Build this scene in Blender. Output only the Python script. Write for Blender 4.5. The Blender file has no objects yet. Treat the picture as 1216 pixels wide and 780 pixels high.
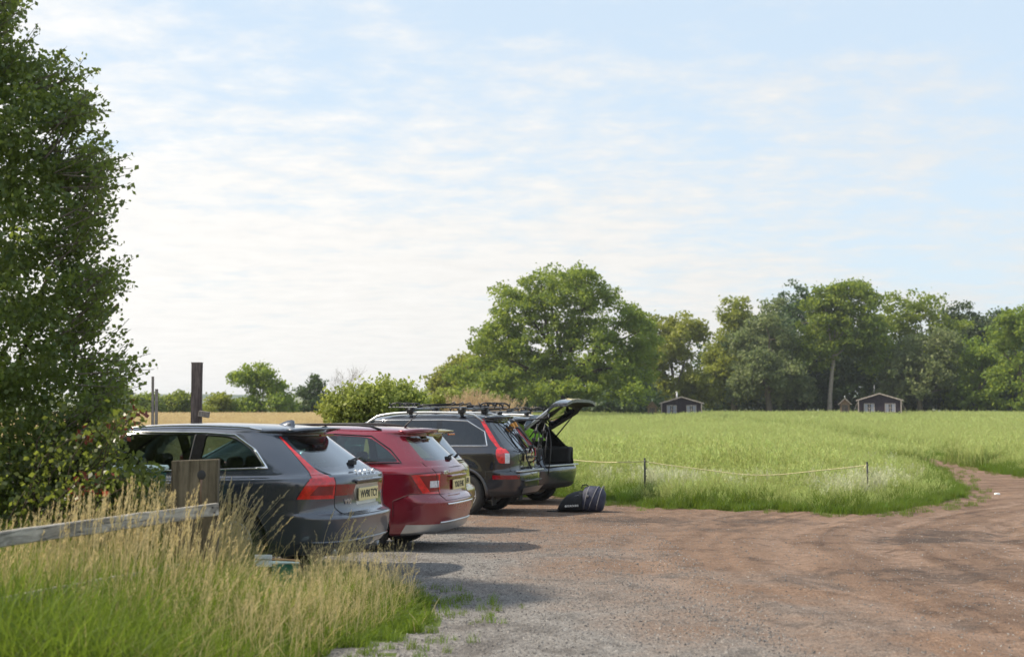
import bpy, bmesh, math, random
import numpy as np
from mathutils import Vector, Matrix
from mathutils.bvhtree import BVHTree
from mathutils.geometry import tessellate_polygon
SC = bpy.context.scene
COL = SC.collection
rad = math.radians
# ------------------------------------------------------------------ camera
F = 1689.0            # focal length in photograph pixels (1216 wide)
CAMZ = 1.66
PITCH = math.atan(102 / F)
cam_d = bpy.data.cameras.new("camera")
cam_d.sensor_width = 36.0
cam_d.lens = 36.0 * F / 1216
cam_d.clip_start = 0.1
cam_d.clip_end = 20000
cam_d.dof.use_dof = True
cam_d.dof.focus_distance = 19.0
cam_d.dof.aperture_fstop = 2.5
cam = bpy.data.objects.new("camera", cam_d)
COL.objects.link(cam)
cam.location = (0, 0, CAMZ)
cam.rotation_euler = (rad(90) + PITCH, 0, 0)
SC.camera = cam
# ------------------------------------------------------------------ light
SUN_AZ = -90.0        # degrees clockwise from +Y (negative = left)
SUN_EL = 49.0
world = bpy.data.worlds.new("World")
SC.world = world
world.use_nodes = True
wn, wl = world.node_tree.nodes, world.node_tree.links
for n in list(wn): wn.remove(n)
def W(t, **k):
    n = wn.new(t)
    for a, b in k.items(): setattr(n, a, b)
    return n
def wmath(op, a, b=None, c=None, clamp=False):
    n = W('ShaderNodeMath', operation=op, use_clamp=clamp)
    for i, v in enumerate((a, b, c)):
        if v is None: continue
        if isinstance(v, (int, float)): n.inputs[i].default_value = v
        else: wl.new(v, n.inputs[i])
    return n.outputs[0]
w_out = W('ShaderNodeOutputWorld'); w_bg = W('ShaderNodeBackground')
w_bg.inputs[1].default_value = 0.115
sky = W('ShaderNodeTexSky', sky_type='NISHITA', sun_disc=False)
sky.sun_elevation = rad(SUN_EL); sky.sun_rotation = rad(SUN_AZ)
sky.air_density = 1.0; sky.dust_density = 1.6; sky.ozone_density = 1.4
tc = W('ShaderNodeTexCoord'); sep = W('ShaderNodeSeparateXYZ'); wl.new(tc.outputs['Generated'], sep.inputs[0])
zz = wmath('MAXIMUM', sep.outputs[2], 0.0)
den = wmath('ADD', zz, 0.10)
cx = wmath('DIVIDE', sep.outputs[0], den); cy = wmath('DIVIDE', sep.outputs[1], den)
comb = W('ShaderNodeCombineXYZ'); wl.new(cx, comb.inputs[0]); wl.new(cy, comb.inputs[1])
def wnoise(scale, det, rough, off, dist=0.0):
    mp = W('ShaderNodeMapping'); wl.new(comb.outputs[0], mp.inputs[0]); mp.inputs['Location'].default_value = off
    n = W('ShaderNodeTexNoise'); wl.new(mp.outputs[0], n.inputs['Vector'])
    n.inputs['Scale'].default_value = scale; n.inputs['Detail'].default_value = det
    n.inputs['Roughness'].default_value = rough; n.inputs['Distortion'].default_value = dist
    return n.outputs[0]
big = wnoise(0.45, 4, 0.5, (3.1, 0.4, 0), 0.3)
fine = wnoise(2.1, 8, 0.55, (1.3, 7.7, 0), 0.2)
puff = wnoise(6.5, 7, 0.62, (4.3, 2.7, 0), 0.1)
# veil of high cloud: thick low down and towards the sun, breaking up above
sund = Vector((math.sin(rad(SUN_AZ)), math.cos(rad(SUN_AZ)), 0))
dot = W('ShaderNodeVectorMath', operation='DOT_PRODUCT'); wl.new(tc.outputs['Generated'], dot.inputs[0]); dot.inputs[1].default_value = sund
toward = wmath('MULTIPLY', dot.outputs['Value'], 0.95)
low = wmath('MULTIPLY_ADD', zz, -2.2, 0.88)
s = wmath('ADD', wmath('ADD', low, toward), wmath('MULTIPLY_ADD', big, 1.1, -0.55))
s = wmath('ADD', s, wmath('MULTIPLY_ADD', fine, 1.1, -0.55))
s = wmath('ADD', s, wmath('MULTIPLY_ADD', puff, 1.25, -0.625))
cov = W('ShaderNodeMapRange', interpolation_type='SMOOTHSTEP'); wl.new(s, cov.inputs[0])
cov.inputs[1].default_value = 0.02; cov.inputs[2].default_value = 0.85; cov.inputs[3].default_value = 0.0; cov.inputs[4].default_value = 0.93
# cloud brightness: brighter towards the sun, a little grey structure inside
cb = wmath('MULTIPLY_ADD', puff, 0.22, 0.90)
cb = wmath('MULTIPLY', cb, wmath('MULTIPLY_ADD', dot.outputs['Value'], 1.9, 6.15))
ccol = W('ShaderNodeVectorMath', operation='SCALE'); ccol.inputs[0].default_value = (1.0, 0.972, 0.930); wl.new(cb, ccol.inputs['Scale'])
# the thin veil whitens the blue in between
veil = W('ShaderNodeMix', data_type='RGBA'); veil.inputs['Factor'].default_value = 0.66
wl.new(sky.outputs[0], veil.inputs['A']); veil.inputs['B'].default_value = (5.35, 6.3, 7.1, 1)
mixc = W('ShaderNodeMix', data_type='RGBA')
wl.new(cov.outputs[0], mixc.inputs['Factor']); wl.new(veil.outputs['Result'], mixc.inputs['A']); wl.new(ccol.outputs[0], mixc.inputs['B'])
wl.new(mixc.outputs['Result'], w_bg.inputs[0]); wl.new(w_bg.outputs[0], w_out.inputs[0])
sun_d = bpy.data.lights.new("sun", 'SUN')
sun_d.energy = 4.7; sun_d.angle = rad(1.8); sun_d.color = (1.0, 0.89, 0.72)
sun = bpy.data.objects.new("sun", sun_d); COL.objects.link(sun)
sv = Vector((math.sin(rad(SUN_AZ)) * math.cos(rad(SUN_EL)), math.cos(rad(SUN_AZ)) * math.cos(rad(SUN_EL)), math.sin(rad(SUN_EL))))
sun.rotation_euler = (-sv).to_track_quat('-Z', 'Y').to_euler()
SC.view_settings.view_transform = 'Standard'; SC.view_settings.look = 'None'
SC.view_settings.gamma = 1.0; SC.view_settings.exposure = 0.45
SC.view_settings.use_curve_mapping = False
SC.render.engine = 'CYCLES'
SC.cycles.use_denoising = True
SC.cycles.max_bounces = 8; SC.cycles.transparent_max_bounces = 24; SC.cycles.volume_bounces = 0
SC.cycles.use_adaptive_sampling = True; SC.cycles.adaptive_threshold = 0.015
# ------------------------------------------------------------------ helpers
rng = np.random.default_rng(7)
random.seed(7)
def link(o):
    COL.objects.link(o); return o
def tag(o, label=None, cat=None, group=None, kind=None):
    if label: o['label'] = label
    if cat: o['category'] = cat
    if group: o['group'] = group
    if kind: o['kind'] = kind
    return o
def empty(name, loc=(0, 0, 0), rz=0.0, label=None, cat=None, group=None):
    o = link(bpy.data.objects.new(name, None)); o.empty_display_size = 0.2
    o.location = loc; o.rotation_euler = (0, 0, rz)
    return tag(o, label, cat, group)
def obj(name, me, mat=None, parent=None, label=None):
    """me: bmesh or mesh -> ONE mesh object"""
    if isinstance(me, bmesh.types.BMesh):
        m = bpy.data.meshes.new(name); me.to_mesh(m); me.free(); me = m
    if mat is not None and not me.materials: me.materials.append(mat)
    o = link(bpy.data.objects.new(name, me))
    if parent: o.parent = parent
    if label: o['label'] = label
    return o
def copy_tree(o, parent=None):
    c = o.copy(); COL.objects.link(c)
    if parent: c.parent = parent
    for ch in list(o.children): copy_tree(ch, c)
    return c
def mesh_np(name, V, Fc, mat=None, smooth=False, col=None, cname='tint', mat_idx=None):
    """V (n,3), Fc (m,k) all the same k"""
    V = np.asarray(V, dtype=np.float32); Fc = np.asarray(Fc, dtype=np.int32)
    me = bpy.data.meshes.new(name)
    me.vertices.add(len(V)); me.vertices.foreach_set('co', V.ravel())
    k = Fc.shape[1]
    me.loops.add(Fc.size); me.loops.foreach_set('vertex_index', Fc.ravel())
    me.polygons.add(len(Fc)); me.polygons.foreach_set('loop_start', np.arange(0, Fc.size, k, dtype=np.int32))
    if smooth: me.polygons.foreach_set('use_smooth', np.ones(len(Fc), dtype=bool))
    me.update(calc_edges=True)
    if col is not None:
        a = me.attributes.new(cname, 'FLOAT_VECTOR', 'POINT')
        a.data.foreach_set('vector', np.asarray(col, dtype=np.float32).ravel())
    if mat: me.materials.append(mat)
    return me
def bx(bm, lo, hi, rot=None, bev=0.0):
    c = [(a + b) / 2 for a, b in zip(lo, hi)]; s = [abs(b - a) for a, b in zip(lo, hi)]
    M = Matrix.Translation(c) @ (rot.to_4x4() if rot else Matrix.Identity(4)) @ Matrix.Diagonal((*s, 1))
    r = bmesh.ops.create_cube(bm, size=1, matrix=M)
    if bev > 0:
        es = list({e for v in r['verts'] for e in v.link_edges})
        bmesh.ops.bevel(bm, geom=es, offset=bev, segments=2, profile=0.5, affect='EDGES')
def tube(bm, pts, r, n=6, caps=True):
    pts = [Vector(p) for p in pts]
    rs = r if isinstance(r, (list, tuple, np.ndarray)) else [r] * len(pts)
    rings = []; up = None
    for i, p in enumerate(pts):
        a = pts[max(i - 1, 0)]; b = pts[min(i + 1, len(pts) - 1)]
        t = (b - a)
        if t.length < 1e-9: t = Vector((0, 0, 1))
        t.normalize()
        if up is None:
            up = Vector((0, 0, 1)) if abs(t.z) < 0.9 else Vector((1, 0, 0))
        s = t.cross(up)
        if s.length < 1e-5: s = t.cross(Vector((0.3, 1, 0.2)))
        s.normalize(); up = s.cross(t).normalized()
        rings.append([bm.verts.new(p + (s * math.cos(2 * math.pi * k / n) + up * math.sin(2 * math.pi * k / n)) * rs[i]) for k in range(n)])
    for A, B in zip(rings, rings[1:]):
        for k in range(n):
            f = bm.faces.new((A[k], A[(k + 1) % n], B[(k + 1) % n], B[k])); f.smooth = True
    if caps:
        bm.faces.new(rings[0][::-1]); bm.faces.new(rings[-1])
def lathe(bm, prof, n=24, axis='y', loc=(0, 0, 0)):
    """prof: (radius, offset along axis)"""
    rings = []
    for r, h in prof:
        ring = []
        for k in range(n):
            a = 2 * math.pi * k / n
            p = (r * math.cos(a), h, r * math.sin(a)) if axis == 'y' else (r * math.cos(a), r * math.sin(a), h)
            ring.append(bm.verts.new(Vector(p) + Vector(loc)))
        rings.append(ring)
    for A, B in zip(rings, rings[1:]):
        for k in range(n):
            f = bm.faces.new((A[k], A[(k + 1) % n], B[(k + 1) % n], B[k])); f.smooth = True
    return rings
def at(px, py, d):
    """photograph pixel -> point at depth y = d"""
    cp, sp = math.cos(PITCH), math.sin(PITCH)
    rx, ru, rf = (px - 608) / F, (390 - py) / F, 1.0
    vy = rf * cp - ru * sp; vz = rf * sp + ru * cp
    k = d / vy
    return Vector((rx * k, d, CAMZ + vz * k))
def sstep(a, b, x):
    t = np.clip((np.asarray(x, float) - a) / (b - a), 0, 1); return t * t * (3 - 2 * t)
# ------------------------------------------------------------------ materials
MATS = {}
def newmat(name):
    m = bpy.data.materials.new(name); m.use_nodes = True
    nt = m.node_tree; b = nt.nodes['Principled BSDF']
    MATS[name] = m
    return m, nt, b
def nn(nt, t, **k):
    n = nt.nodes.new(t)
    for a, b in k.items(): setattr(n, a, b)
    return n
def noise_node(nt, scale, detail=4, rough=0.5, coord='Object', dist=0.0, mapscale=None):
    tcn = nn(nt, 'ShaderNodeTexCoord'); n = nn(nt, 'ShaderNodeTexNoise')
    src = tcn.outputs[coord]
    if mapscale:
        mp = nn(nt, 'ShaderNodeMapping'); mp.inputs['Scale'].default_value = mapscale
        nt.links.new(src, mp.inputs[0]); src = mp.outputs[0]
    nt.links.new(src, n.inputs['Vector'])
    n.inputs['Scale'].default_value = scale; n.inputs['Detail'].default_value = detail
    n.inputs['Roughness'].default_value = rough; n.inputs['Distortion'].default_value = dist
    return n
def ramp(nt, src, stops, interp='LINEAR'):
    r = nn(nt, 'ShaderNodeValToRGB'); r.color_ramp.interpolation = interp
    while len(r.color_ramp.elements) > 1: r.color_ramp.elements.remove(r.color_ramp.elements[-1])
    for i, (p, c) in enumerate(stops):
        e = r.color_ramp.elements[0] if i == 0 else r.color_ramp.elements.new(p)
        e.position = p; e.color = c if len(c) == 4 else (*c, 1)
    nt.links.new(src, r.inputs[0])
    return r.outputs[0]
def mixrgb(nt, f, a, b, blend='MIX'):
    m = nn(nt, 'ShaderNodeMix', data_type='RGBA', blend_type=blend)
    for s, v in (('Factor', f), ('A', a), ('B', b)):
        if isinstance(v, (int, float)): m.inputs[s].default_value = v
        elif isinstance(v, (tuple, list)): m.inputs[s].default_value = v if len(v) == 4 else (*v, 1)
        else: nt.links.new(v, m.inputs[s])
    return m.outputs['Result']
def bump(nt, b, h, strength=0.3, dist=0.02):
    n = nn(nt, 'ShaderNodeBump'); n.inputs['Strength'].default_value = strength; n.inputs['Distance'].default_value = dist
    nt.links.new(h, n.inputs['Height']); nt.links.new(n.outputs[0], b.inputs['Normal'])
def pmat(name, col, rough=0.5, metal=0.0, coat=0.0, var=0.0, vscale=8.0, bmp=0.0, bscale=60.0, spec=0.5, emit=None):
    """procedural principled material with slight noise in colour, roughness and relief"""
    if name in MATS: return MATS[name]
    m, nt, b = newmat(name)
    b.inputs['Roughness'].default_value = rough; b.inputs['Metallic'].default_value = metal
    b.inputs['Coat Weight'].default_value = coat; b.inputs['Coat Roughness'].default_value = 0.03
    b.inputs['Specular IOR Level'].default_value = spec
    n = noise_node(nt, vscale, 5, 0.6)
    c2 = tuple(max(0, c * (1 - var)) for c in col); c1 = tuple(min(1, c * (1 + var)) for c in col)
    nt.links.new(ramp(nt, n.outputs[0], [(0.3, c2), (0.7, c1)]), b.inputs['Base Color'])
    if bmp > 0:
        n2 = noise_node(nt, bscale, 4, 0.6); bump(nt, b, n2.outputs[0], bmp, 0.01)
    return m
def leafmat(name, c_dark, c_light, trans=0.35, tcol=None, rough=0.55, spec=0.35, hv=.015, vv=.15):
    """two sided leaf: diffuse + translucent, colour driven by the per leaf 'tint' attribute"""
    m, nt, b = newmat(name)
    at_ = nn(nt, 'ShaderNodeAttribute', attribute_name='tint')
    sp = nn(nt, 'ShaderNodeSeparateXYZ'); nt.links.new(at_.outputs['Vector'], sp.inputs[0])
    base = mixrgb(nt, sp.outputs[0], c_dark, c_light)
    oi = nn(nt, 'ShaderNodeObjectInfo')
    hs = nn(nt, 'ShaderNodeHueSaturation')
    mr = nn(nt, 'ShaderNodeMapRange'); nt.links.new(oi.outputs['Random'], mr.inputs[0])
    mr.inputs[3].default_value = 0.5 - hv; mr.inputs[4].default_value = 0.5 + hv
    nt.links.new(mr.outputs[0], hs.inputs['Hue'])
    mv = nn(nt, 'ShaderNodeMapRange'); nt.links.new(oi.outputs['Random'], mv.inputs[0])
    mv.inputs[3].default_value = 1 - vv; mv.inputs[4].default_value = 1 + vv
    nt.links.new(mv.outputs[0], hs.inputs['Value']); nt.links.new(base, hs.inputs['Color'])
    b.inputs['Roughness'].default_value = rough; b.inputs['Specular IOR Level'].default_value = spec
    nt.links.new(hs.outputs[0], b.inputs['Base Color'])
    tr = nn(nt, 'ShaderNodeBsdfTranslucent')
    tcl = mixrgb(nt, 0.5, hs.outputs[0], tcol or tuple(min(1, c * 1.6) for c in c_light))
    nt.links.new(tcl, tr.inputs[0])
    ms = nn(nt, 'ShaderNodeMixShader'); ms.inputs[0].default_value = trans
    nt.links.new(b.outputs[0], ms.inputs[1]); nt.links.new(tr.outputs[0], ms.inputs[2])
    nt.links.new(ms.outputs[0], nt.nodes['Material Output'].inputs['Surface'])
    return m
# ================================================================== terrain
def hgt(x, y):
    x = np.asarray(x, float); y = np.asarray(y, float)
    h = 1.25 * sstep(34, 200, y)
    right = sstep(-6, 2, x)
    h = h * (0.97 + 0.03 * right)
    h = h + .10 - .16 * sstep(14.5, 24.0, y)
    return h
def in_poly(px, py, poly):
    px = np.asarray(px); py = np.asarray(py); r = np.zeros(px.shape, bool); n = len(poly)
    for i in range(n):
        x1, y1 = poly[i]; x2, y2 = poly[(i + 1) % n]
        if y1 == y2: continue
        c = ((y1 > py) != (y2 > py)) & (px < (x2 - x1) * (py - y1) / (y2 - y1) + x1)
        r ^= c
    return r
BANK = [(-.62, 12.7), (-.85, 11.2), (-1.1, 9.9), (-1.35, 8.6), (-1.5, 5), (-1.5, 1), (-25, 1), (-25, 22), (-9, 18.5), (-6.6, 16.0), (-4.2, 15.15), (-2.6, 14.6), (-1.7, 14.0), (-1.1, 13.4)]
BANK = [(x_ * .935, y_ * .935) for x_, y_ in BANK[:4]] + BANK[4:8] + [(x_ * .935, y_ * .935) for x_, y_ in BANK[8:]]
FIELD_EDGE = [(-14, 25.6), (-6, 26.4), (0.6, 29.0), (1.5, 28.4), (1.95, 26.6), (2.2, 25.8), (2.9, 25.3), (4.3, 24.9), (5.2, 23.9), (6.0, 23.9), (6.6, 24.6), (7.5, 26.0), (8.9, 28.6), (9.7, 31.0), (10.8, 35.5), (12.6, 43), (13.6, 50), (15.0, 60)]
FIELD_EDGE = [(x_ * 1.036, y_ * 1.036) for x_, y_ in FIELD_EDGE]
FIELD = FIELD_EDGE + [(16.5, 58), (15.6, 50), (15.0, 46), (14.3, 42), (14.4, 38.2), (19, 34), (29, 30), (60, 28), (400, 28), (400, 400), (-400, 400), (-400, 25.0), (-30, 25.0)]
def wob(x, y):
    return 0.16 * np.sin(x * 3.1 + y * 1.3) + 0.11 * np.sin(x * 7.3 - y * 5.1 + 1) + 0.07 * np.sin(13 * x + 11 * y)
def is_grass(x, y):
    w = wob(x, y)
    return in_poly(x + w, y - w, BANK) | in_poly(x + w, y + w, FIELD)
def lumps(x, y):
    """shallow ruts and pot holes of the car park"""
    r = 0.012 * np.sin(x * 2.1 + 1.3 * np.sin(y * 0.9)) * np.sin(y * 1.7 + 0.6)
    r += 0.006 * np.sin(x * 6.1 + y * 2.3) * np.sin(y * 5.2 - x * 1.1)
    # wheel ruts sweeping round from the track to the lower right
    for cx_, cy_, R0 in ((24, 14, 18.3), (24, 14, 19.8), (24.6, 14, 21.6), (24, 15, 22.6)):
        d = np.hypot(x - cx_, y - cy_) - R0 + .12 * np.sin(y * .7)
        r -= 0.022 * np.exp(-(d / 0.22) ** 2) - 0.012 * np.exp(-((np.abs(d) - 0.42) / 0.16) ** 2)
    for hx, hy, hr in ((5.2, 18.4, .45), (5.9, 19.8, .5), (4.4, 14.2, .5), (3.2, 21.8, .5), (1.2, 20.2, .5)):
        r -= 0.03 * np.exp(-(((x - hx) / hr) ** 2 + ((y - hy) / (hr * .8)) ** 2))
    return r * sstep(60, 30, y)
# graded grid
def graded(lo, hi, step, far, g=1.13):
    a = list(np.arange(lo, hi + 1e-6, step)); s = step
    while a[-1] < far[1]: s *= g; a.append(a[-1] + s)
    s = step; b = [lo]
    while b[-1] > far[0]: s *= g; b.append(b[-1] - s)
    return np.array(b[:0:-1] + a)
gx = graded(-9, 16, 0.11, (-2700, 2700)); gy = graded(5, 40, 0.11, (-150, 2900))
GX, GY = np.meshgrid(gx, gy)
nx, ny = len(gx), len(gy)
cxm, cym = (gx[:-1] + gx[1:]) / 2, (gy[:-1] + gy[1:]) / 2
CX, CY = np.meshgrid(cxm, cym)
gm = is_grass(CX, CY) | (CY > 62) | (CX < -24)
HZ = hgt(GX, GY)
gv = is_grass(GX, GY) | (GY > 62)
HZ = HZ + np.where(gv, 0.0, lumps(GX, GY)) + np.where(gv & (GY < 60), 0.015 * np.sin(GX * 4) * np.sin(GY * 3.3), 0)
V = np.stack([GX.ravel(), GY.ravel(), HZ.ravel()], 1)
ii = np.arange((nx - 1) * (ny - 1)); r_, c_ = ii // (nx - 1), ii % (nx - 1)
Q = np.stack([r_ * nx + c_, r_ * nx + c_ + 1, (r_ + 1) * nx + c_ + 1, (r_ + 1) * nx + c_], 1)
def sub(mask):
    q = Q[mask.ravel()]; u, inv = np.unique(q, return_inverse=True)
    return V[u], inv.reshape(q.shape)
# gravel and dirt
m, nt, b = newmat('gravel_dirt')
geo = nn(nt, 'ShaderNodeTexCoord')
sp = nn(nt, 'ShaderNodeSeparateXYZ'); nt.links.new(geo.outputs['Object'], sp.inputs[0])
n1 = noise_node(nt, 0.55, 5, 0.55, dist=0.6)
n2 = noise_node(nt, 2.6, 6, 0.65, mapscale=(1, 0.7, 1), dist=0.4)
n3 = noise_node(nt, 42, 4, 0.8)
n4 = noise_node(nt, 9, 5, 0.7)
vor = nn(nt, 'ShaderNodeTexVoronoi'); nt.links.new(geo.outputs['Object'], vor.inputs['Vector']); vor.inputs['Scale'].default_value = 34
# grey crushed stone lies near and to the left, red brown dirt where the wheels run
def m_(op, a, b_=None, c=None, clamp=False):
    n = nn(nt, 'ShaderNodeMath', operation=op, use_clamp=clamp)
    for i, v in enumerate((a, b_, c)):
        if v is None: continue
        if isinstance(v, (int, float)): n.inputs[i].default_value = v
        else: nt.links.new(v, n.inputs[i])
    return n.outputs[0]
side = m_('MULTIPLY_ADD', sp.outputs[0], 0.38, -0.12)
farr = m_('MULTIPLY_ADD', sp.outputs[1], 0.085, -1.35)
dirt = m_('ADD', m_('ADD', side, farr), m_('MULTIPLY_ADD', n1.outputs[0], 2.4, -0.75))
dirt = m_('ADD', dirt, m_('MULTIPLY_ADD', n2.outputs[0], 1.0, -0.5), clamp=True)
stone = ramp(nt, n3.outputs[0], [(0.28, (0.068, 0.062, 0.058)), (0.48, (0.185, 0.173, 0.163)), (0.62, (0.30, 0.282, 0.265)), (0.80, (0.48, 0.455, 0.43))])
soil = ramp(nt, n3.outputs[0], [(0.25, (0.078, 0.048, 0.034)), (0.5, (0.182, 0.116, 0.080)), (0.7, (0.280, 0.202, 0.148)), (0.87, (0.44, 0.37, 0.30))])
colr = mixrgb(nt, dirt, stone, soil)
# tracks: streaks along circles round a centre off to the right
mp = nn(nt, 'ShaderNodeMapping'); nt.links.new(geo.outputs['Object'], mp.inputs[0]); mp.inputs['Location'].default_value = (-24, -14, 0); mp.inputs['Scale'].default_value = (1, 1, 0)
gl = nn(nt, 'ShaderNodeVectorMath', operation='LENGTH'); nt.links.new(mp.outputs[0], gl.inputs[0])
cb2 = nn(nt, 'ShaderNodeCombineXYZ'); nt.links.new(m_('MULTIPLY', gl.outputs['Value'], 3.2), cb2.inputs[0]); nt.links.new(m_('MULTIPLY', n1.outputs[0], 2.2), cb2.inputs[1])
ns = nn(nt, 'ShaderNodeTexNoise'); nt.links.new(cb2.outputs[0], ns.inputs['Vector']); ns.inputs['Scale'].default_value = 1.2; ns.inputs['Detail'].default_value = 5
trk = ramp(nt, ns.outputs[0], [(0.34, (0.66, 0.63, 0.61)), (0.5, (1, 1, 1)), (0.66, (1.28, 1.26, 1.22))])
trm = m_('MULTIPLY', m_('MULTIPLY_ADD', sp.outputs[0], 0.28, -0.25, clamp=True), 1.0)
colr = mixrgb(nt, trm, colr, mixrgb(nt, 1.0, colr, trk, 'MULTIPLY'))
for (qx, qy, R0, wd, cc, ff) in ((24, 14, 18.3, .36, (.30, .21, .16), .6), (24, 14, 19.8, .34, (.31, .22, .17), .65), (24, 14, 19.05, .30, (.075, .048, .036), .6), (24.6, 14, 21.6, .34, (.28, .20, .155), .5), (24.3, 14, 20.7, .34, (.08, .052, .040), .55), (24, 15, 22.6, .36, (.27, .195, .15), .45), (24, 14, 17.4, .5, (.09, .055, .040), .5)):
    mq = nn(nt, 'ShaderNodeMapping'); nt.links.new(geo.outputs['Object'], mq.inputs[0]); mq.inputs['Location'].default_value = (-qx, -qy, 0); mq.inputs['Scale'].default_value = (1, 1, 0)
    lq = nn(nt, 'ShaderNodeVectorMath', operation='LENGTH'); nt.links.new(mq.outputs[0], lq.inputs[0])
    dq = m_('ABSOLUTE', m_('ADD', m_('SUBTRACT', lq.outputs['Value'], R0), m_('MULTIPLY_ADD', n1.outputs[0], 1.6, -.8)))
    fq = nn(nt, 'ShaderNodeMapRange', interpolation_type='SMOOTHSTEP'); nt.links.new(dq, fq.inputs[0]); fq.inputs[1].default_value = wd; fq.inputs[2].default_value = wd * .3; fq.inputs[3].default_value = 0; fq.inputs[4].default_value = ff * .8
    fq2 = m_('MULTIPLY', fq.outputs[0], m_('MULTIPLY_ADD', n4.outputs[0], 2.2, -.45, clamp=True))
    colr = mixrgb(nt, fq2, colr, cc)
# damp dark patches
dm = m_('ADD', m_('MULTIPLY', n2.outputs[0], 0.75), m_('MULTIPLY', n1.outputs[0], 0.25))
damp = ramp(nt, dm, [(0.40, (0.40, 0.37, 0.36)), (0.475, (1, 1, 1))])
colr = mixrgb(nt, 0.6, colr, damp, 'MULTIPLY')
for (qx, qy, qr, qs) in ((5.5, 18.7, .62, .85), (4.4, 14.1, .75, .7), (6.2, 20.2, .7, .7), (2.0, 23.2, .6, .8), (4.0, 23.0, .7, .7), (3.0, 21.0, .8, .5), (4.9, 11.0, .6, .5)):
    mpp = nn(nt, 'ShaderNodeMapping'); nt.links.new(geo.outputs['Object'], mpp.inputs[0]); mpp.inputs['Location'].default_value = (-qx * qr, -qy * qr * 1.1, 0); mpp.inputs['Scale'].default_value = (qr, qr * 1.1, 0)
    ln = nn(nt, 'ShaderNodeVectorMath', operation='LENGTH'); nt.links.new(mpp.outputs[0], ln.inputs[0])
    v = m_('ADD', ln.outputs['Value'], m_('MULTIPLY_ADD', n2.outputs[0], 1.8, -.9))
    v = m_('ADD', v, m_('MULTIPLY_ADD', n4.outputs[0], 1.2, -0.6))
    f = nn(nt, 'ShaderNodeMapRange'); nt.links.new(v, f.inputs[0]); f.inputs[1].default_value = 0.85; f.inputs[2].default_value = 0.1; f.inputs[3].default_value = 0; f.inputs[4].default_value = qs
    colr = mixrgb(nt, f.outputs[0], colr, (0.055, 0.042, 0.036), 'MIX')
pale = ramp(nt, n4.outputs[0], [(0.3, (0.78, 0.77, 0.76)), (0.7, (1.22, 1.22, 1.22))])
colr = mixrgb(nt, 0.8, colr, pale, 'MULTIPLY')
nt.links.new(colr, b.inputs['Base Color']); b.inputs['Roughness'].default_value = 0.93; b.inputs['Specular IOR Level'].default_value = 0.25
hh = m_('ADD', m_('MULTIPLY', n3.outputs[0], 1.0), m_('ADD', m_('MULTIPLY', n4.outputs[0], 2.0), m_('MULTIPLY', vor.outputs['Distance'], -0.6)))
bump(nt, b, hh, 0.8, 0.022)
Vv, Qq = sub(~gm)
o = obj('gravel_car_park', mesh_np('gravel_car_park', Vv, Qq, MATS['gravel_dirt'], smooth=True)); tag(o, kind='structure')
# field soil / thatch under the grass
m, nt, b = newmat('field_soil')
n1 = noise_node(nt, 0.05, 5, 0.6); n2 = noise_node(nt, 3.0, 5, 0.7); n3 = noise_node(nt, 30, 3, 0.7)
c = ramp(nt, n1.outputs[0], [(0.35, (0.10, 0.15, 0.035)), (0.6, (0.17, 0.23, 0.05))])
c = mixrgb(nt, 0.6, c, ramp(nt, n2.outputs[0], [(0.3, (0.045, 0.06, 0.02)), (0.7, (0.17, 0.20, 0.06))]))
c = mixrgb(nt, 0.5, c, ramp(nt, n3.outputs[0], [(0.3, (0.4, 0.4, 0.4)), (0.7, (1.3, 1.3, 1.3))]), 'MULTIPLY')
nt.links.new(c, b.inputs['Base Color']); b.inputs['Roughness'].default_value = 0.95; b.inputs['Specular IOR Level'].default_value = 0.1
bump(nt, b, n3.outputs[0], 0.8, 0.05)
Vv, Qq = sub(gm)
o = obj('ground', mesh_np('ground', Vv, Qq, MATS['field_soil'], smooth=True)); tag(o, kind='structure')
# ------------------------------------------------------------------ distant hills
m, nt, b = newmat('far_hills')
n1 = noise_node(nt, 0.004, 6, 0.6); n2 = noise_node(nt, 0.02, 4, 0.6)
c = ramp(nt, n1.outputs[0], [(0.35, (0.045, 0.075, 0.04)), (0.5, (0.16, 0.17, 0.08)), (0.65, (0.07, 0.11, 0.05))])
nt.links.new(c, b.inputs['Base Color']); b.inputs['Roughness'].default_value = 1; b.inputs['Specular IOR Level'].default_value = 0
xs = np.linspace(-2200, 2200, 181); ys = np.linspace(1500, 2400, 30)
HX, HY = np.meshgrid(xs, ys)
prof = 33.5 + 2.0 * np.sin(xs / 310.0 + 1) + 1.2 * np.sin(xs / 133.0) + .5 * np.sin(xs / 41.0)
HH = prof[None, :] * np.sin(np.clip((HY - 1500) / 900, 0, 1) * np.pi) ** 0.8 - 4
V2 = np.stack([HX.ravel(), HY.ravel(), HH.ravel()], 1)
n_, k_ = 181, 30
ii = np.arange((n_ - 1) * (k_ - 1)); r_, c_ = ii // (n_ - 1), ii % (n_ - 1)
o = obj('hills', mesh_np('hills', V2, np.stack([r_ * n_ + c_, r_ * n_ + c_ + 1, (r_ + 1) * n_ + c_ + 1, (r_ + 1) * n_ + c_], 1), m, smooth=True)); tag(o, kind='structure')
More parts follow.
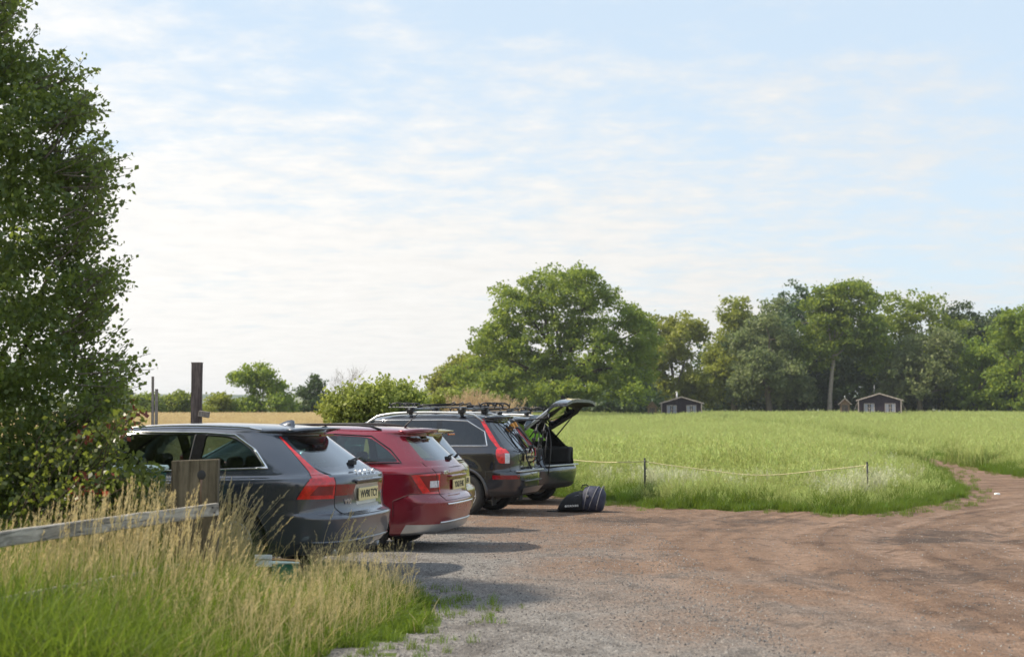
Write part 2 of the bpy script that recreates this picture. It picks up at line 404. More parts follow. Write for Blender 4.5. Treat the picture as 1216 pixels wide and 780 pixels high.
# ================================================================== plants
def rand_rot_quads(C, size, aspect=1.6, up_bias=0.0, r=rng, flat=0.0):
    """leaf faces: C (n,3) centres -> pointed leaf quads (diamond) with random orientation"""
    n = len(C)
    a = r.normal(size=(n, 3)); a /= np.linalg.norm(a, axis=1)[:, None] + 1e-9
    nrm = r.normal(size=(n, 3)); nrm[:, 2] = nrm[:, 2] * (1 - flat) + flat * 2.0 + up_bias
    b_ = np.cross(nrm, a); b_ /= np.linalg.norm(b_, axis=1)[:, None] + 1e-9
    sz = (size * r.uniform(0.65, 1.35, n))[:, None]
    L = a * sz * 0.5 * aspect; Wd = b_ * sz * 0.5
    k = r.uniform(-0.25, 0.1, n)[:, None]
    V = np.stack([C - L, C + Wd + L * k, C + L, C - Wd + L * k], 1).reshape(-1, 3)
    Fq = np.arange(4 * n).reshape(n, 4)
    return V, Fq
def limb(bm, p, d, L, r0, depth, rr, ends, nseg=4, spread=0.7, gravity=0.0, minr=0.01, kids=(2, 4), sides=6):
    pts = [Vector(p)]; dirv = Vector(d).normalized()
    for i in range(nseg):
        dirv = (dirv + Vector((rr.gauss(0, .13), rr.gauss(0, .13), rr.gauss(0, .08) + gravity))).normalized()
        pts.append(pts[-1] + dirv * L / nseg)
    rs = [max(minr, r0 * (1 - 0.45 * i / nseg)) for i in range(nseg + 1)]
    tube(bm, pts, rs, sides if depth > 1 else 4, caps=False)
    if depth <= 0:
        ends.append(pts[-1]); return
    for k in range(rr.randint(*kids)):
        t = rr.uniform(0.35, 1.0); i = min(int(t * nseg), nseg - 1)
        q = pts[i].lerp(pts[i + 1], t * nseg - i)
        side = Vector((rr.gauss(0, 1), rr.gauss(0, 1), rr.gauss(0.2, .6))).normalized()
        nd = (dirv * (1 - spread) + side * spread).normalized()
        limb(bm, q, nd, L * rr.uniform(.5, .75), rs[i] * 0.6, depth - 1, rr, ends, max(3, nseg - 1), spread, gravity, minr, kids, sides)
    ends.append(pts[-1])
def bark(name, col, s=14):
    m, nt, b = newmat(name)
    n = noise_node(nt, s, 6, 0.7, mapscale=(1, 1, 0.25))
    nt.links.new(ramp(nt, n.outputs[0], [(0.3, tuple(c * .45 for c in col)), (0.7, tuple(min(1, c * 1.35) for c in col))]), b.inputs['Base Color'])
    b.inputs['Roughness'].default_value = 0.95; b.inputs['Specular IOR Level'].default_value = 0.1
    bump(nt, b, n.outputs[0], 0.6, 0.03)
    return m
bark('bark_grey', (0.19, 0.16, 0.13)); bark('bark_dark', (0.075, 0.058, 0.045)); bark('bark_pale', (0.36, 0.31, 0.27))
leafmat('leaf_green', (0.062, 0.108, 0.018), (0.210, 0.265, 0.040), 0.48, (0.50, 0.58, 0.07))
leafmat('leaf_yellowgreen', (0.110, 0.140, 0.020), (0.290, 0.320, 0.045), 0.45, (0.46, 0.50, 0.08))
leafmat('leaf_grey', (0.090, 0.130, 0.050), (0.24, 0.28, 0.110), 0.42, (0.32, 0.42, 0.15))
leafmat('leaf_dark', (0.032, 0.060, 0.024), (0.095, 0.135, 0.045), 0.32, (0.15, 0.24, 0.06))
leafmat('leaf_hedge', (0.030, 0.058, 0.018), (0.150, 0.190, 0.045), 0.46, (0.46, 0.55, 0.08), rough=0.38, spec=0.5)
leafmat('leaf_bush', (0.11, 0.16, 0.035), (0.32, 0.37, 0.09), 0.45, (0.50, 0.58, 0.12))
leafmat('leaf_red', (0.12, 0.02, 0.02), (0.30, 0.07, 0.045), 0.4, (0.6, 0.12, 0.08))
leafmat('reed_tan', (0.28, 0.21, 0.11), (0.54, 0.42, 0.25), 0.35, (0.7, 0.5, 0.3))

def crown_mesh(rr, lobes, nclump, cr, per, leaf, noise_amp=0.25, hollow=0.55, flat=0.3, lower=0.0):
    """lobes: list of (x,y,z,rx,ry,rz). clump centres are spread through the lobes (thicker towards
    the outside), each clump is a loose ball of leaves; gaps stay between clumps"""
    lob = np.array(lobes, float); vol = lob[:, 3] * lob[:, 4] * lob[:, 5]; vol = vol ** (2 / 3); vol /= vol.sum()
    idx = rr.choice(len(lob), nclump, p=vol)
    d = rr.normal(size=(nclump, 3)); d /= np.linalg.norm(d, axis=1)[:, None]
    d[:, 2] = np.where(d[:, 2] < -0.55, -d[:, 2], d[:, 2])
    rad_ = hollow + (1 - hollow) * rr.uniform(0, 1, nclump) ** 0.6
    rad_ *= 1 + noise_amp * (rr.uniform(-1, 0.45, nclump))
    C = lob[idx, :3] + d * lob[idx, 3:] * rad_[:, None]
    if lower: C = C[C[:, 2] > lower]
    n = len(C)
    R = cr * rr.uniform(0.55, 1.35, n)
    cnt = (per * (R / cr) ** 2 * rr.uniform(.7, 1.2, n)).astype(int) + 6
    ci = np.repeat(np.arange(n), cnt); N = len(ci)
    e = rr.normal(size=(N, 3)); e /= np.linalg.norm(e, axis=1)[:, None]
    q = rr.uniform(0, 1, N) ** 0.45
    P = C[ci] + e * (R[ci] * q)[:, None] * np.array([1.15, 1.15, 0.72])
    # a few stray sprays leaving the outline
    st = rr.uniform(size=N) < 0.06; P[st] += e[st] * (R[ci][st] * rr.uniform(.2, .8, st.sum()))[:, None]
    Vv, Fq = rand_rot_quads(P, leaf, 1.5, r=rr, flat=flat)
    ct = rr.uniform(0, 1, n) * 0.6
    t = np.clip(ct[ci] + rr.uniform(0, 0.5, N), 0, 1)
    T = np.repeat(np.stack([t, t, t], 1), 4, 0)
    return Vv, Fq, T, C
def make_tree(name, label, cat, lobes, trunk_h, tr, leafm, barkm, seed, nclump, cr, per, leaf, loc=(0, 0), limbs=7, noise_amp=0.25, hollow=0.5, group=None, lean=0.0, rz=0.0, low=0.5):
    rr = random.Random(seed); nr = np.random.default_rng(seed)
    z = float(hgt(loc[0], loc[1]))
    t = empty(name, (loc[0], loc[1], z - 0.05), rz, label, cat, group)
    Vv, Fq, T, C = crown_mesh(nr, lobes, nclump, cr, per, leaf, noise_amp, hollow, lower=low)
    me = mesh_np('crown', Vv, Fq, MATS[leafm], col=T)
    cr_o = obj('crown', me, parent=t)
    bm = bmesh.new()
    top = Vector((lean * trunk_h, 0, trunk_h))
    pts = [Vector((0, 0, -0.3)), Vector((lean * trunk_h * .15, 0, trunk_h * .3)), Vector((lean * trunk_h * .55 + rr.gauss(0, .1), rr.gauss(0, .1), trunk_h * .65)), top]
    tube(bm, pts, [tr * 1.35, tr, tr * .85, tr * .75], 10, caps=False)
    obj('trunk', bm, MATS[barkm], t)
    bm = bmesh.new(); lob = lobes
    pick = [rr.randrange(len(C)) for _ in range(limbs * 4)]
    base = [(top, tr * .6)]
    for k in range(limbs):
        L = lob[k % len(lob)]
        tgt = Vector((L[0] + rr.uniform(-.4, .4) * L[3], L[1] + rr.uniform(-.4, .4) * L[4], L[2] + rr.uniform(0.0, .6) * L[5]))
        st = pts[2].lerp(top, rr.random())
        mid = st.lerp(tgt, .5) + Vector((rr.gauss(0, .35), rr.gauss(0, .35), (tgt - st).length * .08))
        tube(bm, [st, st.lerp(mid, .5) + Vector((0, 0, .2)), mid, mid.lerp(tgt, .5) + Vector((rr.gauss(0, .25), rr.gauss(0, .2), .15)), tgt], [tr * .55, tr * .42, tr * .3, tr * .2, tr * .08], 6, caps=False)
        base.append((mid, tr * .25)); base.append((tgt, tr * .1)); base.append((st.lerp(tgt, .75), tr * .18))
    for k in pick:
        c = Vector(C[k]); b0 = min(base, key=lambda q: (q[0] - c).length)
        mid = b0[0].lerp(c, .55) + Vector((rr.gauss(0, .2), rr.gauss(0, .2), rr.gauss(.15, .2)))
        tube(bm, [b0[0], mid, c], [b0[1] * .7, b0[1] * .45, 0.02], 4, caps=False)
    obj('branches', bm, MATS[barkm], t)
    return t
# ---- the wood at the far side of the field (about 200 m), each tree a thing
def P(px, d): return (px - 608) / F * d
def treespec(px0, px1, pytop, d, pybase=486):
    """pixel extents -> centre x, half width, height"""
    x0, x1 = P(px0, d), P(px1, d); xc = (x0 + x1) / 2; hw = (x1 - x0) / 2
    z = float(hgt(xc, d)); H = CAMZ + (492 - pytop) / F * d - z
    return xc, hw, H
def lobed(hw, H, bottom, seed, n=6, dep=0.8, dome=1.0):
    """an uneven crown of several lobes filling half width hw, from z=bottom to H"""
    rr = random.Random(seed * 7 + 1); c = (H + bottom) / 2; hz = (H - bottom) / 2
    L = [(0, 0, c + hz * .12, hw * .62, hw * .62 * dep, hz * .86)]
    for k in range(n):
        a = 2 * math.pi * k / n + rr.uniform(-.3, .3); rx = hw * rr.uniform(.30, .46)
        ex = hw - rx * 1.02
        zc = c + hz * (rr.uniform(-.75, .5) if k % 2 else rr.uniform(-.8, -.3))
        L.append((math.cos(a) * ex, math.sin(a) * ex * dep, zc, rx, rx, min(hz * rr.uniform(.32, .5), rx * 1.3)))
    return L
# the big spreading tree left of centre, with lower companions at its left
xc, hw, H = treespec(560, 792, 318, 150)
k = 150 / F
def L3(px, py, rpx, rpz, dy=0, d=150, cx=None):
    return (P(px, d) - cx, dy, CAMZ + (492 - py) / F * d - float(hgt(cx, d)), rpx / F * d, rpx / F * d * .9, rpz / F * d)
lb = [L3(*a, cx=P(672, 150)) for a in ((665, 355, 58, 38), (612, 365, 36, 32), (590, 405, 34, 40), (640, 400, 60, 50), (716, 378, 50, 38), (752, 400, 38, 42), (700, 425, 70, 52), (618, 438, 52, 46), (760, 436, 26, 40), (738, 450, 44, 36), (650, 455, 50, 32), (575, 448, 26, 34), (690, 340, 34, 20, -2), (640, 338, 30, 18, 1), (600, 462, 46, 24, -3), (670, 468, 50, 20, -4), (728, 466, 44, 22, -3), (545, 458, 20, 26, 0), (770, 415, 20, 30, 2))]
make_tree('broadleaf_tree', 'big spreading green tree behind the raised tailgate, largest tree of the view', 'tree', lb, 5.0, .50, 'leaf_green', 'bark_dark', 11, 900, .76, 54, 0.22, (P(672, 150), 150), limbs=14, noise_amp=.42, hollow=.55, low=.2)
TREES = [
 # px0, px1, top, depth, leaf, bark, seed, label, bottom m
 (516, 560, 418, 168, 'leaf_yellowgreen', 'bark_dark', 21, 'small yellow-green tree left of the big spreading tree', 1.2),
 (545, 612, 398, 160, 'leaf_yellowgreen', 'bark_dark', 22, 'lime green tree at the left foot of the big spreading tree', 1.0),
 (755, 845, 368, 199, 'leaf_yellowgreen', 'bark_grey', 23, 'yellowish tree standing right behind the left dark cabin', 4.0),
 (838, 905, 346, 208, 'leaf_yellowgreen', 'bark_grey', 24, 'tall pale tree between the left cabin and the wide grey-green tree', 5.0),
 (868, 958, 350, 196, 'leaf_grey', 'bark_grey', 25, 'wide silvery grey-green tree with drooping clumps, left of the leaning pale trunk', 4.0),
 (908, 984, 331, 220, 'leaf_dark', 'bark_dark', 26, 'dark round-topped tree rising highest behind the silvery grey-green tree', 6.0),
 (948, 1062, 334, 197, 'leaf_green', 'bark_pale', 27, 'broad green tree carried on a pale leaning trunk, left of the right cabin', 8.5),
 (1046, 1142, 341, 206, 'leaf_green', 'bark_grey', 28, 'tall green tree rising behind the right cabin', 5.0),
 (1050, 1134, 392, 196, 'leaf_grey', 'bark_grey', 29, 'low grey-green bushy tree just right of the right cabin', 1.0),
 (1120, 1182, 350, 215, 'leaf_dark', 'bark_dark', 30, 'dark tree showing in the dip between the tall green tree and the right edge', 5.0),
 (1164, 1206, 354, 218, 'leaf_dark', 'bark_dark', 31, 'dark narrow treetop poking up beside the tree at the right edge of the view', 6.0),
 (1176, 1262, 361, 186, 'leaf_green', 'bark_grey', 32, 'green tree cut by the right edge of the view', 1.5),
 (1128, 1188, 402, 196, 'leaf_green', 'bark_grey', 33, 'low green tree filling the gap under the dark treetops near the right edge', 1.0),
 (1250, 1370, 350, 195, 'leaf_green', 'bark_grey', 34, 'green tree beyond the right edge of the view', 2.0),
]
for (a, b_, top, d, lf, bk, sd, lab, bot) in TREES:
    xc, hw, H = treespec(a, b_, top, d)
    if sd == 27:
        lb = [L3(*q, cx=P(984, d), d=d) for q in ((990, 358, 30, 22), (1020, 372, 34, 30), (975, 385, 28, 34), (1035, 405, 26, 30), (1000, 400, 34, 30), (1010, 345, 28, 12), (1040, 430, 22, 26), (962, 430, 24, 34), (1010, 415, 36, 16))]
        make_tree('broadleaf_tree', lab, 'tree', lb, 10.5, .30, lf, bk, sd, 460, .90, 50, .28, (P(984, d), d), limbs=9, lean=.10, low=3.0, noise_amp=.4, group='trees of the far wood')
    else:
        n = int((90 + hw * H * 2.6) * (1.5 if sd in (23, 24) else 1)); bot = min(bot, 1.2)
        make_tree('broadleaf_tree', lab, 'tree', lobed(hw * 1.2, H, bot, sd, 12), max(2.5, H * .3), .3 + H * .008, lf, bk, sd, n, .95, 50, .30, (xc, d), limbs=7, hollow=.55, noise_amp=.38, group='trees of the far wood')
# dark undergrowth and the mass of wood behind: no trunk or bush in it can be told apart
nr = np.random.default_rng(5)
lob = []
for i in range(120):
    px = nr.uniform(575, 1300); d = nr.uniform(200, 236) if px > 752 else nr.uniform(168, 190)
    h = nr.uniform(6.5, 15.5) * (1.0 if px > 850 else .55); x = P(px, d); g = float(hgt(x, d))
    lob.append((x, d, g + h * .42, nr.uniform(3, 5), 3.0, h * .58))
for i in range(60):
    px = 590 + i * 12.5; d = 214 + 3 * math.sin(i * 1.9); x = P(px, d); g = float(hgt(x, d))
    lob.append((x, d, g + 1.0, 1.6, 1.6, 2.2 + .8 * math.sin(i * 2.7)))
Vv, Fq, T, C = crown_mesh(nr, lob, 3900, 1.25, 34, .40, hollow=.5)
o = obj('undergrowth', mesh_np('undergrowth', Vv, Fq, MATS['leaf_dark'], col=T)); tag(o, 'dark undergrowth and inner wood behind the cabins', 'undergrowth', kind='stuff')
# ---- small far trees behind the wheat at the left
FAR = [(270, 354, 432, 152, 'leaf_green', 41, 'round full-crowned tree standing beyond the tan wheat, right of the tall dark post'),
       (354, 396, 447, 157, 'leaf_dark', 42, 'small dark tree beyond the wheat, beside the bare twiggy tree'),
       (243, 276, 466, 150, 'leaf_yellowgreen', 43, 'low yellowish bush beyond the wheat, between the dark post and the round tree'),
       (196, 232, 464, 158, 'leaf_green', 44, 'small green tree beyond the wheat, just left of the tall dark post'),
       (160, 200, 466, 156, 'leaf_green', 45, 'small green tree beyond the wheat, behind the thin leaning stake'),
       (95, 160, 455, 158, 'leaf_green', 46, 'green tree beyond the wheat, mostly behind the near hedge')]
for (a, b_, top, d, lf, sd, lab) in FAR:
    xc, hw, H = treespec(a, b_, top, d)
    make_tree('field_tree', lab, 'tree', lobed(hw, H, .35, sd, 6), H * .35, .13, lf, 'bark_grey', sd, int(80 + hw * H * 6.5), .62, 44, .20, (xc, d), limbs=6, hollow=.45, low=.1, noise_amp=.35, group='trees beyond the wheat')
# hedge line linking them, low
lob = []
for i in range(26):
    px = 150 + i * 14; d = 163 + 5 * math.sin(i * 2.1); x = P(px, d)
    lob.append((x, d, float(hgt(x, d)) + .8, 1.3, .9, 1.2 + .45 * math.sin(i * 1.7)))
Vv, Fq, T, C = crown_mesh(np.random.default_rng(6), lob, 420, .4, 34, .15)
o = obj('hedgerow', mesh_np('hedgerow', Vv, Fq, MATS['leaf_green'], col=T)); tag(o, 'low green hedgerow running behind the tan wheat field', 'hedgerow', kind='stuff')
# bare twiggy tree
t = empty('bare_tree', (P(391, 149), 149, float(hgt(P(391, 149), 149))), 0, 'bare twiggy little tree between the small dark tree and the light green bushes', 'tree')
bm = bmesh.new(); ends = []; rr = random.Random(3)
limb(bm, (0, 0, 0), (0, 0, 1), 3.4, .06, 3, rr, ends, 5, .45, 0.05, .008, (4, 6), 4)
obj('twigs', bm, MATS['bark_grey'], t)

# ---- the light green bushes behind the cars
def bush(name, label, cat, lobes, leafm, seed, n, cr, per, leaf, loc, group=None, spikes=0, rz=0):
    nr = np.random.default_rng(seed); rr = random.Random(seed); z = float(hgt(*loc))
    t = empty(name, (loc[0], loc[1], z), rz, label, cat, group)
    lobes = list(lobes) + [(L[0] * 1.05, L[1], max(.35, (L[2] - L[5]) * .55), L[3] * 1.0, L[4], max(.5, L[2] * .6)) for L in lobes]
    Vv, Fq, T, C = crown_mesh(nr, lobes, int(n * 1.6), cr, per, leaf, .5, .35, lower=.0)
    if spikes:     # shoots that stand out of the top
        S = []
        for k in range(spikes):
            L = lobes[rr.randrange(len(lobes))]; a = rr.uniform(0, 6.28)
            b0 = np.array([L[0] + math.cos(a) * L[3] * .7, L[1] + math.sin(a) * L[4] * .7, L[2] + L[5] * .6])
            dv = np.array([math.cos(a) * .35 + rr.gauss(0, .2), math.sin(a) * .35, 1.0]); ln = rr.uniform(.3, .75) * max(.6, L[5])
            for q in range(16): S.append(b0 + dv * ln * q / 16 + np.array([rr.gauss(0, .03), rr.gauss(0, .03), 0]))
        S = np.array(S); V3, F3 = rand_rot_quads(S, leaf * .9, 1.6, r=nr)
        Fq = np.concatenate([Fq, F3 + len(Vv)]); Vv = np.concatenate([Vv, V3]); T = np.concatenate([T, np.full((len(V3), 3), .8)])
    obj('foliage', mesh_np('foliage', Vv, Fq, MATS[leafm], col=T), parent=t)
    bm = bmesh.new()
    for k in range(14):
        c = Vector(C[rr.randrange(len(C))]); st = Vector((c.x * .15, c.y * .15, 0))
        tube(bm, [st, st.lerp(c, .5) + Vector((0, 0, .15)), c], [.03, .02, .008], 5, caps=False)
    obj('stems', bm, MATS['bark_grey'], t)
    return t
def LB(lst, d, cx, loc):
    g = float(hgt(*loc))
    return [((px - cx) / F * d, dy, CAMZ + (492 - py) / F * d - g, r / F * d, r / F * d * .8, rz_ / F * d) for (px, py, r, rz_, dy) in lst]
for (cx, d, lst, lf, sd, n, lab, sp_) in (
    (432, 33, [(432, 482, 34, 26, 0), (410, 488, 26, 16, 0), (448, 474, 20, 18, .3)], 'leaf_bush', 51, 190, 'light green hawthorn bush behind the red estate car, with shoots sticking up', 60),
    (478, 36, [(478, 478, 26, 22, 0), (466, 470, 14, 14, 0), (492, 484, 16, 14, .2)], 'leaf_bush', 52, 110, 'light green bush behind the front of the car with the bicycle carriers', 40),
    (402, 34.5, [(398, 490, 16, 12, 0)], 'leaf_yellowgreen', 53, 36, 'low straggly bush at the left end of the light green bushes', 8),
    (522, 42, [(515, 485, 26, 14, 0), (540, 480, 22, 15, 0)], 'leaf_bush', 54, 110, 'pale bush with the tan feathery grass growing in front of it', 40)):
    loc = (P(cx, d), d)
    bush('hawthorn_bush', lab, 'bush', LB(lst, d, cx, loc), lf, sd, n, .22, 60, .062, loc, 'bushes behind the parked cars', sp_)

# ---- the tall hedge tree in the left foreground
def hedge():
    nr = np.random.default_rng(77); rr = random.Random(77)
    d = 12.6
    t = empty('hedge_tree', (-5.6, d, 0), 0, 'tall green hedge tree filling the left edge beside the grey estate car', 'tree')
    # outline of the crown at the right: pixel (x right edge, y)
    outl = [(0, -45), (22, -25), (36, 0), (30, 32), (14, 52), (52, 62), (86, 88), (118, 118), (106, 165), (142, 212), (134, 262), (118, 300), (150, 330), (146, 352), (128, 395), (160, 432), (158, 468), (134, 495), (124, 540), (124, 580), (115, 600), (90, 625)]
    ys = np.array([o_[1] for o_ in outl]); xsr = np.array([o_[0] for o_ in outl])
    pts = []
    N = 1350
    while len(pts) < N:
        py = nr.uniform(-50, 615); right = np.interp(py, ys, xsr)
        right -= 20; px = nr.uniform(-340, right - 9)
        if right - px > 150 and nr.random() < .55: continue
        dd = d + nr.uniform(-1.0, 1.0) * min(1.0, (right - px) / 90 + .25)
        p = at(px, py, dd); pts.append(p)
    C = np.array(pts) - np.array([-5.6, d, 0])
    R = .19 * nr.uniform(.6, 1.4, N)
    cnt = (62 * (R / .19) ** 2).astype(int) + 12
    ci = np.repeat(np.arange(N), cnt); M = len(ci)
    e = nr.normal(size=(M, 3)); e /= np.linalg.norm(e, axis=1)[:, None]
    Pp = C[ci] + e * (R[ci] * nr.uniform(0, 1.15, M) ** .7)[:, None] * np.array([1.1, 1.1, .7])
    # twigs with leaves reaching outside the outline
    Tw = []; bmt = bmesh.new()
    for k in range(420):
        py = rr.uniform(-60, 600); right = float(np.interp(py, ys, xsr)) - 18
        p0 = at(right - 14, py, d + rr.uniform(-.6, .6)) - Vector((-5.6, d, 0))
        dv = Vector((rr.uniform(.4, 1), rr.uniform(-.5, .3), rr.uniform(-.1, .9))).normalized(); ln = rr.uniform(.10, .42)
        tube(bmt, [p0 - dv * .25, p0, p0 + dv * ln], [.006, .004, .002], 4, caps=False)
        for q in range(int(ln * 60)): Tw.append(p0 + dv * ln * rr.random() + Vector((rr.gauss(0, .025), rr.gauss(0, .025), rr.gauss(0, .025))))
    Pp = np.concatenate([Pp, np.array(Tw)])
    Vv, Fq = rand_rot_quads(Pp, .034, 1.35, r=nr, flat=.25)
    tt = np.concatenate([np.clip((nr.uniform(0, .55, N))[ci] + nr.uniform(0, .45, M), 0, 1), nr.uniform(.5, 1, len(Tw))])
    obj('crown', mesh_np('crown', Vv, Fq, MATS['leaf_hedge'], col=np.repeat(np.stack([tt] * 3, 1), 4, 0)), parent=t)
    # inner dark mass further back, larger leaves
    bm = bmesh.new(); ends = []
    for x0, dx in ((-.1, .1), (-.7, -.2), (.45, .35), (1.0, .3), (-1.5, -.1)):
        limb(bm, (x0 - .6, rr.uniform(-.3, .4), -.1), (dx * .3 - .12, 0, 1), 2.6, .075, 1, rr, ends, 6, .35, .06, .008, (4, 6))
    obj('branches', bm, MATS['bark_dark'], t)
    obj('twigs', bmt, MATS['bark_grey'], t)
    return t
hedge()
# bramble and dead seed heads in front of the hedge, lower part
def bramble():
    nr = np.random.default_rng(91); rr = random.Random(91)
    base = Vector((-4.3, 11.6, 0)); t = empty('bramble_bush', base, 0, 'tangled bramble with reddish shoots in front of the hedge tree, over the rail', 'bush')
    bm = bmesh.new(); LV = []; LT = []; RD = []
    for k in range(78):
        px = rr.choice([rr.uniform(-60, 150), rr.uniform(60, 175)]); py = rr.uniform(470, 600)
        if k < 12: px = rr.uniform(120, 176); py = rr.uniform(455, 520)
        tip = at(px, py, rr.uniform(11.0, 13.2)) - base
        st = Vector((tip.x * .6 + rr.uniform(-.5, .2), tip.y * .6, 0))
        mid = st.lerp(tip, .6) + Vector((rr.gauss(0, .1), 0, .25 + rr.random() * .2))
        P_ = [st, st.lerp(mid, .5) + Vector((0, 0, .12)), mid, mid.lerp(tip, .6) + Vector((0, 0, .05)), tip]
        tube(bm, P_, [.006, .005, .004, .003, .002], 4, caps=False)
        for a, b_ in zip(P_[1:], P_[2:]):
            for q in range(22):
                c = a.lerp(b_, rr.random()) + Vector((rr.gauss(0, .05), rr.gauss(0, .05), rr.gauss(0, .05)))
                (RD if (k % 9 == 0 and b_ is tip) else LV).append(c)
    for (qx, qy, rx, ry, n_) in ((118, 590, 55, 36, 1700), (80, 548, 45, 38, 1400), (40, 580, 75, 42, 2000), (168, 585, 26, 28, 520), (160, 560, 30, 20, 330)):
        for q in range(n_):
            a_ = rr.uniform(0, 6.28); r_q = rr.random() ** .5 * (1 + .25 * math.sin(5 * a_ + qx))
            LV.append(at(qx + rx * r_q * math.cos(a_), qy + ry * r_q * math.sin(a_), 12.15 + rr.uniform(-.45, .35)) - base)
    V1, F1 = rand_rot_quads(np.array(LV), .037, 1.3, r=nr, flat=.3)
    tt = nr.uniform(.0, .8, len(LV)) ** 1.3
    obj('leaves', mesh_np('leaves', V1, F1, MATS['leaf_hedge'], col=np.repeat(np.stack([tt] * 3, 1), 4, 0)), parent=t)
    V1, F1 = rand_rot_quads(np.array(RD), .045, 1.6, r=nr)
    tt = nr.uniform(0, 1, len(RD))
    obj('red_leaves', mesh_np('red_leaves', V1, F1, MATS['leaf_red'], col=np.repeat(np.stack([tt] * 3, 1), 4, 0)), parent=t)
    obj('canes', bm, MATS['bark_dark'], t)
bramble()

# ================================================================== grass
leafmat('grass_green', (0.060, 0.105, 0.014), (0.17, 0.26, 0.030), 0.45, (0.36, 0.48, 0.05), rough=.5, spec=.25, hv=.02, vv=.3)
leafmat('grass_field', (0.092, 0.150, 0.024), (0.42, 0.46, 0.17), 0.42, (0.50, 0.61, 0.15), rough=.5, spec=.25, hv=.018, vv=.26)
leafmat('grass_dry', (0.26, 0.24, 0.07), (0.72, 0.60, 0.33), 0.42, (0.80, 0.62, 0.30), rough=.6, spec=.2)
leafmat('wheat', (0.33, 0.26, 0.13), (0.60, 0.49, 0.28), 0.35, (0.7, 0.5, 0.22), rough=.6, spec=.2)
def blades(P0, h, w, lean, nr, seg=3, curve=.5, tint=(0, 1), az=None):
    """P0 (n,3) roots; arrays h, w, lean -> tapered bending ribbons"""
    n = len(P0); a = nr.uniform(0, 2 * np.pi, n) if az is None else az
    D = np.stack([np.cos(a), np.sin(a), np.zeros(n)], 1)
    f = nr.uniform(0, 2 * np.pi, n); S = np.stack([np.cos(f), np.sin(f), np.zeros(n)], 1)
    rows = []
    for i in range(seg + 1):
        t = i / seg
        c = P0 + D * (lean * h * (t ** (1 + curve * 1.6)))[:, None]
        c[:, 2] += h * t * (1 - .25 * lean * t)
        ww = w * (1 - t) ** .6 * (.75 + .5 * t)
        if i == seg: rows.append(c[:, None, :]); continue
        rows.append(np.stack([c - S * ww[:, None] / 2, c + S * ww[:, None] / 2], 1))
    V = np.concatenate(rows, 1); k = 2 * seg + 1
    base = (np.arange(n) * k)[:, None]
    tris = []
    for i in range(seg - 1):
        tris += [[2 * i, 2 * i + 1, 2 * i + 3], [2 * i, 2 * i + 3, 2 * i + 2]]
    tris.append([2 * seg - 2, 2 * seg - 1, 2 * seg])
    Fq = (base[:, :, None] + np.array(tris)[None]).reshape(-1, 3)
    tt = nr.uniform(tint[0], tint[1], n); T = np.repeat(np.stack([tt] * 3, 1), k, 0)
    return V.reshape(-1, 3), Fq, T
def seedheads(tips, dirs, nr, L=.11, r=.008, n=9, s=.016):
    """feathery panicle: small faces round the end of a stalk"""
    m = len(tips); ci = np.repeat(np.arange(m), n); t = nr.uniform(0, 1, m * n)
    P_ = tips[ci] - dirs[ci] * (t * L)[:, None] + nr.normal(size=(m * n, 3)) * (r * (.4 + .6 * t))[:, None]
    a = dirs[ci] + nr.normal(size=(m * n, 3)) * .35; a /= np.linalg.norm(a, axis=1)[:, None]
    b_ = np.cross(a, nr.normal(size=(m * n, 3))); b_ /= np.linalg.norm(b_, axis=1)[:, None]
    V = np.stack([P_ - a * s, P_ + b_ * s * .28, P_ + a * s], 1).reshape(-1, 3)
    Fq = np.arange(len(V)).reshape(-1, 3); tt = nr.uniform(.4, 1, m * n)
    return V, Fq, np.repeat(np.stack([tt] * 3, 1), 3, 0)
def stalks(P0, h, nr, w=.0035, lean=None, head=True, L=.12, hr=.009, hn=10, hs=.016, az=None):
    n = len(P0); a = nr.uniform(0, 2 * np.pi, n) if az is None else az
    lean = nr.uniform(.02, .35, n) if lean is None else lean
    D = np.stack([np.cos(a), np.sin(a), np.zeros(n)], 1)
    f = nr.uniform(-.6, .6, n); S = np.stack([np.cos(f), np.sin(f), np.zeros(n)], 1)
    rows = []; cs = []
    for t in (0, .35, .7, 1.0):
        c = P0 + D * (lean * h * t ** 1.8)[:, None]; c[:, 2] += h * t * (1 - .2 * lean * t); cs.append(c)
        ww = w * (1 - .45 * t); rows.append(np.stack([c - S * ww / 2, c + S * ww / 2], 1))
    V = np.concatenate(rows, 1); base = (np.arange(n) * 8)[:, None]
    tr = [[0, 1, 3], [0, 3, 2], [2, 3, 5], [2, 5, 4], [4, 5, 7], [4, 7, 6]]
    Fq = (base[:, :, None] + np.array(tr)[None]).reshape(-1, 3)
    tt = nr.uniform(.2, 1, n); T = np.repeat(np.stack([tt] * 3, 1), 8, 0); V = V.reshape(-1, 3)
    if head:
        dv = cs[3] - cs[2]; dv /= np.linalg.norm(dv, axis=1)[:, None]
        V2, F2, T2 = seedheads(cs[3] + dv * .02, dv, nr, L, hr, hn, hs)
        Fq = np.concatenate([Fq, F2 + len(V)]); V = np.concatenate([V, V2]); T = np.concatenate([T, T2])
    return V, Fq, T
def join(parts):
    V = []; Fq = []; T = []; k = 0
    for v, f, t in parts: V.append(v); Fq.append(f + k); T.append(t); k += len(v)
    return np.concatenate(V), np.concatenate(Fq), np.concatenate(T)
def scatter(n, x0, x1, y0, y1, test, nr):
    out = []; tot = 0
    while tot < n:
        x = nr.uniform(x0, x1, n); y = nr.uniform(y0, y1, n); k = test(x, y); out.append(np.stack([x[k], y[k]], 1)); tot += k.sum()
        if k.sum() == 0: break
    p = np.concatenate(out)[:n]; return np.stack([p[:, 0], p[:, 1], hgt(p[:, 0], p[:, 1])], 1)
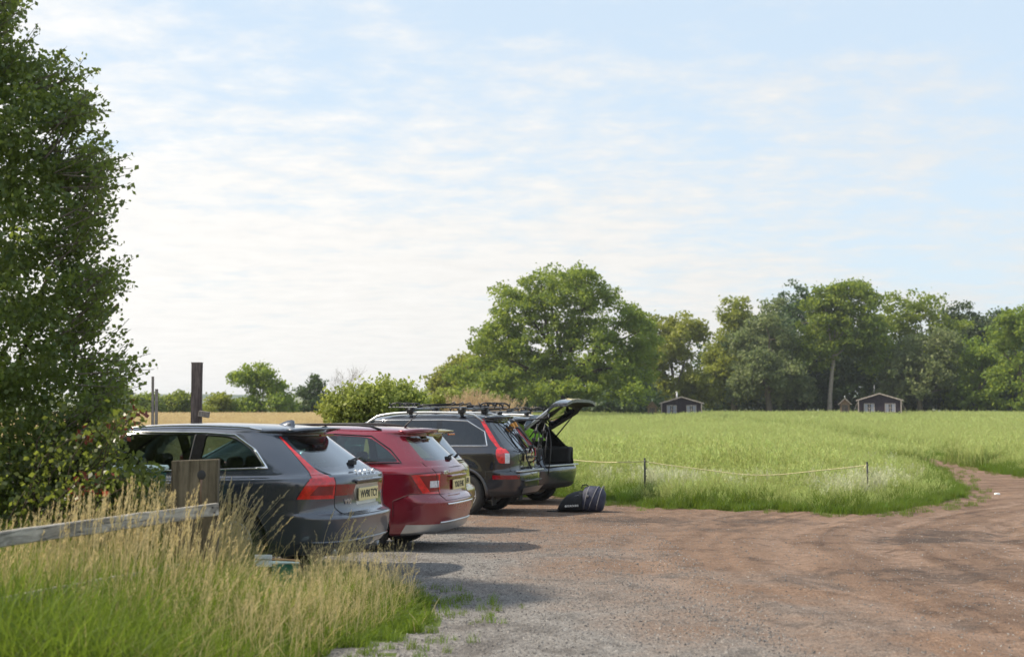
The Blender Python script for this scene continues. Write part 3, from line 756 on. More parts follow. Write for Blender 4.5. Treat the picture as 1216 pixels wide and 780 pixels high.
def clumpy(x, y, s=1.0):
    return .5 + .5 * np.sin(x * 2.3 * s + 1.7 * np.sin(y * 1.9 * s)) * np.sin(y * 2.7 * s + 1.3 * np.sin(x * 1.7 * s + 1))
# --- the bank in the foreground
nr = np.random.default_rng(101)
def bank_test(x, y): return in_poly(x + wob(x, y) * .7, y - wob(x, y) * .7, BANK) & (np.abs(x) < y * .40 + .3) & (x < y * .36)
def edge_d(x, y):
    """rough distance inside the bank's right and back edge"""
    pts = np.array(BANK[:5] + BANK[7:]); d = np.full(x.shape, 99.0)
    PB = BANK[7:] + BANK[:5]
    for (x1, y1), (x2, y2) in zip(PB, PB[1:]):
        L2 = (x2 - x1) ** 2 + (y2 - y1) ** 2; t = np.clip(((x - x1) * (x2 - x1) + (y - y1) * (y2 - y1)) / L2, 0, 1)
        d = np.minimum(d, np.hypot(x - x1 - t * (x2 - x1), y - y1 - t * (y2 - y1)))
    return d
def dip(P_):
    # trampled hollow in the grass in front of the crate
    x, y = P_[:, 0], P_[:, 1]; u = (x / y - (330 - 608) / F) / .024
    return 1 - .78 * np.exp(-u ** 4) * sstep(10.6, 11.4, y) * sstep(13.4, 12.9, y)
parts = []
P0 = scatter(76000, -6.5, -.4, 7.6, 17, bank_test, nr); ed = edge_d(P0[:, 0], P0[:, 1]); c_ = clumpy(P0[:, 0], P0[:, 1])
hh_ = (.08 + .22 * np.clip(ed / .9, 0, 1) + .22 * c_ * np.clip(ed, 0, 1) + .24 * sstep(-1.9, -3.0, P0[:, 0]) * (.4 + .6 * clumpy(P0[:, 0], P0[:, 1], 2.6))) * nr.uniform(.45, 1.35, len(P0))
parts.append(blades(P0, hh_ * dip(P0), nr.uniform(.004, .011, len(P0)), nr.uniform(.1, 1.3, len(P0)), nr))
o = obj('green_grass', mesh_np('green_grass', *join(parts)[:2], MATS['grass_green'], col=join(parts)[2])); tag(o, 'lush short green grass along the bottom left and the verge tip', 'grass', kind='stuff')
parts = []
P0 = scatter(33000, -6.5, -.4, 7.8, 16.5, lambda x, y: bank_test(x, y) & (edge_d(x, y) > .12) & (nr.random(x.shape) < .15 + .85 * sstep(9.2, 10.6, y + .5 * np.sin(x * 2.2)) * np.clip(edge_d(x, y) / .8, .25, 1)), nr)
ed = edge_d(P0[:, 0], P0[:, 1]); c_ = clumpy(P0[:, 0], P0[:, 1], 1.7)
hh_ = (.14 + .30 * np.clip(ed / 1.0, 0, 1)) * (.6 + .7 * c_) * nr.uniform(.5, 1.35, len(P0))
parts.append(blades(P0, hh_ * dip(P0), nr.uniform(.0035, .009, len(P0)), nr.uniform(.1, 1.1, len(P0)), nr))
def tall(x, y):
    # the tall stand runs along the rail and the post; low at the verge tip
    g = np.exp(-((x + 2.6) / np.where(x > -2.6, .50, 1.05)) ** 2) + .55 * np.exp(-((x + 4.6) / 1.3) ** 2) + .16
    return bank_test(x, y) & (y > 8.9) & (y < 14.9) & (edge_d(x, y) > .28) & (nr.random(x.shape) < g)
P0 = scatter(2200, -6.2, -1.0, 9.0, 14.4, tall, nr)
n_ = len(P0); hb = .42 + .55 * np.exp(-((P0[:, 0] + 2.7) / np.where(P0[:, 0] > -2.7, .62, 1.1)) ** 2); hb *= np.clip(edge_d(P0[:, 0], P0[:, 1]) / .7, .45, 1)
parts.append(stalks(P0, dip(P0) * hb * nr.uniform(.65, 1.15, n_), nr, w=.0042, lean=np.abs(nr.normal(.12, .14, n_)), az=nr.normal(0.2, 1.1, n_), L=.14, hr=.007, hn=16, hs=.017))
P0 = scatter(3400, -5.2, -.8, 8.6, 14.6, lambda x, y: bank_test(x, y) & (edge_d(x, y) > .1), nr); n_ = len(P0)
parts.append(stalks(P0, dip(P0) * nr.uniform(.25, .55, n_), nr, w=.003, L=.08, hn=9, hs=.012))
n_ = 85; P0 = np.stack([nr.uniform(-2.75, -1.45, n_), nr.uniform(11.4, 13.2, n_), np.zeros(n_)], 1); P0[:, 2] = hgt(P0[:, 0], P0[:, 1])
parts.append(stalks(P0, dip(P0) * nr.uniform(.70, 1.02, n_) * (1 - .30 * sstep(-2.3, -1.5, P0[:, 0])), nr, w=.0045, lean=nr.uniform(.12, .55, n_), az=nr.normal(.0, .45, n_), L=.16, hr=.007, hn=18, hs=.018))
J = join(parts)
o = obj('dry_grass', mesh_np('dry_grass', J[0], J[1], MATS['grass_dry'], col=J[2])); tag(o, 'straw-coloured grass with seed heads growing up round the post and rail', 'grass', kind='stuff')
# --- tufts scattered over the field by geometry nodes
def tuft_mesh(name, mat, n, R, h, w, stalkn=0, sh=.6, seed=1, lean=.5, seg=2, hn=6, hs=.03, L=.16, hr=.014):
    nr = np.random.default_rng(seed); a = nr.uniform(0, 6.28, n); r = R * np.sqrt(nr.uniform(0, 1, n))
    P0 = np.stack([r * np.cos(a), r * np.sin(a), np.zeros(n)], 1)
    pr = [blades(P0, h * nr.uniform(.5, 1.2, n), np.full(n, w), nr.uniform(.05, lean, n), nr, seg=seg, tint=(0, .45))]
    if stalkn:
        a = nr.uniform(0, 6.28, stalkn); r = R * np.sqrt(nr.uniform(0, 1, stalkn))
        P1 = np.stack([r * np.cos(a), r * np.sin(a), np.zeros(stalkn)], 1)
        v, f, t = stalks(P1, sh * nr.uniform(.7, 1.15, stalkn), nr, w=w * .5, L=L, hn=hn, hs=hs, hr=hr); pr.append((v, f, np.clip(t * .5 + .9, 0, 1.5)))
    J = join(pr); return mesh_np(name, J[0], J[1], MATS[mat], col=J[2])
def instance_stuff(name, meshes, P0, scale, label, cat, seed=3, tilt=0.1, rnd_rot=True):
    """points -> one object; a geometry-nodes tree puts one of the given meshes on each point"""
    nr = np.random.default_rng(seed); n = len(P0)
    me = bpy.data.meshes.new(name); me.vertices.add(n); me.vertices.foreach_set('co', np.asarray(P0, np.float32).ravel())
    rot = np.stack([nr.normal(0, tilt, n), nr.normal(0, tilt, n), nr.uniform(0, 6.28, n)], 1).astype(np.float32)
    if not rnd_rot: rot = nr.uniform(0, 6.28, (n, 3)).astype(np.float32)
    sc = np.asarray(scale, np.float32)
    if sc.ndim == 1: sc = np.stack([sc] * 3, 1)
    for nm, arr in (('rot', rot), ('scl', sc)):
        a = me.attributes.new(nm, 'FLOAT_VECTOR', 'POINT'); a.data.foreach_set('vector', arr.ravel())
    a = me.attributes.new('pick', 'INT', 'POINT'); a.data.foreach_set('value', nr.integers(0, len(meshes), n).astype(np.int32))
    o = obj(name, me); tag(o, label, cat, kind='stuff')
    ng = bpy.data.node_groups.new(name + '_scatter', 'GeometryNodeTree')
    ng.interface.new_socket('Geometry', in_out='INPUT', socket_type='NodeSocketGeometry')
    ng.interface.new_socket('Geometry', in_out='OUTPUT', socket_type='NodeSocketGeometry')
    gi = ng.nodes.new('NodeGroupInput'); go = ng.nodes.new('NodeGroupOutput')
    g2i = ng.nodes.new('GeometryNodeGeometryToInstance')
    for m_e in reversed(meshes):
        src = bpy.data.objects.new(m_e.name, m_e)
        oi = ng.nodes.new('GeometryNodeObjectInfo'); oi.inputs['Object'].default_value = src; oi.inputs['As Instance'].default_value = True
        ng.links.new(oi.outputs['Geometry'], g2i.inputs[0])
    def named(nm, dt):
        q = ng.nodes.new('GeometryNodeInputNamedAttribute'); q.data_type = dt; q.inputs['Name'].default_value = nm; return q.outputs['Attribute']
    ip = ng.nodes.new('GeometryNodeInstanceOnPoints')
    ng.links.new(gi.outputs[0], ip.inputs['Points'])
    j = ng.nodes.new('GeometryNodeJoinGeometry')
    for l in list(g2i.inputs[0].links): ng.links.new(l.from_socket, j.inputs[0])
    ng.nodes.remove(g2i)
    ng.links.new(j.outputs[0], ip.inputs['Instance']); ip.inputs['Pick Instance'].default_value = True
    ng.links.new(named('pick', 'INT'), ip.inputs['Instance Index'])
    e2r = ng.nodes.new('FunctionNodeEulerToRotation'); ng.links.new(named('rot', 'FLOAT_VECTOR'), e2r.inputs[0])
    ng.links.new(e2r.outputs[0], ip.inputs['Rotation']); ng.links.new(named('scl', 'FLOAT_VECTOR'), ip.inputs['Scale'])
    ng.links.new(ip.outputs[0], go.inputs[0])
    md = o.modifiers.new('scatter', 'NODES'); md.node_group = ng
    return o
def path_d(x, y):
    """distance from the mown green track that leaves the dirt road and curves away left"""
    PT = [(15.3, 52), (17.5, 68), (20.5, 92), (21.5, 120), (19.5, 150), (14, 185), (5, 230)]
    d = np.full(x.shape, 99.0)
    for (x1, y1), (x2, y2) in zip(PT, PT[1:]):
        L2 = (x2 - x1) ** 2 + (y2 - y1) ** 2; t = np.clip(((x - x1) * (x2 - x1) + (y - y1) * (y2 - y1)) / L2, 0, 1)
        d = np.minimum(d, np.hypot(x - x1 - t * (x2 - x1), y - y1 - t * (y2 - y1)))
    return d
def fd(x, y):
    d = np.full(x.shape, 99.0); PB = FIELD_EDGE + [(16.5, 58), (15.6, 50), (15.0, 46), (14.3, 42), (14.4, 38.2), (19, 34), (29, 30)]
    for (x1, y1), (x2, y2) in zip(PB, PB[1:]):
        L2 = (x2 - x1) ** 2 + (y2 - y1) ** 2; t = np.clip(((x - x1) * (x2 - x1) + (y - y1) * (y2 - y1)) / L2, 0, 1)
        d = np.minimum(d, np.hypot(x - x1 - t * (x2 - x1), y - y1 - t * (y2 - y1)))
    return d
nr = np.random.default_rng(202)
def fan(x, y, m=1.5): return (np.abs(x) < y * .375 + m)
greens = [tuft_mesh('grass_tuft', 'grass_field', 40, .16, .46, .011, 7, .68, s, .6, hn=9, hs=.042, L=.17, hr=.022) for s in (1, 2, 3)]
shorts = [tuft_mesh('short_tuft', 'grass_green', 46, .14, .20, .009, 0, .3, s, .9) for s in (4, 5)]
# near strip 24-48 m
def near_t(x, y): return in_poly(x + wob(x, y), y + wob(x, y), FIELD) & fan(x, y) & (x > -1.5) & (fd(x, y) > .12 + .35 * nr.random(x.shape))
P0 = scatter(21000, -1.5, 20, 24, 48, near_t, nr); d_ = fd(P0[:, 0], P0[:, 1])
sc = (.34 + .20 * np.clip((d_ - .2) / .8, 0, 1) + .40 * np.clip((d_ - 1.2) / 3.0, 0, 1)) * (.62 + .5 * clumpy(P0[:, 0], P0[:, 1], .5) + .2 * clumpy(P0[:, 0], P0[:, 1], 1.9)) * nr.uniform(.65, 1.3, len(P0))
instance_stuff('field_grass', greens, P0, sc, 'tall seeding green grass at the edge of the field behind the rope', 'grass', 31)
P0 = scatter(9000, -1.5, 20, 23.5, 62, lambda x, y: in_poly(x + wob(x, y), y + wob(x, y), FIELD) & fan(x, y) & (fd(x, y) < 1.0 + .5 * np.sin(x * 2)), nr)
P1 = scatter(4200, -1.5, 20, 24, 44, lambda x, y: near_t(x, y) & (fd(x, y) < 5) & (clumpy(x, y, .8) > .35), nr)
instance_stuff('coarse_grass', [tuft_mesh('coarse_tuft', 'grass_green', 34, .15, .46, .012, 0, .3, s, 1.0) for s in (16, 17)], P1, nr.uniform(.5, 1.05, len(P1)), 'darker coarse grass clumps along the near edge of the field', 'grass', 39)
instance_stuff('verge_grass', shorts, P0, nr.uniform(.5, 1.1, len(P0)), 'short bright grass fringing the dirt track', 'grass', 32)
P0 = scatter(420, -2.5, 16, 22.5, 50, lambda x, y: ~in_poly(x, y, FIELD) & fan(x, y) & (fd(x, y) < .9 * nr.random(x.shape) ** 2 + .05), nr)
instance_stuff('margin_weeds', shorts, P0, nr.uniform(.25, .7, len(P0)), 'sparse short weeds creeping out onto the gravel', 'weeds', 37)
P0 = scatter(110, -1.2, .5, 9, 13.5, lambda x, y: ~in_poly(x, y, BANK) & (edge_d(x, y) < .8 * nr.random(x.shape) ** 2), nr)
instance_stuff('verge_weeds', [tuft_mesh('weed_tuft', 'grass_green', 22, .06, .09, .006, 0, .3, 15, .9)], P0, nr.uniform(.4, 1.0, len(P0)), 'little tufts of grass on the gravel round the verge tip', 'weeds', 38)
leafmat('seed_pale', (0.34, 0.37, 0.19), (0.56, 0.57, 0.36), 0.35, (0.62, 0.64, 0.38), rough=.6, spec=.2, vv=.2)
P0 = scatter(750, .5, 11, 25, 42, lambda x, y: near_t(x, y) & (fd(x, y) > .9) & (nr.random(x.shape) < clumpy(x, y, .33) ** 2 * (.25 + 1.2 * np.exp(-((x - 5) / 2.2) ** 2 - ((y - 28) / 2.5) ** 2))), nr)
instance_stuff('seeding_grass', [tuft_mesh('seeding_tuft', 'seed_pale', 4, .12, .3, .006, 13, .58, s, .5, hn=9, hs=.030, L=.13, hr=.014) for s in (18, 19)], P0, nr.uniform(.6, 1.05, len(P0)), 'pale seeding grass heads in drifts behind the rope', 'grass', 40)
# middle and far field: wider tufts as the distance grows
mids = [tuft_mesh('meadow_tuft', 'grass_field', 34, .42, .50, .022, 7, .66, s, .5, hs=.05, L=.2, hr=.03, hn=6) for s in (6, 7)]
P0 = scatter(30000, -30, 46, 46, 105, lambda x, y: fan(x, y, 2) & in_poly(x, y, FIELD) & ((x > 0) | (y < 30)) & (nr.random(x.shape) < (46 / y) ** .9), nr)
pdn = path_d(P0[:, 0], P0[:, 1]); keep = np.clip((pdn - .9) / 1.0, .18, 1); tw = np.abs(pdn)
sc = (.8 + .35 * clumpy(P0[:, 0], P0[:, 1], .2)) * nr.uniform(.8, 1.2, len(P0))
SCL = np.stack([sc, sc, sc * keep], 1)
instance_stuff('meadow_grass', mids, P0, SCL, 'green meadow in the middle distance with a mown path through it', 'grass', 33)
fars = [tuft_mesh('far_tuft', 'grass_field', 30, .9, .52, .05, 6, .68, s, .5, hs=.09, L=.25, hr=.05, hn=4) for s in (8, 9)]
P0 = scatter(26000, -10, 84, 100, 196, lambda x, y: fan(x, y, 3) & (x > -4 - 0 * y), nr)
pdn = path_d(P0[:, 0], P0[:, 1]); keep = np.clip((pdn - 1.4) / 1.6, .15, 1)
sc = (.85 + .3 * clumpy(P0[:, 0], P0[:, 1], .1)) * nr.uniform(.8, 1.2, len(P0))
instance_stuff('distant_meadow', fars, P0, np.stack([sc, sc, sc * keep], 1), 'far side of the green meadow in front of the wood', 'grass', 34)
# wheat at the left
wh = [tuft_mesh('wheat_tuft', 'wheat', 60, .34, .62, .011, 26, .80, s, .25, hs=.04, L=.09, hr=.01, hn=5) for s in (10, 11)]
P0 = scatter(19000, -62, -4, 30, 147, lambda x, y: fan(x, y, 2) & (x < -2.5 - (y - 30) * .02) & (y > 31 + .0 * x) & (nr.random(x.shape) < (30 / y) ** .8), nr)
sc = nr.uniform(.8, 1.1, len(P0)) * (1 + np.clip((P0[:, 1] - 50) / 60, 0, 1.5) * 1.1)
instance_stuff('wheat_crop', wh, P0, np.stack([sc, sc, np.minimum(sc, 1.05 + np.clip((P0[:, 1] - 90) / 60, 0, 1) * .1)], 1), 'ripe tan wheat field behind the parked cars at the left', 'wheat', 35, tilt=.05)
# loose stones on the gravel
def stone_mesh(s):
    bm = bmesh.new(); bmesh.ops.create_icosphere(bm, subdivisions=1, radius=.5); rr = random.Random(s)
    for v in bm.verts: v.co = Vector((v.co.x * 1.2, v.co.y * .9, v.co.z * .6)) * rr.uniform(.7, 1.2)
    m_e = bpy.data.meshes.new('stone'); bm.to_mesh(m_e); bm.free(); return m_e
m, nt, b = newmat('loose_stone')
oi = nn(nt, 'ShaderNodeObjectInfo')
nt.links.new(ramp(nt, oi.outputs['Random'], [(0, (.10, .095, .095)), (.4, (.16, .148, .14)), (.85, (.23, .21, .195)), (1, (.34, .32, .30))]), b.inputs['Base Color']); b.inputs['Roughness'].default_value = .9
sts = [stone_mesh(s) for s in range(4)]
for s_ in sts: s_.materials.append(m)
def ht2(P_): P_[:, 2] = hgt(P_[:, 0], P_[:, 1]) + lumps(P_[:, 0], P_[:, 1]); return P_
P0 = ht2(scatter(42000, -6, 9, 9, 27, lambda x, y: ~is_grass(x, y) & (np.abs(x) < y * .38 + .5) & (nr.random(x.shape) < np.where(x < 2.0, 1, .22) * (10 / y) ** 1.3), nr))
instance_stuff('loose_gravel', sts, P0, nr.uniform(.007, .022, len(P0)) * nr.uniform(.6, 1.3, len(P0)), 'loose grey and brown stones strewn over the car park', 'gravel', 36, rnd_rot=False)
# tan feathery grass clump behind the cars
def reeds(px, d, label, seed, n=900, h=1.5, w=1.1):
    nr = np.random.default_rng(seed); loc = (P(px, d), d); t = empty('feather_grass', (loc[0], loc[1], float(hgt(*loc))), 0, label, 'grass clump', 'tan feathery grass clumps')
    P0 = np.stack([nr.normal(0, w / 2, n), nr.normal(0, w / 3, n), np.zeros(n)], 1)
    hh2 = h * np.exp(-(P0[:, 0] / w) ** 2) * nr.uniform(.7, 1.1, n)
    J = join([stalks(P0, hh2, nr, w=.006, L=.45, hr=.05, hn=30, hs=.045)]); obj('plumes', mesh_np('plumes', J[0], J[1], MATS['reed_tan'], col=J[2]), parent=t)
    P1 = P0[:400]; J = blades(P1, hh2[:400] * .6, np.full(400, .012), nr.uniform(.1, .7, 400), nr)
    obj('blades', mesh_np('blades', J[0], J[1], MATS['grass_green'], col=J[2]), parent=t)
reeds(563, 40, 'tan feathery grass clump left of the other one, above the roof carrier', 61, 1300, 2.25, 1.2)
reeds(596, 39, 'tan feathery grass clump nearest the raised tailgate', 62, 650, 2.1, .8)
# ================================================================== cars
def paint(name, col, metal=.45, rough=.24, flake=.10):
    m, nt, b = newmat(name)
    n = noise_node(nt, 900, 2, .5); n2 = noise_node(nt, 3.0, 4, .6)
    c = ramp(nt, n.outputs[0], [(.35, tuple(c_ * (1 - flake) for c_ in col)), (.65, tuple(min(1, c_ * (1 + flake)) for c_ in col))])
    # road dust lies thickest low down on the body
    tcn = nn(nt, 'ShaderNodeTexCoord'); sp = nn(nt, 'ShaderNodeSeparateXYZ'); nt.links.new(tcn.outputs['Object'], sp.inputs[0])
    mr = nn(nt, 'ShaderNodeMapRange'); nt.links.new(sp.outputs[2], mr.inputs[0]); mr.inputs[1].default_value = .75; mr.inputs[2].default_value = .2; mr.inputs[3].default_value = 0; mr.inputs[4].default_value = .35
    mu = nn(nt, 'ShaderNodeMath', operation='MULTIPLY'); nt.links.new(mr.outputs[0], mu.inputs[0]); nt.links.new(n2.outputs[0], mu.inputs[1])
    c = mixrgb(nt, mu.outputs[0], c, (.13, .11, .095))
    nt.links.new(c, b.inputs['Base Color'])
    r = nn(nt, 'ShaderNodeMath', operation='MULTIPLY_ADD'); nt.links.new(mu.outputs[0], r.inputs[0]); r.inputs[1].default_value = .9; r.inputs[2].default_value = rough
    nt.links.new(r.outputs[0], b.inputs['Roughness'])
    b.inputs['Metallic'].default_value = metal; b.inputs['Coat Weight'].default_value = .9
    b.inputs['Coat Roughness'].default_value = .02; b.inputs['Coat IOR'].default_value = 1.75
    return m
paint('paint_grey', (.060, .070, .094)); paint('paint_red', (.215, .007, .022), .35, .22, .06)
paint('paint_yellow', (.50, .37, .085), .4); paint('paint_black', (.014, .016, .026), .35); paint('paint_bluegrey', (.050, .060, .074), .5)
pmat('trim_black', (.018, .018, .020), .55, bmp=.15, var=.2); pmat('gloss_black', (.008, .008, .010), .12, coat=.5)
pmat('rubber', (.022, .021, .020), .85, var=.35, vscale=30, bmp=.3, bscale=90); pmat('alloy', (.50, .50, .51), .32, metal=.8, var=.1)
pmat('alloy_dark', (.10, .10, .105), .4, metal=.6); pmat('chrome', (.80, .80, .81), .12, metal=1.0); pmat('satin_silver', (.58, .59, .60), .34, metal=.85, var=.05)
pmat('cabin_dark', (.020, .020, .022), .8, var=.3); pmat('seat_cloth', (.040, .040, .043), .9, var=.3, vscale=20, bmp=.2); pmat('seat_light', (.13, .125, .12), .85, var=.2)
pmat('plate_yellow', (.80, .67, .34), .35, var=.05, vscale=20); pmat('plate_white', (.80, .80, .78), .35, var=.04); pmat('ink_black', (.012, .012, .012), .5)
pmat('lens_red', (.62, .008, .012), .10, coat=1.0, var=.38, vscale=22, spec=.6); pmat('lens_dark_red', (.20, .004, .010), .12, coat=1.0, var=.2, vscale=14)
pmat('lens_clear', (.62, .63, .66), .14, coat=1.0, var=.25, vscale=30); pmat('lens_amber', (.75, .28, .03), .15, coat=1.0); pmat('badge_silver', (.72, .72, .74), .22, metal=.9)
pmat('brake_disc', (.32, .30, .28), .45, metal=.7, var=.3)
def glassmat(name, tint, refl=.10):
    m, nt, b = newmat(name)
    tr = nn(nt, 'ShaderNodeBsdfTransparent'); gl = nn(nt, 'ShaderNodeBsdfGlossy'); gl.inputs['Roughness'].default_value = .03
    n = noise_node(nt, 2.2, 4, .6)
    nt.links.new(ramp(nt, n.outputs[0], [(.3, tuple(t * .86 for t in tint)), (.7, tuple(min(1, t * 1.1) for t in tint))]), tr.inputs[0])
    gl.inputs[0].default_value = (.95, .97, 1, 1)
    fr = nn(nt, 'ShaderNodeFresnel'); fr.inputs[0].default_value = 1.5
    ad = nn(nt, 'ShaderNodeMath', operation='MULTIPLY_ADD', use_clamp=True); nt.links.new(fr.outputs[0], ad.inputs[0]); ad.inputs[1].default_value = 1.35; ad.inputs[2].default_value = refl * .3
    ms = nn(nt, 'ShaderNodeMixShader'); nt.links.new(ad.outputs[0], ms.inputs[0]); nt.links.new(tr.outputs[0], ms.inputs[1]); nt.links.new(gl.outputs[0], ms.inputs[2])
    nt.links.new(ms.outputs[0], nt.nodes['Material Output'].inputs['Surface']); return m
glassmat('glass_green', (.40, .52, .50)); glassmat('glass_privacy', (.055, .060, .075)); glassmat('glass_rear', (.26, .30, .32), .4); glassmat('glass_bright', (.30, .62, .22))

def pchip(xk, yk, x):
    xk = np.asarray(xk, float); yk = np.asarray(yk, float); x = np.clip(np.asarray(x, float), xk[0], xk[-1])
    h = np.diff(xk); dl = np.diff(yk) / h; d = np.zeros_like(yk)
    for i in range(1, len(xk) - 1):
        if dl[i - 1] * dl[i] > 0:
            w1 = 2 * h[i] + h[i - 1]; w2 = h[i] + 2 * h[i - 1]; d[i] = (w1 + w2) / (w1 / dl[i - 1] + w2 / dl[i])
    d[0] = dl[0]; d[-1] = dl[-1]
    i = np.clip(np.searchsorted(xk, x, side='right') - 1, 0, len(h) - 1); t = (x - xk[i]) / h[i]
    return yk[i] * (1 + 2 * t) * (1 - t) ** 2 + d[i] * h[i] * t * (1 - t) ** 2 + yk[i + 1] * t * t * (3 - 2 * t) + d[i + 1] * h[i] * t * t * (t - 1)
class Car:
    def __init__(s, spec):
        s.sp = spec; s.rows = spec['rows']; s.mats = spec['mats']; s.tags = {'body': 0}; s.parent_of = {}
        s.build()
    def build(s, nR=18, nF=56, nN=14, sub=5):
        R = s.rows; K = len(R); vk = np.arange(K)
        vv = np.unique(np.concatenate([np.linspace(i, i + 1, sub + 1) for i in range(K - 1)]))
        g = lambda f: pchip(vk, [f(r) for r in R], vv)
        XR, XF, Wd = g(lambda r: r[0]), g(lambda r: r[1]), g(lambda r: r[2])
        ZZ = [g(lambda r, k=k: r[3][k]) for k in range(5)]
        AR, NE = g(lambda r: r[4]), g(lambda r: r[5])
        xc = s.sp['L'] * .5; flare = s.sp.get('flare', .012); ax = s.sp['axles']; wr = s.sp['wr']
        bm = bmesh.new(); rings = []
        for k in range(len(vv)):
            xr, xf, w, ar, n = XR[k], XF[k], Wd[k], AR[k], NE[k]
            ar = min(ar, (xf - xr) * .45); af = min(s.sp.get('af', 1.0), (xf - xr) * .45)
            th = np.linspace(0, math.pi / 2, nR, endpoint=False); rr = (np.cos(th) ** n + np.sin(th) ** n) ** (-1 / n)
            X = list(xr + ar - ar * rr * np.cos(th)); Y = list(rr * np.sin(th))
            fx = np.linspace(xr + ar, xf - af, nF, endpoint=False); X += list(fx); Y += [1.0] * nF
            nf = s.sp.get('nf', 3.0); th = np.linspace(math.pi / 2, 0, nN); rr = (np.cos(th) ** nf + np.sin(th) ** nf) ** (-1 / nf)
            X += list(xf - af + af * rr * np.cos(th)); Y += list(rr * np.sin(th))
            X = np.array(X); Y = np.array(Y); Y[-1] = 0; Y[0] = 0
            z = pchip([0, .25, .5, .75, 1], [q[k] for q in ZZ], (X - xr) / (xf - xr))
            barrel = 1 - s.sp.get('barrel', .045) * np.abs((X - xc) / xc) ** 2.6
            if w > 0.75:
                for a in ax:
                    dd = np.hypot(X - a, z - wr * .95)
                    barrel = barrel + flare * np.exp(-((dd - wr * 1.16) / .12) ** 2)
            y = Y * w * barrel
            ring = [bm.verts.new((X[i], y[i], z[i])) for i in range(len(X))]
            ring += [bm.verts.new((X[i], -y[i], z[i])) for i in range(len(X) - 2, 0, -1)]
            rings.append(ring)
        n = len(rings[0])
        for A, B in zip(rings, rings[1:]):
            for i in range(n):
                try: bm.faces.new((A[i], B[i], B[(i + 1) % n], A[(i + 1) % n]))
                except ValueError: pass
        bmesh.ops.remove_doubles(bm, verts=bm.verts[:], dist=1e-5)
        bmesh.ops.dissolve_degenerate(bm, dist=1e-6, edges=bm.edges[:])
        f = bm.faces.new([v for v in rings[0] if v.is_valid])
        bmesh.ops.recalc_face_normals(bm, faces=bm.faces[:])
        if max(bm.faces, key=lambda f: f.calc_center_median().z).normal.z < 0: bmesh.ops.reverse_faces(bm, faces=bm.faces[:])
        s.bm = bm; s.lay = bm.faces.layers.int.new('part'); s.tree = BVHTree.FromBMesh(bm)
        for f in bm.faces: f.smooth = True
    def region(s, name, planes, pred=None, only=('body',), parent=None):
        """cut the faces that lie inside every half space out of the shell and call them `name`"""
        if name not in s.tags: s.tags[name] = len(s.tags)
        if parent: s.parent_of[name] = parent
        ids = {s.tags[o] for o in only}; bm = s.bm
        cand = [f for f in bm.faces if f[s.lay] in ids and (pred is None or pred(f.calc_center_median(), f.normal))]
        pl = [(Vector(c), Vector(n_).normalized()) for c, n_ in planes]
        for co, no in pl:           # no points OUT of the region
            cand = [f for f in cand if f.is_valid and min((v.co - co).dot(no) for v in f.verts) < -1e-6]
            cut = [f for f in cand if max((v.co - co).dot(no) for v in f.verts) > 1e-5]
            keep = [f for f in cand if max((v.co - co).dot(no) for v in f.verts) <= 1e-5]
            if cut:
                geom = cut + list({e for f in cut for e in f.edges}) + list({v for f in cut for v in f.verts})
                r = bmesh.ops.bisect_plane(bm, geom=geom, dist=1e-6, plane_co=co, plane_no=no)
                fs = {g_ for g_ in r['geom'] if isinstance(g_, bmesh.types.BMFace)}
                cand = keep + [f for f in fs if f.is_valid and (f.calc_center_median() - co).dot(no) < 0 and f[s.lay] in ids]
            else: cand = keep
        for f in cand: f[s.lay] = s.tags[name]
        bm.normal_update()
    @staticmethod
    def prism(poly, axis):
        """poly convex; axis 'y': (x,z) points; axis 'x': (y,z) points -> outward planes"""
        A = sum(poly[i][0] * poly[(i + 1) % len(poly)][1] - poly[(i + 1) % len(poly)][0] * poly[i][1] for i in range(len(poly)))
        out = []
        for i in range(len(poly)):
            (a, b_), (c, d) = poly[i], poly[(i + 1) % len(poly)]
            nx_, nz_ = (d - b_, -(c - a)) if A > 0 else (-(d - b_), (c - a))
            if abs(nx_) + abs(nz_) < 1e-9: continue
            out.append(((a, 0, b_), (nx_, 0, nz_)) if axis == 'y' else ((0, a, b_), (0, nx_, nz_)))
        return out
    def side(s, name, poly, both=True, ymin=.3, **k):
        for sg in ((1, -1) if both else (1,)):
            s.region(name + ('' if sg > 0 else '|r'), s.prism(poly, 'y'), lambda c, n_, sg=sg: c.y * sg > ymin, **k)
    def rear(s, name, poly, xmax=1.2, nx_=-.12, **k):
        s.region(name, s.prism(poly, 'x'), lambda c, n_: c.x < xmax and n_.x < nx_, **k)
    def on_side(s, x, z, sg=1, off=0.0):
        h = s.tree.ray_cast(Vector((x, sg * 3, z)), Vector((0, -sg, 0)))
        return h[0] + h[1] * off if h[0] else None
    def on_rear(s, y, z, off=0.0):
        h = s.tree.ray_cast(Vector((-3, y, z)), Vector((1, 0, 0)))
        return h[0] + h[1] * off if h[0] else None
    def on_top(s, x, y, off=0.0):
        h = s.tree.ray_cast(Vector((x, y, 4)), Vector((0, 0, -1)))
        return h[0] + h[1] * off if h[0] else None
    def line(s, name, pts2, kind, r, mat, sg=1, closed=False, off=0.0, step=.03, parent=None, n=5, flat=None):
        """a bead or seam laid along the surface; pts2 in (x,z) for sides or (y,z) for the rear"""
        P2 = []
        pp = list(pts2) + ([pts2[0]] if closed else [])
        for (a, b_), (c, d) in zip(pp, pp[1:]):
            k = max(1, int(math.hypot(c - a, d - b_) / step))
            P2 += [(a + (c - a) * i / k, b_ + (d - b_) * i / k) for i in range(k)]
        P2.append(pp[-1])
        fn = {'side': lambda a, b_: s.on_side(a, b_, sg, off), 'rear': lambda a, b_: s.on_rear(a, b_, off), 'top': lambda a, b_: s.on_top(a, b_, off)}[kind]
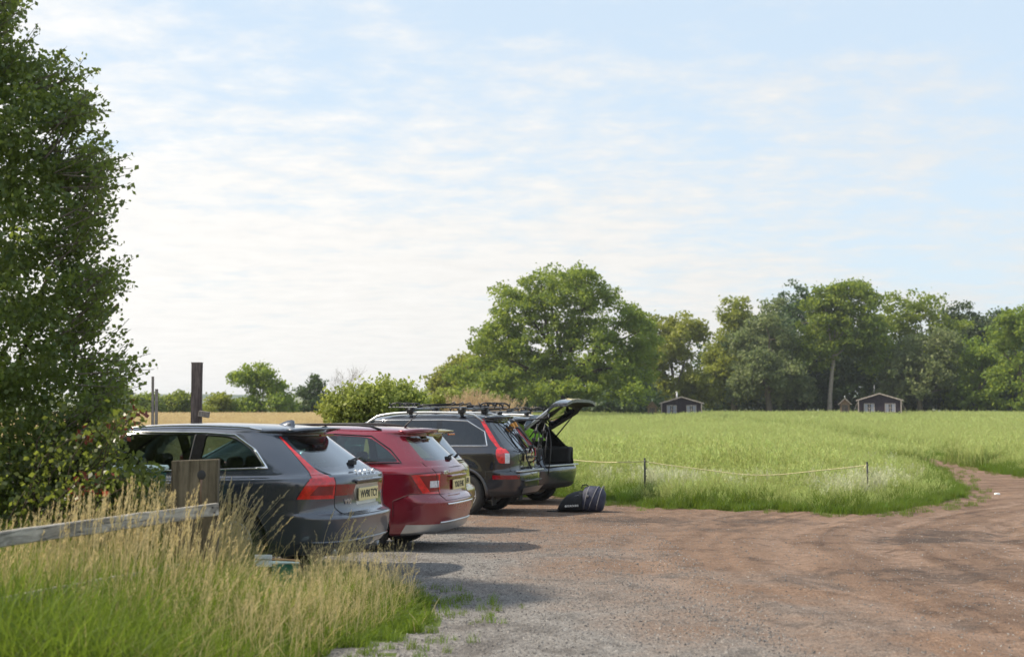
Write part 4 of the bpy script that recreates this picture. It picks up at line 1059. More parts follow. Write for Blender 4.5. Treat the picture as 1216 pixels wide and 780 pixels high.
        P3 = [q for q in (fn(a, b_) for a, b_ in P2) if q]
        bm = bmesh.new(); tube(bm, P3, r, n)
        return obj(name, bm, MATS[mat], parent or s.root)
    def finish(s, root, matmap, delete=('arch',)):
        s.root = root; bm = s.bm; bm.normal_update(); inv = {v: k for k, v in s.tags.items()}
        groups = {}
        for f in bm.faces: groups.setdefault(inv[f[s.lay]], []).append(f)
        out = {}
        names = sorted(groups, key=lambda n_: (n_ in s.parent_of, n_))
        for nm in names:
            base = nm.split('|')[0]
            if base in delete: continue
            vs = {}; V = []; N = []; Fc = []
            for f in groups[nm]:
                idx = []
                for v in f.verts:
                    if v not in vs: vs[v] = len(V); V.append(v.co.copy()); N.append(v.normal.copy())
                    idx.append(vs[v])
                Fc.append(idx)
            me = bpy.data.meshes.new(base); me.from_pydata([tuple(v) for v in V], [], Fc)
            me.polygons.foreach_set('use_smooth', [True] * len(Fc)); me.update()
            if me.validate(): pass
            if len(me.vertices) == len(N): me.normals_split_custom_set_from_vertices([tuple(n_) for n_ in N])
            mt = MATS[matmap[base]] if base in matmap else MATS[s.mats['paint']]
            par = root
            if nm in s.parent_of: par = out.get(s.parent_of[nm] + ('|r' if nm.endswith('|r') else ''), None) or out.get(s.parent_of[nm], root)
            out[nm] = obj(base.split('#')[0], me, mt, par)
        # dark inner lining of every panel that is not glass
        V = []; Fc = []; vs = {}
        for nm in groups:
            if 'window' in nm or 'windscreen' in nm or nm.split('|')[0] in delete or 'opening' in nm: continue
            for f in groups[nm]:
                if len(f.verts) > 12: continue
                idx = []
                for v in f.verts:
                    if v not in vs: vs[v] = len(V); V.append(v.co - v.normal * .03)
                    idx.append(vs[v])
                Fc.append(idx[::-1])
        me = bpy.data.meshes.new('lining'); me.from_pydata([tuple(v) for v in V], [], Fc); obj('cabin_lining', me, MATS['cabin_dark'], root)
        s.out = out; bm.free()
        return out
WHEELS = {}
def wheel_mesh(r, w, rr_, style):
    key = (r, w, rr_, style)
    if key in WHEELS: return WHEELS[key]
    bm = bmesh.new(); s = w / 2
    lathe(bm, [(rr_ - .01, -s * .8), (rr_ + .01, -s * .95), (rr_ + .035, -s * 1.02), (r - .035, -s * 1.0), (r - .012, -s * .86), (r - .002, -s * .6), (r, 0), (r - .002, s * .6), (r - .012, s * .86), (r - .035, s * 1.0), (rr_ + .035, s * 1.02), (rr_ + .01, s * .95), (rr_ - .01, s * .8), (rr_ - .015, 0), (rr_ - .01, -s * .8)], 40)
    for k in range(40):           # tread blocks
        a = 2 * math.pi * k / 40
        for yy in (-s * .55, -s * .18, s * .18, s * .55):
            c = Vector(((r + .001) * math.cos(a), yy, (r + .001) * math.sin(a)))
            M = Matrix.Translation(c) @ Matrix.Rotation(-a, 4, 'Y') @ Matrix.Diagonal((.008, s * .30, .034, 1))
            bmesh.ops.create_cube(bm, size=1, matrix=M)
    ty = bpy.data.meshes.new('tyre'); bm.to_mesh(ty); bm.free(); ty.materials.append(MATS['rubber'])
    bm = bmesh.new()
    lathe(bm, [(rr_, s * .92), (rr_ + .006, s * .95), (rr_ - .008, s * .90), (rr_ - .02, s * .6), (rr_ - .03, -s * .6), (rr_, -s * .92)], 36)
    ns = {'5': 5, '10': 10, '7': 7}[style]
    for k in range(ns):
        a = 2 * math.pi * k / ns
        for da in ((-.10, .10) if style == '5' else (0,)):
            p0 = Vector((math.cos(a + da * 2.4) * .05, s * .62, math.sin(a + da * 2.4) * .05)); p1 = Vector((math.cos(a + da) * (rr_ - .012), s * .80, math.sin(a + da) * (rr_ - .012)))
            tube(bm, [p0, p0.lerp(p1, .5) + Vector((0, .012, 0)), p1], [.022, .017, .019] if style != '10' else [.015, .011, .013], 6)
    lathe(bm, [(0.001, s * .78), (.03, s * .78), (.055, s * .72), (.07, s * .5), (.07, -s * .2)], 20)
    for k in range(5):
        a = 2 * math.pi * (k + .5) / 5; tube(bm, [(math.cos(a) * .055, s * .6, math.sin(a) * .055), (math.cos(a) * .055, s * .76, math.sin(a) * .055)], .008, 6)
    rm = bpy.data.meshes.new('rim'); bm.to_mesh(rm); bm.free(); rm.materials.append(MATS['alloy'])
    bm = bmesh.new(); lathe(bm, [(.001, -s * .15), (rr_ * .72, -s * .15), (rr_ * .72, -s * .02), (.001, -s * .02)], 28)
    lathe(bm, [(rr_ - .03, -s * .55), (.10, -s * .55)], 20)
    bd = bpy.data.meshes.new('brake_disc'); bm.to_mesh(bd); bm.free(); bd.materials.append(MATS['brake_disc'])
    WHEELS[key] = (ty, rm, bd); return WHEELS[key]
def add_wheels(car, root, track, style='5', w=.235):
    r = car.sp['wr']; ty, rm, bd = wheel_mesh(r, w, r * .66, style); k = 0
    for ax in car.sp['axles']:
        for sg in (1, -1):
            t = link(bpy.data.objects.new('wheel', ty)); t.parent = root; t.location = (ax, sg * (track / 2), r - .012)
            t.rotation_euler = (0, .3 + k * 1.1, 0 if sg > 0 else math.pi); k += 1
            link(bpy.data.objects.new('rim', rm)).parent = t; link(bpy.data.objects.new('brake_disc', bd)).parent = t
def add_arches(car, root, mat='trim_black', lip=.012, lipmat=None):
    for ax in car.sp['axles']:
        R = car.sp['arch']
        for sg in (1, -1):
            bm = bmesh.new(); n = 20
            A = []; B = []; Cc = []
            for k in range(n + 1):
                a = math.pi * (-.08 + 1.16 * k / n); x, z = ax + R * math.cos(a), car.sp['az'] + R * math.sin(a)
                q = car.on_side(x, max(z, .22), sg); y = (abs(q.y) if q else .85) - .004
                A.append(bm.verts.new((x, sg * y, z))); B.append(bm.verts.new((x, sg * .5, z))); Cc.append(bm.verts.new((ax + R * .2 * math.cos(a), sg * .5, car.sp['az'] + R * .2 * math.sin(a))))
            for i in range(n):
                bm.faces.new((A[i], A[i + 1], B[i + 1], B[i])); bm.faces.new((B[i], B[i + 1], Cc[i + 1], Cc[i]))
            obj('wheel_arch_liner', bm, MATS['cabin_dark'], root)
            bm = bmesh.new(); P_ = []
            for k in range(n + 1):
                a = math.pi * (-.04 + 1.08 * k / n); x, z = ax + (R + lip * .3) * math.cos(a), car.sp['az'] + (R + lip * .3) * math.sin(a)
                q = car.on_side(x, z, sg)
                if q: P_.append(q)
            tube(bm, P_, lip, 6); obj('wheel_arch_trim', bm, MATS[lipmat or mat], root)
def seats(root, rows, mat='seat_cloth', zf=.30):
    """rows: (x, [y...], width, top)"""
    for x, ys, w, top in rows:
        for y in ys:
            bm = bmesh.new()
            bx(bm, (x - .02, y - w / 2, zf), (x + .5, y + w / 2, zf + .24), bev=.06)
            bx(bm, (x - .13, y - w / 2, zf + .12), (x + .02, y + w / 2, top - .16), Matrix.Rotation(-.2, 3, 'Y'), bev=.055)
            st = obj('seat', bm, MATS[mat], root)
            k = max(1, round(w / .5))
            for q in range(k):
                bm = bmesh.new(); yy = y - w / 2 + w * (q + .5) / k
                bx(bm, (x - .27, yy - .125, top - .13), (x - .17, yy + .125, top + .05), Matrix.Rotation(-.15, 3, 'Y'), bev=.04)
                tube(bm, [(x - .2, yy - .05, top - .22), (x - .22, yy - .05, top - .1)], .008, 5); tube(bm, [(x - .2, yy + .05, top - .22), (x - .22, yy + .05, top - .1)], .008, 5)
                obj('headrest', bm, MATS[mat], st)
def text_part(name, body, size, mat, parent, origin, right, up, depth=.004, space=1.0, bold=0.0, align='CENTER'):
    """lettering as a mesh laid in the plane (right, up)"""
    cu = bpy.data.curves.new('txt', 'FONT'); cu.body = body; cu.size = size; cu.extrude = depth / 2; cu.space_character = space; cu.offset = bold
    cu.align_x = align; cu.align_y = 'CENTER'; cu.resolution_u = 3
    ob = bpy.data.objects.new('txt', cu); COL.objects.link(ob)
    dg = bpy.context.evaluated_depsgraph_get(); me = bpy.data.meshes.new_from_object(ob.evaluated_get(dg)); bpy.data.objects.remove(ob)
    right = Vector(right).normalized(); up = Vector(up).normalized(); nrm = right.cross(up)
    M = Matrix((right, up, nrm)).transposed().to_4x4(); M.translation = Vector(origin); me.transform(M)
    me.materials.clear(); me.materials.append(MATS[mat]); me.name = name
    return obj(name, me, None, parent)
def plate(root, car, z, w, h, text, mat='plate_yellow', x=None, rake=.0, two=None):
    p = Vector((x, 0, z)) if x is not None else car.on_rear(0, z, .0)
    bm = bmesh.new(); rot = Matrix.Rotation(rake, 3, 'Y'); bx(bm, (p.x - .012, -w / 2, z - h / 2), (p.x, w / 2, z + h / 2), rot, bev=.003)
    pl = obj('number_plate', bm, MATS[mat], root)
    up = rot @ Vector((0, 0, 1))
    lines = [(text, 0)] if not two else [(text, h * .22), (two, -h * .22)]
    for tx, dz in lines:
        # seen from behind, the reading direction is the car's right
        text_part('plate_lettering', tx, h * (.82 if not two else .46), 'ink_black', pl, p + Vector((-.0135, 0, 0)) + up * (dz - h * .02), (0, -1, 0), up, .002, .92, .002)
    return pl
def rounded(poly, r=.04, n=4):
    """round the corners of a convex polygon"""
    out = []; m_ = len(poly)
    for i in range(m_):
        p0, p1, p2 = (Vector((*poly[j % m_], 0)) for j in (i - 1, i, i + 1))
        rr_ = r[i] if isinstance(r, (list, tuple)) else r
        a = (p0 - p1); b_ = (p2 - p1); k = min(rr_, a.length * .45, b_.length * .45); a = p1 + a.normalized() * k; b_ = p1 + b_.normalized() * k
        for q in range(n + 1):
            t = q / n; v = a * (1 - t) ** 2 + p1 * 2 * t * (1 - t) + b_ * t * t; out.append((v.x, v.y))
    return out
def circle(cx_, cz, r, n=28): return [(cx_ + r * math.cos(2 * math.pi * k / n), cz + r * math.sin(2 * math.pi * k / n)) for k in range(n)]
def wiper(root, car, y0, z0, y1, z1, mat='trim_black'):
    bm = bmesh.new(); a = car.on_rear(y0, z0, .03); b_ = car.on_rear(y1, z1, .02); bx(bm, tuple(a + Vector((-.02, -.04, -.03))), tuple(a + Vector((.05, .04, .02))), bev=.01)
    tube(bm, [a, a.lerp(b_, .5) + Vector((-.012, 0, .006)), b_], [.014, .010, .006], 6)
    c = a.lerp(b_, .25); c = car.on_rear(c.y, c.z, .012); tube(bm, [c, car.on_rear((y0 + y1) / 2, (z0 + z1) / 2, .012), b_], .006, 4)
    obj('rear_wiper', bm, MATS[mat], root)
def place(root, px, d, z, beta):
    root.location = ((px - 608) / F * d, d, z); root.rotation_euler = (0, 0, math.pi - rad(beta))
def common_windows(car, wins, seam=True):
    for w_ in wins: car.side('side_window', w_, ymin=.3) if False else None
def handle(root, car, x, z, mat, sides=(1, -1)):
    for sg in sides:
        a = car.on_side(x - .10, z, sg); b_ = car.on_side(x + .10, z, sg); o_ = Vector((0, sg * .035, 0))
        bm = bmesh.new(); tube(bm, [a, a.lerp(b_, .15) + o_, a.lerp(b_, .5) + o_ * 1.15, a.lerp(b_, .85) + o_, b_], [.010, .013, .014, .013, .010], 6); obj('door_handle', bm, MATS[mat], root)
def mirror(root, car, x, z, mat):
    for sg in (1, -1):
        q = car.on_side(x, z, sg); bm = bmesh.new(); bx(bm, (q.x - .07, q.y + sg * .06, q.z), (q.x + .09, q.y + sg * .24, q.z + .15), bev=.035); tube(bm, [q, q + Vector((0, sg * .1, .04))], .02, 6)
        mo = obj('wing_mirror', bm, MATS[mat], root); bm = bmesh.new(); bx(bm, (q.x - .076, q.y + sg * .08, q.z + .02), (q.x - .07, q.y + sg * .22, q.z + .13)); obj('mirror_glass', bm, MATS['chrome'], mo)
def rail(root, car, x0, x1, y, h, r, mat, ends=.18):
    for sg in (1, -1):
        bm = bmesh.new(); P_ = []; n = 14
        for k in range(n + 1):
            x = x0 + (x1 - x0) * k / n; q = car.on_top(x, sg * y); e = min(1, min(x - x0, x1 - x) / ends) ** .6 if 0 < k < n else 0
            P_.append(q + Vector((0, 0, h * e + .004)))
        tube(bm, P_, r, 8); obj('roof_rail', bm, MATS[mat], root)
def shell_common(car, doors, belt, arch=True):
    for ax in car.sp['axles']:
        for sg in (1, -1):
            car.region('arch' + ('' if sg > 0 else '|r'), car.prism(circle(ax, car.sp['az'], car.sp['arch']), 'y'), lambda c, n_, sg=sg: c.y * sg > .5 and abs(n_.y) > .3 or (c.y * sg > .5 and c.z < .3))
# ------------------------------------------------------------------ the grey estate
def windows_poly(car, name, polys):
    for i, p in enumerate(polys):
        car.side(name + '#%d' % i, p, ymin=.35)
def spoiler_bm(car, x0, x1, hw_, drop, thick):
    bm = bmesh.new(); n = 18; R_ = []
    for k in range(n + 1):
        y = -hw_ + 2 * hw_ * k / n; a = car.on_top(x0, y * .98); e = abs(y / hw_) ** 3; zt = a.z + .003
        xe = x1 + (x0 - x1) * .62 * e; thick_ = thick * (1 - .6 * e)
        R_.append([bm.verts.new(q) for q in ((x0, y * .98, zt), ((x0 + xe) / 2, y, zt - drop * .35), (xe, y, zt - drop), (xe + .02, y, zt - drop - thick_ * .5), (xe + .07, y * .98, zt - drop - thick_), (x0, y * .97, zt - .03))])
    for A, B in zip(R_, R_[1:]):
        for i in range(6): bm.faces.new((A[i], A[(i + 1) % 6], B[(i + 1) % 6], B[i])).smooth = i < 3
    bm.faces.new(R_[0]); bm.faces.new(R_[-1][::-1]); bmesh.ops.recalc_face_normals(bm, faces=bm.faces[:]); return bm
def fin_bm(q):
    """shark fin on the roof, tall at the back, sloping to the front"""
    bm = bmesh.new(); prof = [(-.080, .0), (-.072, .040), (-.045, .050), (.0, .042), (.05, .024), (.095, .003)]
    L_ = []; R_ = []; T_ = []
    for x, z in prof:
        w = .030 * (1 - abs(x - .01) / .16)
        L_.append(bm.verts.new(q + Vector((x, w + .004, -.006)))); R_.append(bm.verts.new(q + Vector((x, -w - .004, -.006)))); T_.append((bm.verts.new(q + Vector((x, .006, z))), bm.verts.new(q + Vector((x, -.006, z)))))
    for i in range(len(prof) - 1):
        bm.faces.new((L_[i], L_[i + 1], T_[i + 1][0], T_[i][0])).smooth = True; bm.faces.new((T_[i][0], T_[i + 1][0], T_[i + 1][1], T_[i][1])).smooth = True; bm.faces.new((T_[i][1], T_[i + 1][1], R_[i + 1], R_[i])).smooth = True
    bm.faces.new((L_[0], T_[0][0], T_[0][1], R_[0])); bmesh.ops.recalc_face_normals(bm, faces=bm.faces[:]); return bm
def grey_estate():
    L = 4.94
    rows = [ # xr, xf, halfwidth, z at 0 / .25 / .5 / .75 / 1, corner length, corner power
        (.42, L - .35, .78, [.22, .20, .19, .19, .21], .6, 4.0),
        (.20, L - .15, .885, [.245, .235, .23, .23, .24], .6, 4.0),
        (.075, L - .04, .915, [.335, .33, .33, .33, .34], .62, 3.6),
        (.060, L - .02, .920, [.350, .345, .345, .345, .355], .62, 3.6),
        (.020, L, .925, [.47, .47, .47, .47, .47], .62, 3.4),
        (.000, L, .930, [.575, .575, .575, .575, .575], .62, 3.3),
        (.020, L - .02, .932, [.600, .605, .605, .605, .600], .62, 3.3),
        (.085, L - .04, .934, [.640, .64, .64, .64, .640], .62, 3.3),
        (.098, L - .07, .936, [.76, .76, .76, .75, .70], .60, 3.3),
        (.088, L - .12, .940, [.895, .885, .865, .84, .755], .58, 3.3),
        (.092, L - .30, .930, [.955, .935, .915, .885, .815], .58, 3.2),
        (.110, L - .60, .890, [.985, .960, .945, .925, .89], .58, 3.2),
        (.160, L - 1.10, .868, [1.005, .985, .975, .96, .965], .60, 3.1),
        (.245, L - 1.42, .852, [1.06, 1.03, 1.02, 1.01, 1.02], .66, 3.0),
        (.640, 2.98, .672, [1.355, 1.375, 1.392, 1.375, 1.315], .75, 3.0),
        (.560, 2.90, .630, [1.392, 1.412, 1.425, 1.412, 1.350], .70, 3.2),
        (.530, 2.86, .560, [1.408, 1.434, 1.447, 1.434, 1.372], .65, 3.4),
        (.520, 2.82, .330, [1.422, 1.458, 1.470, 1.458, 1.392], .5, 3.6),
        (.515, 2.80, .0, [1.426, 1.463, 1.475, 1.463, 1.398], .4, 3.6)]
    car = Car(dict(rows=rows, L=L, axles=(1.12, 4.06), wr=.345, arch=.385, az=.345, mats={'paint': 'paint_grey'}, flare=.012))
    shell_common(car, None, None)
    # side glass
    w1 = rounded([(1.50, 1.035), (.83, 1.060), (.98, 1.215), (1.20, 1.345), (1.50, 1.365)], [.02, .05, .12, .12, .02], 3)
    w2 = rounded([(2.42, 1.020), (1.60, 1.035), (1.60, 1.368), (2.42, 1.372)], .02, 2)
    w3 = rounded([(3.34, 1.030), (2.52, 1.020), (2.52, 1.372), (2.80, 1.352)], [.04, .02, .02, .06], 2)
    windows_poly(car, 'side_window', [w1, w2, w3])
    car.side('pillar_cover#0', [(1.50, 1.035), (1.60, 1.035), (1.60, 1.368), (1.50, 1.365)], ymin=.35); car.side('pillar_cover#1', [(2.42, 1.02), (2.52, 1.02), (2.52, 1.372), (2.42, 1.372)], ymin=.35)
    # tail lights: lower block on the corner and a long arm up the pillar
    P_ = car.prism
    for sg in (1, -1):
        sfx = '' if sg > 0 else '|r'
        car.region('tail_light' + sfx, P_([(-.5, .765), (.46, .765), (.335, .965), (-.5, .975)], 'y') + [((0, sg * .66, 0), (0, -sg, 0))], lambda c, n_, sg=sg: c.y * sg > .5 and c.x < .6)
        car.region('tail_light' + sfx, P_([(-.5, .966), (.337, .965), (.80, 1.345), (-.5, 1.345)], 'y') + [((0, sg * .70, .97), (0, -sg, -.45))], lambda c, n_, sg=sg: c.y * sg > .42 and c.x < .95)
    for sg in (1, -1):
        sfx = '' if sg > 0 else '|r'
        car.region('light_inset' + sfx, P_([(-.5, .80), (.34, .80), (.27, .885), (-.5, .885)], 'y') + [((0, sg * .68, 0), (0, -sg, 0))], lambda c, n_, sg=sg: c.y * sg > .5 and c.x < .6, only=('tail_light' + sfx,), parent='tail_light')
    # rear screen, tailgate
    car.rear('rear_window', rounded([(-.635, 1.055), (.635, 1.055), (.50, 1.345), (-.50, 1.345)], .05, 3), nx_=-.3)
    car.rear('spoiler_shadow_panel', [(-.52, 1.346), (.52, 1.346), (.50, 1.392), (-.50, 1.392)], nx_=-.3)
    car.rear('tailgate_light', [(-.655, .79), (-.655, .90), (-.30, .885), (-.36, .79)], xmax=.5); car.rear('tailgate_light#1', [(.655, .79), (.655, .90), (.30, .885), (.36, .79)], xmax=.5)
    car.rear('plate_recess', [(-.31, .895), (.31, .895), (.33, .83), (.26, .690), (-.26, .690), (-.33, .83)], xmax=.5)
    car.rear('tailgate', rounded([(-.655, .60), (.655, .60), (.655, 1.40), (-.655, 1.40)], [.1, .1, .02, .02]), xmax=.9, nx_=-.10)
    car.side('bumper', [(-.5, .36), (.60, .36), (.70, .60), (.62, .762), (-.5, .762)], ymin=-.1, only=('body',))
    car.side('bumper_skirt', [(-.5, .05), (.72, .05), (.72, .355), (-.5, .355)], ymin=-.1)
    car.side('sill', [(1.54, .1), (3.62, .1), (3.62, .34), (1.54, .34)], ymin=.3)
    car.side('rear_door', rounded([(1.58, .34), (2.46, .34), (2.46, 1.015), (1.52, 1.03), (1.44, .8)], .03, 1), ymin=.3)
    car.side('front_door', rounded([(2.47, .34), (3.50, .34), (3.58, .8), (3.45, 1.015), (2.47, 1.015)], .03, 1), ymin=.3)
    car.region('windscreen', [((0, .70, 0), (0, 1, 0)), ((0, -.70, 0), (0, -1, 0)), ((3.42, 0, 0), (1, 0, 0)), ((2.83, 0, 0), (-1, 0, 0)), ((0, 0, 1.04), (0, 0, -1))], lambda c, n_: n_.x > .2 and c.x > 2.7)
    for sg in (1, -1): car.region('headlight' + ('' if sg > 0 else '|r'), [((0, 0, .62), (0, 0, -1)), ((0, 0, .76), (0, 0, 1)), ((0, sg * .48, 0), (0, -sg, 0)), ((L - .55, 0, 0), (-1, 0, 0))], lambda c, n_, sg=sg: c.y * sg > .4 and c.x > L - .8)
    car.region('grille', [((0, 0, .42), (0, 0, -1)), ((0, 0, .70), (0, 0, 1)), ((0, .40, 0), (0, 1, 0)), ((0, -.40, 0), (0, -1, 0))], lambda c, n_: c.x > L - .3)
    t = empty('parked_car', label='dark grey estate car nearest the camera, partly hidden by the hedge and tall grass', cat='car', group='cars parked in a row')
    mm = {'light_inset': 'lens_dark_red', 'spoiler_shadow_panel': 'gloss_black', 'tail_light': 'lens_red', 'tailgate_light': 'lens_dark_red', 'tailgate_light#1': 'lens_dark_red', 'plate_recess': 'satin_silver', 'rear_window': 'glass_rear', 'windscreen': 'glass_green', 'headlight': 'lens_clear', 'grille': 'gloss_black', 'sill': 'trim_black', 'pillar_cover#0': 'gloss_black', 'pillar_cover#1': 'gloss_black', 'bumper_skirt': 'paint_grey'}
    for i in range(3): mm['side_window#%d' % i] = 'glass_green'
    o_ = car.finish(t, mm)
    add_arches(car, t); add_wheels(car, t, 1.62, '10', .245)
    # bright surround of the side glass
    for sg in (1, -1):
        top = [(3.36, 1.02), (2.83, 1.366), (2.4, 1.388), (1.5, 1.381), (1.20, 1.362), (.96, 1.225), (.79, 1.052)]; low = [(.79, 1.052), (1.5, 1.022), (2.5, 1.006), (3.36, 1.02)]
        car.line('window_trim', top, 'side', .0115, 'chrome', sg); car.line('window_trim', low, 'side', .0125, 'chrome', sg)
        car.line('window_trim', [(.96, 1.225), (.84, 1.10), (.79, 1.052), (.9, 1.048)], 'side', .018, 'chrome', sg)
        car.line('window_seal', [(1.61, 1.045), (1.61, 1.362)], 'side', .007, 'trim_black', sg)
        for q in ([(1.58, .34), (1.44, .8), (1.52, 1.03)], [(2.465, .34), (2.465, 1.01)], [(3.50, .34), (3.585, .8), (3.45, 1.01)]): car.line('door_seam', q, 'side', .0035, 'ink_black', sg, off=-.001)
        car.line('bumper_seam', [(.72, .40), (.70, .60), (.62, .762), (.47, .762)], 'side', .003, 'ink_black', sg)
        car.line('fuel_flap_seam' if sg < 0 else 'rear_quarter_seam', rounded([(1.02, .80), (1.2, .80), (1.2, .92), (1.02, .92)], .04, 3), 'side', .0025, 'ink_black', sg, closed=True) if sg < 0 else None
        car.line('light_edge', [(.46, .765), (.335, .965), (.80, 1.345)], 'side', .004, 'ink_black', sg)
    car.line('tailgate_seam', [(-.655, 1.05), (-.655, .68), (-.56, .60), (.56, .60), (.655, .68), (.655, 1.05)], 'rear', .0045, 'ink_black')
    car.line('bumper_crease', [(-.86, .36), (.86, .36)], 'rear', .012, 'paint_grey', off=.002)
    # plate niche: overhanging lip above, plate below
    bm = bmesh.new(); p = car.on_rear(0, .93); bx(bm, (p.x - .030, -.34, .905), (p.x + .03, .34, .935), bev=.012); obj('tailgate_lip', bm, MATS['paint_grey'], t)
    bm = bmesh.new(); bx(bm, (p.x - .010, -.30, .885), (p.x + .02, .30, .905)); obj('lip_underside', bm, MATS['gloss_black'], t)
    plate(t, car, .785, .52, .125, 'WV90 TCY', x=.082)
    for i, ch in enumerate('VOLVO'): text_part('badge_letter', ch, .085, 'badge_silver', t, car.on_rear(.23 - .115 * i, .985, .006), (0, -1, 0), (.35, 0, 1), .008, 1, .001)
    text_part('badge', 'V90', .072, 'badge_silver', t, car.on_rear(.46, .725, .007), (-.16, -1, 0), (0, 0, 1), .006, 1.1, .0008)
    # roof spoiler
    bm = spoiler_bm(car, .74, .455, .52, .022, .024)
    sp_ = obj('spoiler', bm, MATS['paint_grey'], t); bm = bmesh.new(); bx(bm, (.515, -.16, 1.345), (.54, .16, 1.362)); obj('brake_light', bm, MATS['lens_dark_red'], sp_)
    wiper(t, car, 0.0, 1.065, -.02, 1.09); 
    bm = bmesh.new(); q = car.on_rear(-.02, 1.09, .02); tube(bm, [car.on_rear(.02, 1.075, .03), car.on_rear(-.22, 1.10, .025), car.on_rear(-.50, 1.105, .02)], [.016, .011, .006], 6); obj('wiper_arm', bm, MATS['trim_black'], t)
    # fin aerial
    q = car.on_top(.95, 0); obj('aerial', fin_bm(q), MATS['paint_grey'], t)
    for sg in (1, -1):
        bm = bmesh.new(); rgs = lathe(bm, [(.040, -.06), (.047, -.055), (.047, .02), (.041, .02), (.038, -.05), (.030, .0)], 20, 'z')
        me = bpy.data.meshes.new('exhaust_pipe'); bm.to_mesh(me); bm.free(); me.transform(Matrix.Translation((.235, sg * .56, .268)) @ Matrix.Rotation(math.pi / 2, 4, 'Y') @ Matrix.Diagonal((1.0, 1.25, 1, 1)))
        obj('exhaust_pipe', me, MATS['alloy'], t)
    bm = bmesh.new(); bx(bm, (.20, -.42, .20), (.40, .42, .285), bev=.02); obj('diffuser', bm, MATS['trim_black'], t)
    handle(t, car, 1.72, .90, 'paint_grey'); handle(t, car, 2.66, .89, 'paint_grey'); mirror(t, car, 3.30, 1.0, 'paint_grey')
    rail(t, car, .95, 2.85, .605, .012, .010, 'chrome')
    seats(t, [(2.75, [-.38, .38], .5, 1.10), (1.75, [0], 1.3, 1.08)]); 
    bm = bmesh.new(); bx(bm, (.25, -.6, .34), (1.5, .6, .36)); obj('boot_floor', bm, MATS['cabin_dark'], t)
    bm = bmesh.new(); bx(bm, (.55, -.62, .93), (1.45, .62, .945)); obj('parcel_shelf', bm, MATS['cabin_dark'], t)
    place(t, 447, 14.15, .10, 14.9)
    return t
grey_estate()

def std_rows(L, hw, H, belt, sh, clr, rear, gw, wsb, wst, wbase, bumper_w=0.0, hood=.0):
    """rear: dict of rearmost x at each level; gw: half widths of the glasshouse (belt, top, cant, roof)"""
    B = belt; r = rear
    return [
        (r['b0'], L - .35, hw * .83, [clr + .03, clr, clr, clr, clr + .03], .6, 4.0),
        (r['b1'], L - .14, hw * .95, [clr + .07, clr + .05, clr + .05, clr + .05, clr + .06], .6, 4.0),
        (r['b2'], L - .02, hw * .985, [sh * .42] * 5, .6, 3.6),
        (r['b3'], L, hw * .99, [sh * .60] * 5, .58, 3.4),
        (r['b4'], L - .02, hw * .992, [sh * .655] * 5, .58, 3.4),
        (r['t0'], L - .04, hw * .994, [sh * .70] * 5, .58, 3.4),
        (r['t1'], L - .08, hw * .998, [sh * .82, sh * .82, sh * .82, sh * .81, sh * .76], .55, 3.4),
        (r['t2'], L - .14, hw, [sh * .95, sh * .945, sh * .93, sh * .90, sh * .83], .54, 3.3),
        (r['t3'], L - .34, hw * .985, [sh, sh * .99, sh * .975, sh * .95, sh * .90], .54, 3.2),
        (r['t4'], L - .62, gw[0] + .035, [sh + .035, sh + .02, sh + .008, sh - .005, sh * .97], .55, 3.1),
        (r['w0'] - .06, L - wsb * .8, gw[0] + .012, [B - .035, B - .035, B - .035, B - .035, B - .04], .58, 3.0),
        (r['w0'], L - wsb, gw[0], [B + .03, B + .01, B, B, B + .02], .62, 3.0),
        (r['w1'], wst + .12, gw[1], [H - .125, H - .095, H - .080, H - .095, H - .16], .66, 3.1),
        (r['w1'] - .07, wst + .04, gw[2], [H - .088, H - .058, H - .045, H - .058, H - .122], .62, 3.3),
        (r['w1'] - .09, wst, gw[2] - .07, [H - .068, H - .034, H - .022, H - .034, H - .10], .6, 3.5),
        (r['w1'] - .10, wst - .03, gw[2] * .5, [H - .052, H - .012, H - .004, H - .012, H - .085], .5, 3.6),
        (r['w1'] - .10, wst - .04, 0, [H - .048, H - .008, H, H - .008, H - .08], .4, 3.6)]
def front_bits(car, L, sh, half=.7):
    for sg in (1, -1): car.region('headlight' + ('' if sg > 0 else '|r'), [((0, 0, sh * .66), (0, 0, -1)), ((0, 0, sh * .80), (0, 0, 1)), ((0, sg * .46, 0), (0, -sg, 0)), ((L - .5, 0, 0), (-1, 0, 0))], lambda c, n_, sg=sg: c.y * sg > .3 and c.x > L - .8)
    car.region('grille', [((0, 0, sh * .45), (0, 0, -1)), ((0, 0, sh * .72), (0, 0, 1)), ((0, .38, 0), (0, 1, 0)), ((0, -.38, 0), (0, -1, 0))], lambda c, n_: c.x > L - .3)
def screen(car, L, wsb, wst, B, H, hwb, hwt):
    car.region('windscreen', [((0, hwb, B), (0, 1, (hwb - hwt) / (H - B))), ((0, -hwb, B), (0, -1, (hwb - hwt) / (H - B))), ((0, 0, B + .05), (0, 0, -1)), ((0, 0, H - .11), (0, 0, 1))], lambda c, n_: n_.x > .2 and c.x > wst - .2)
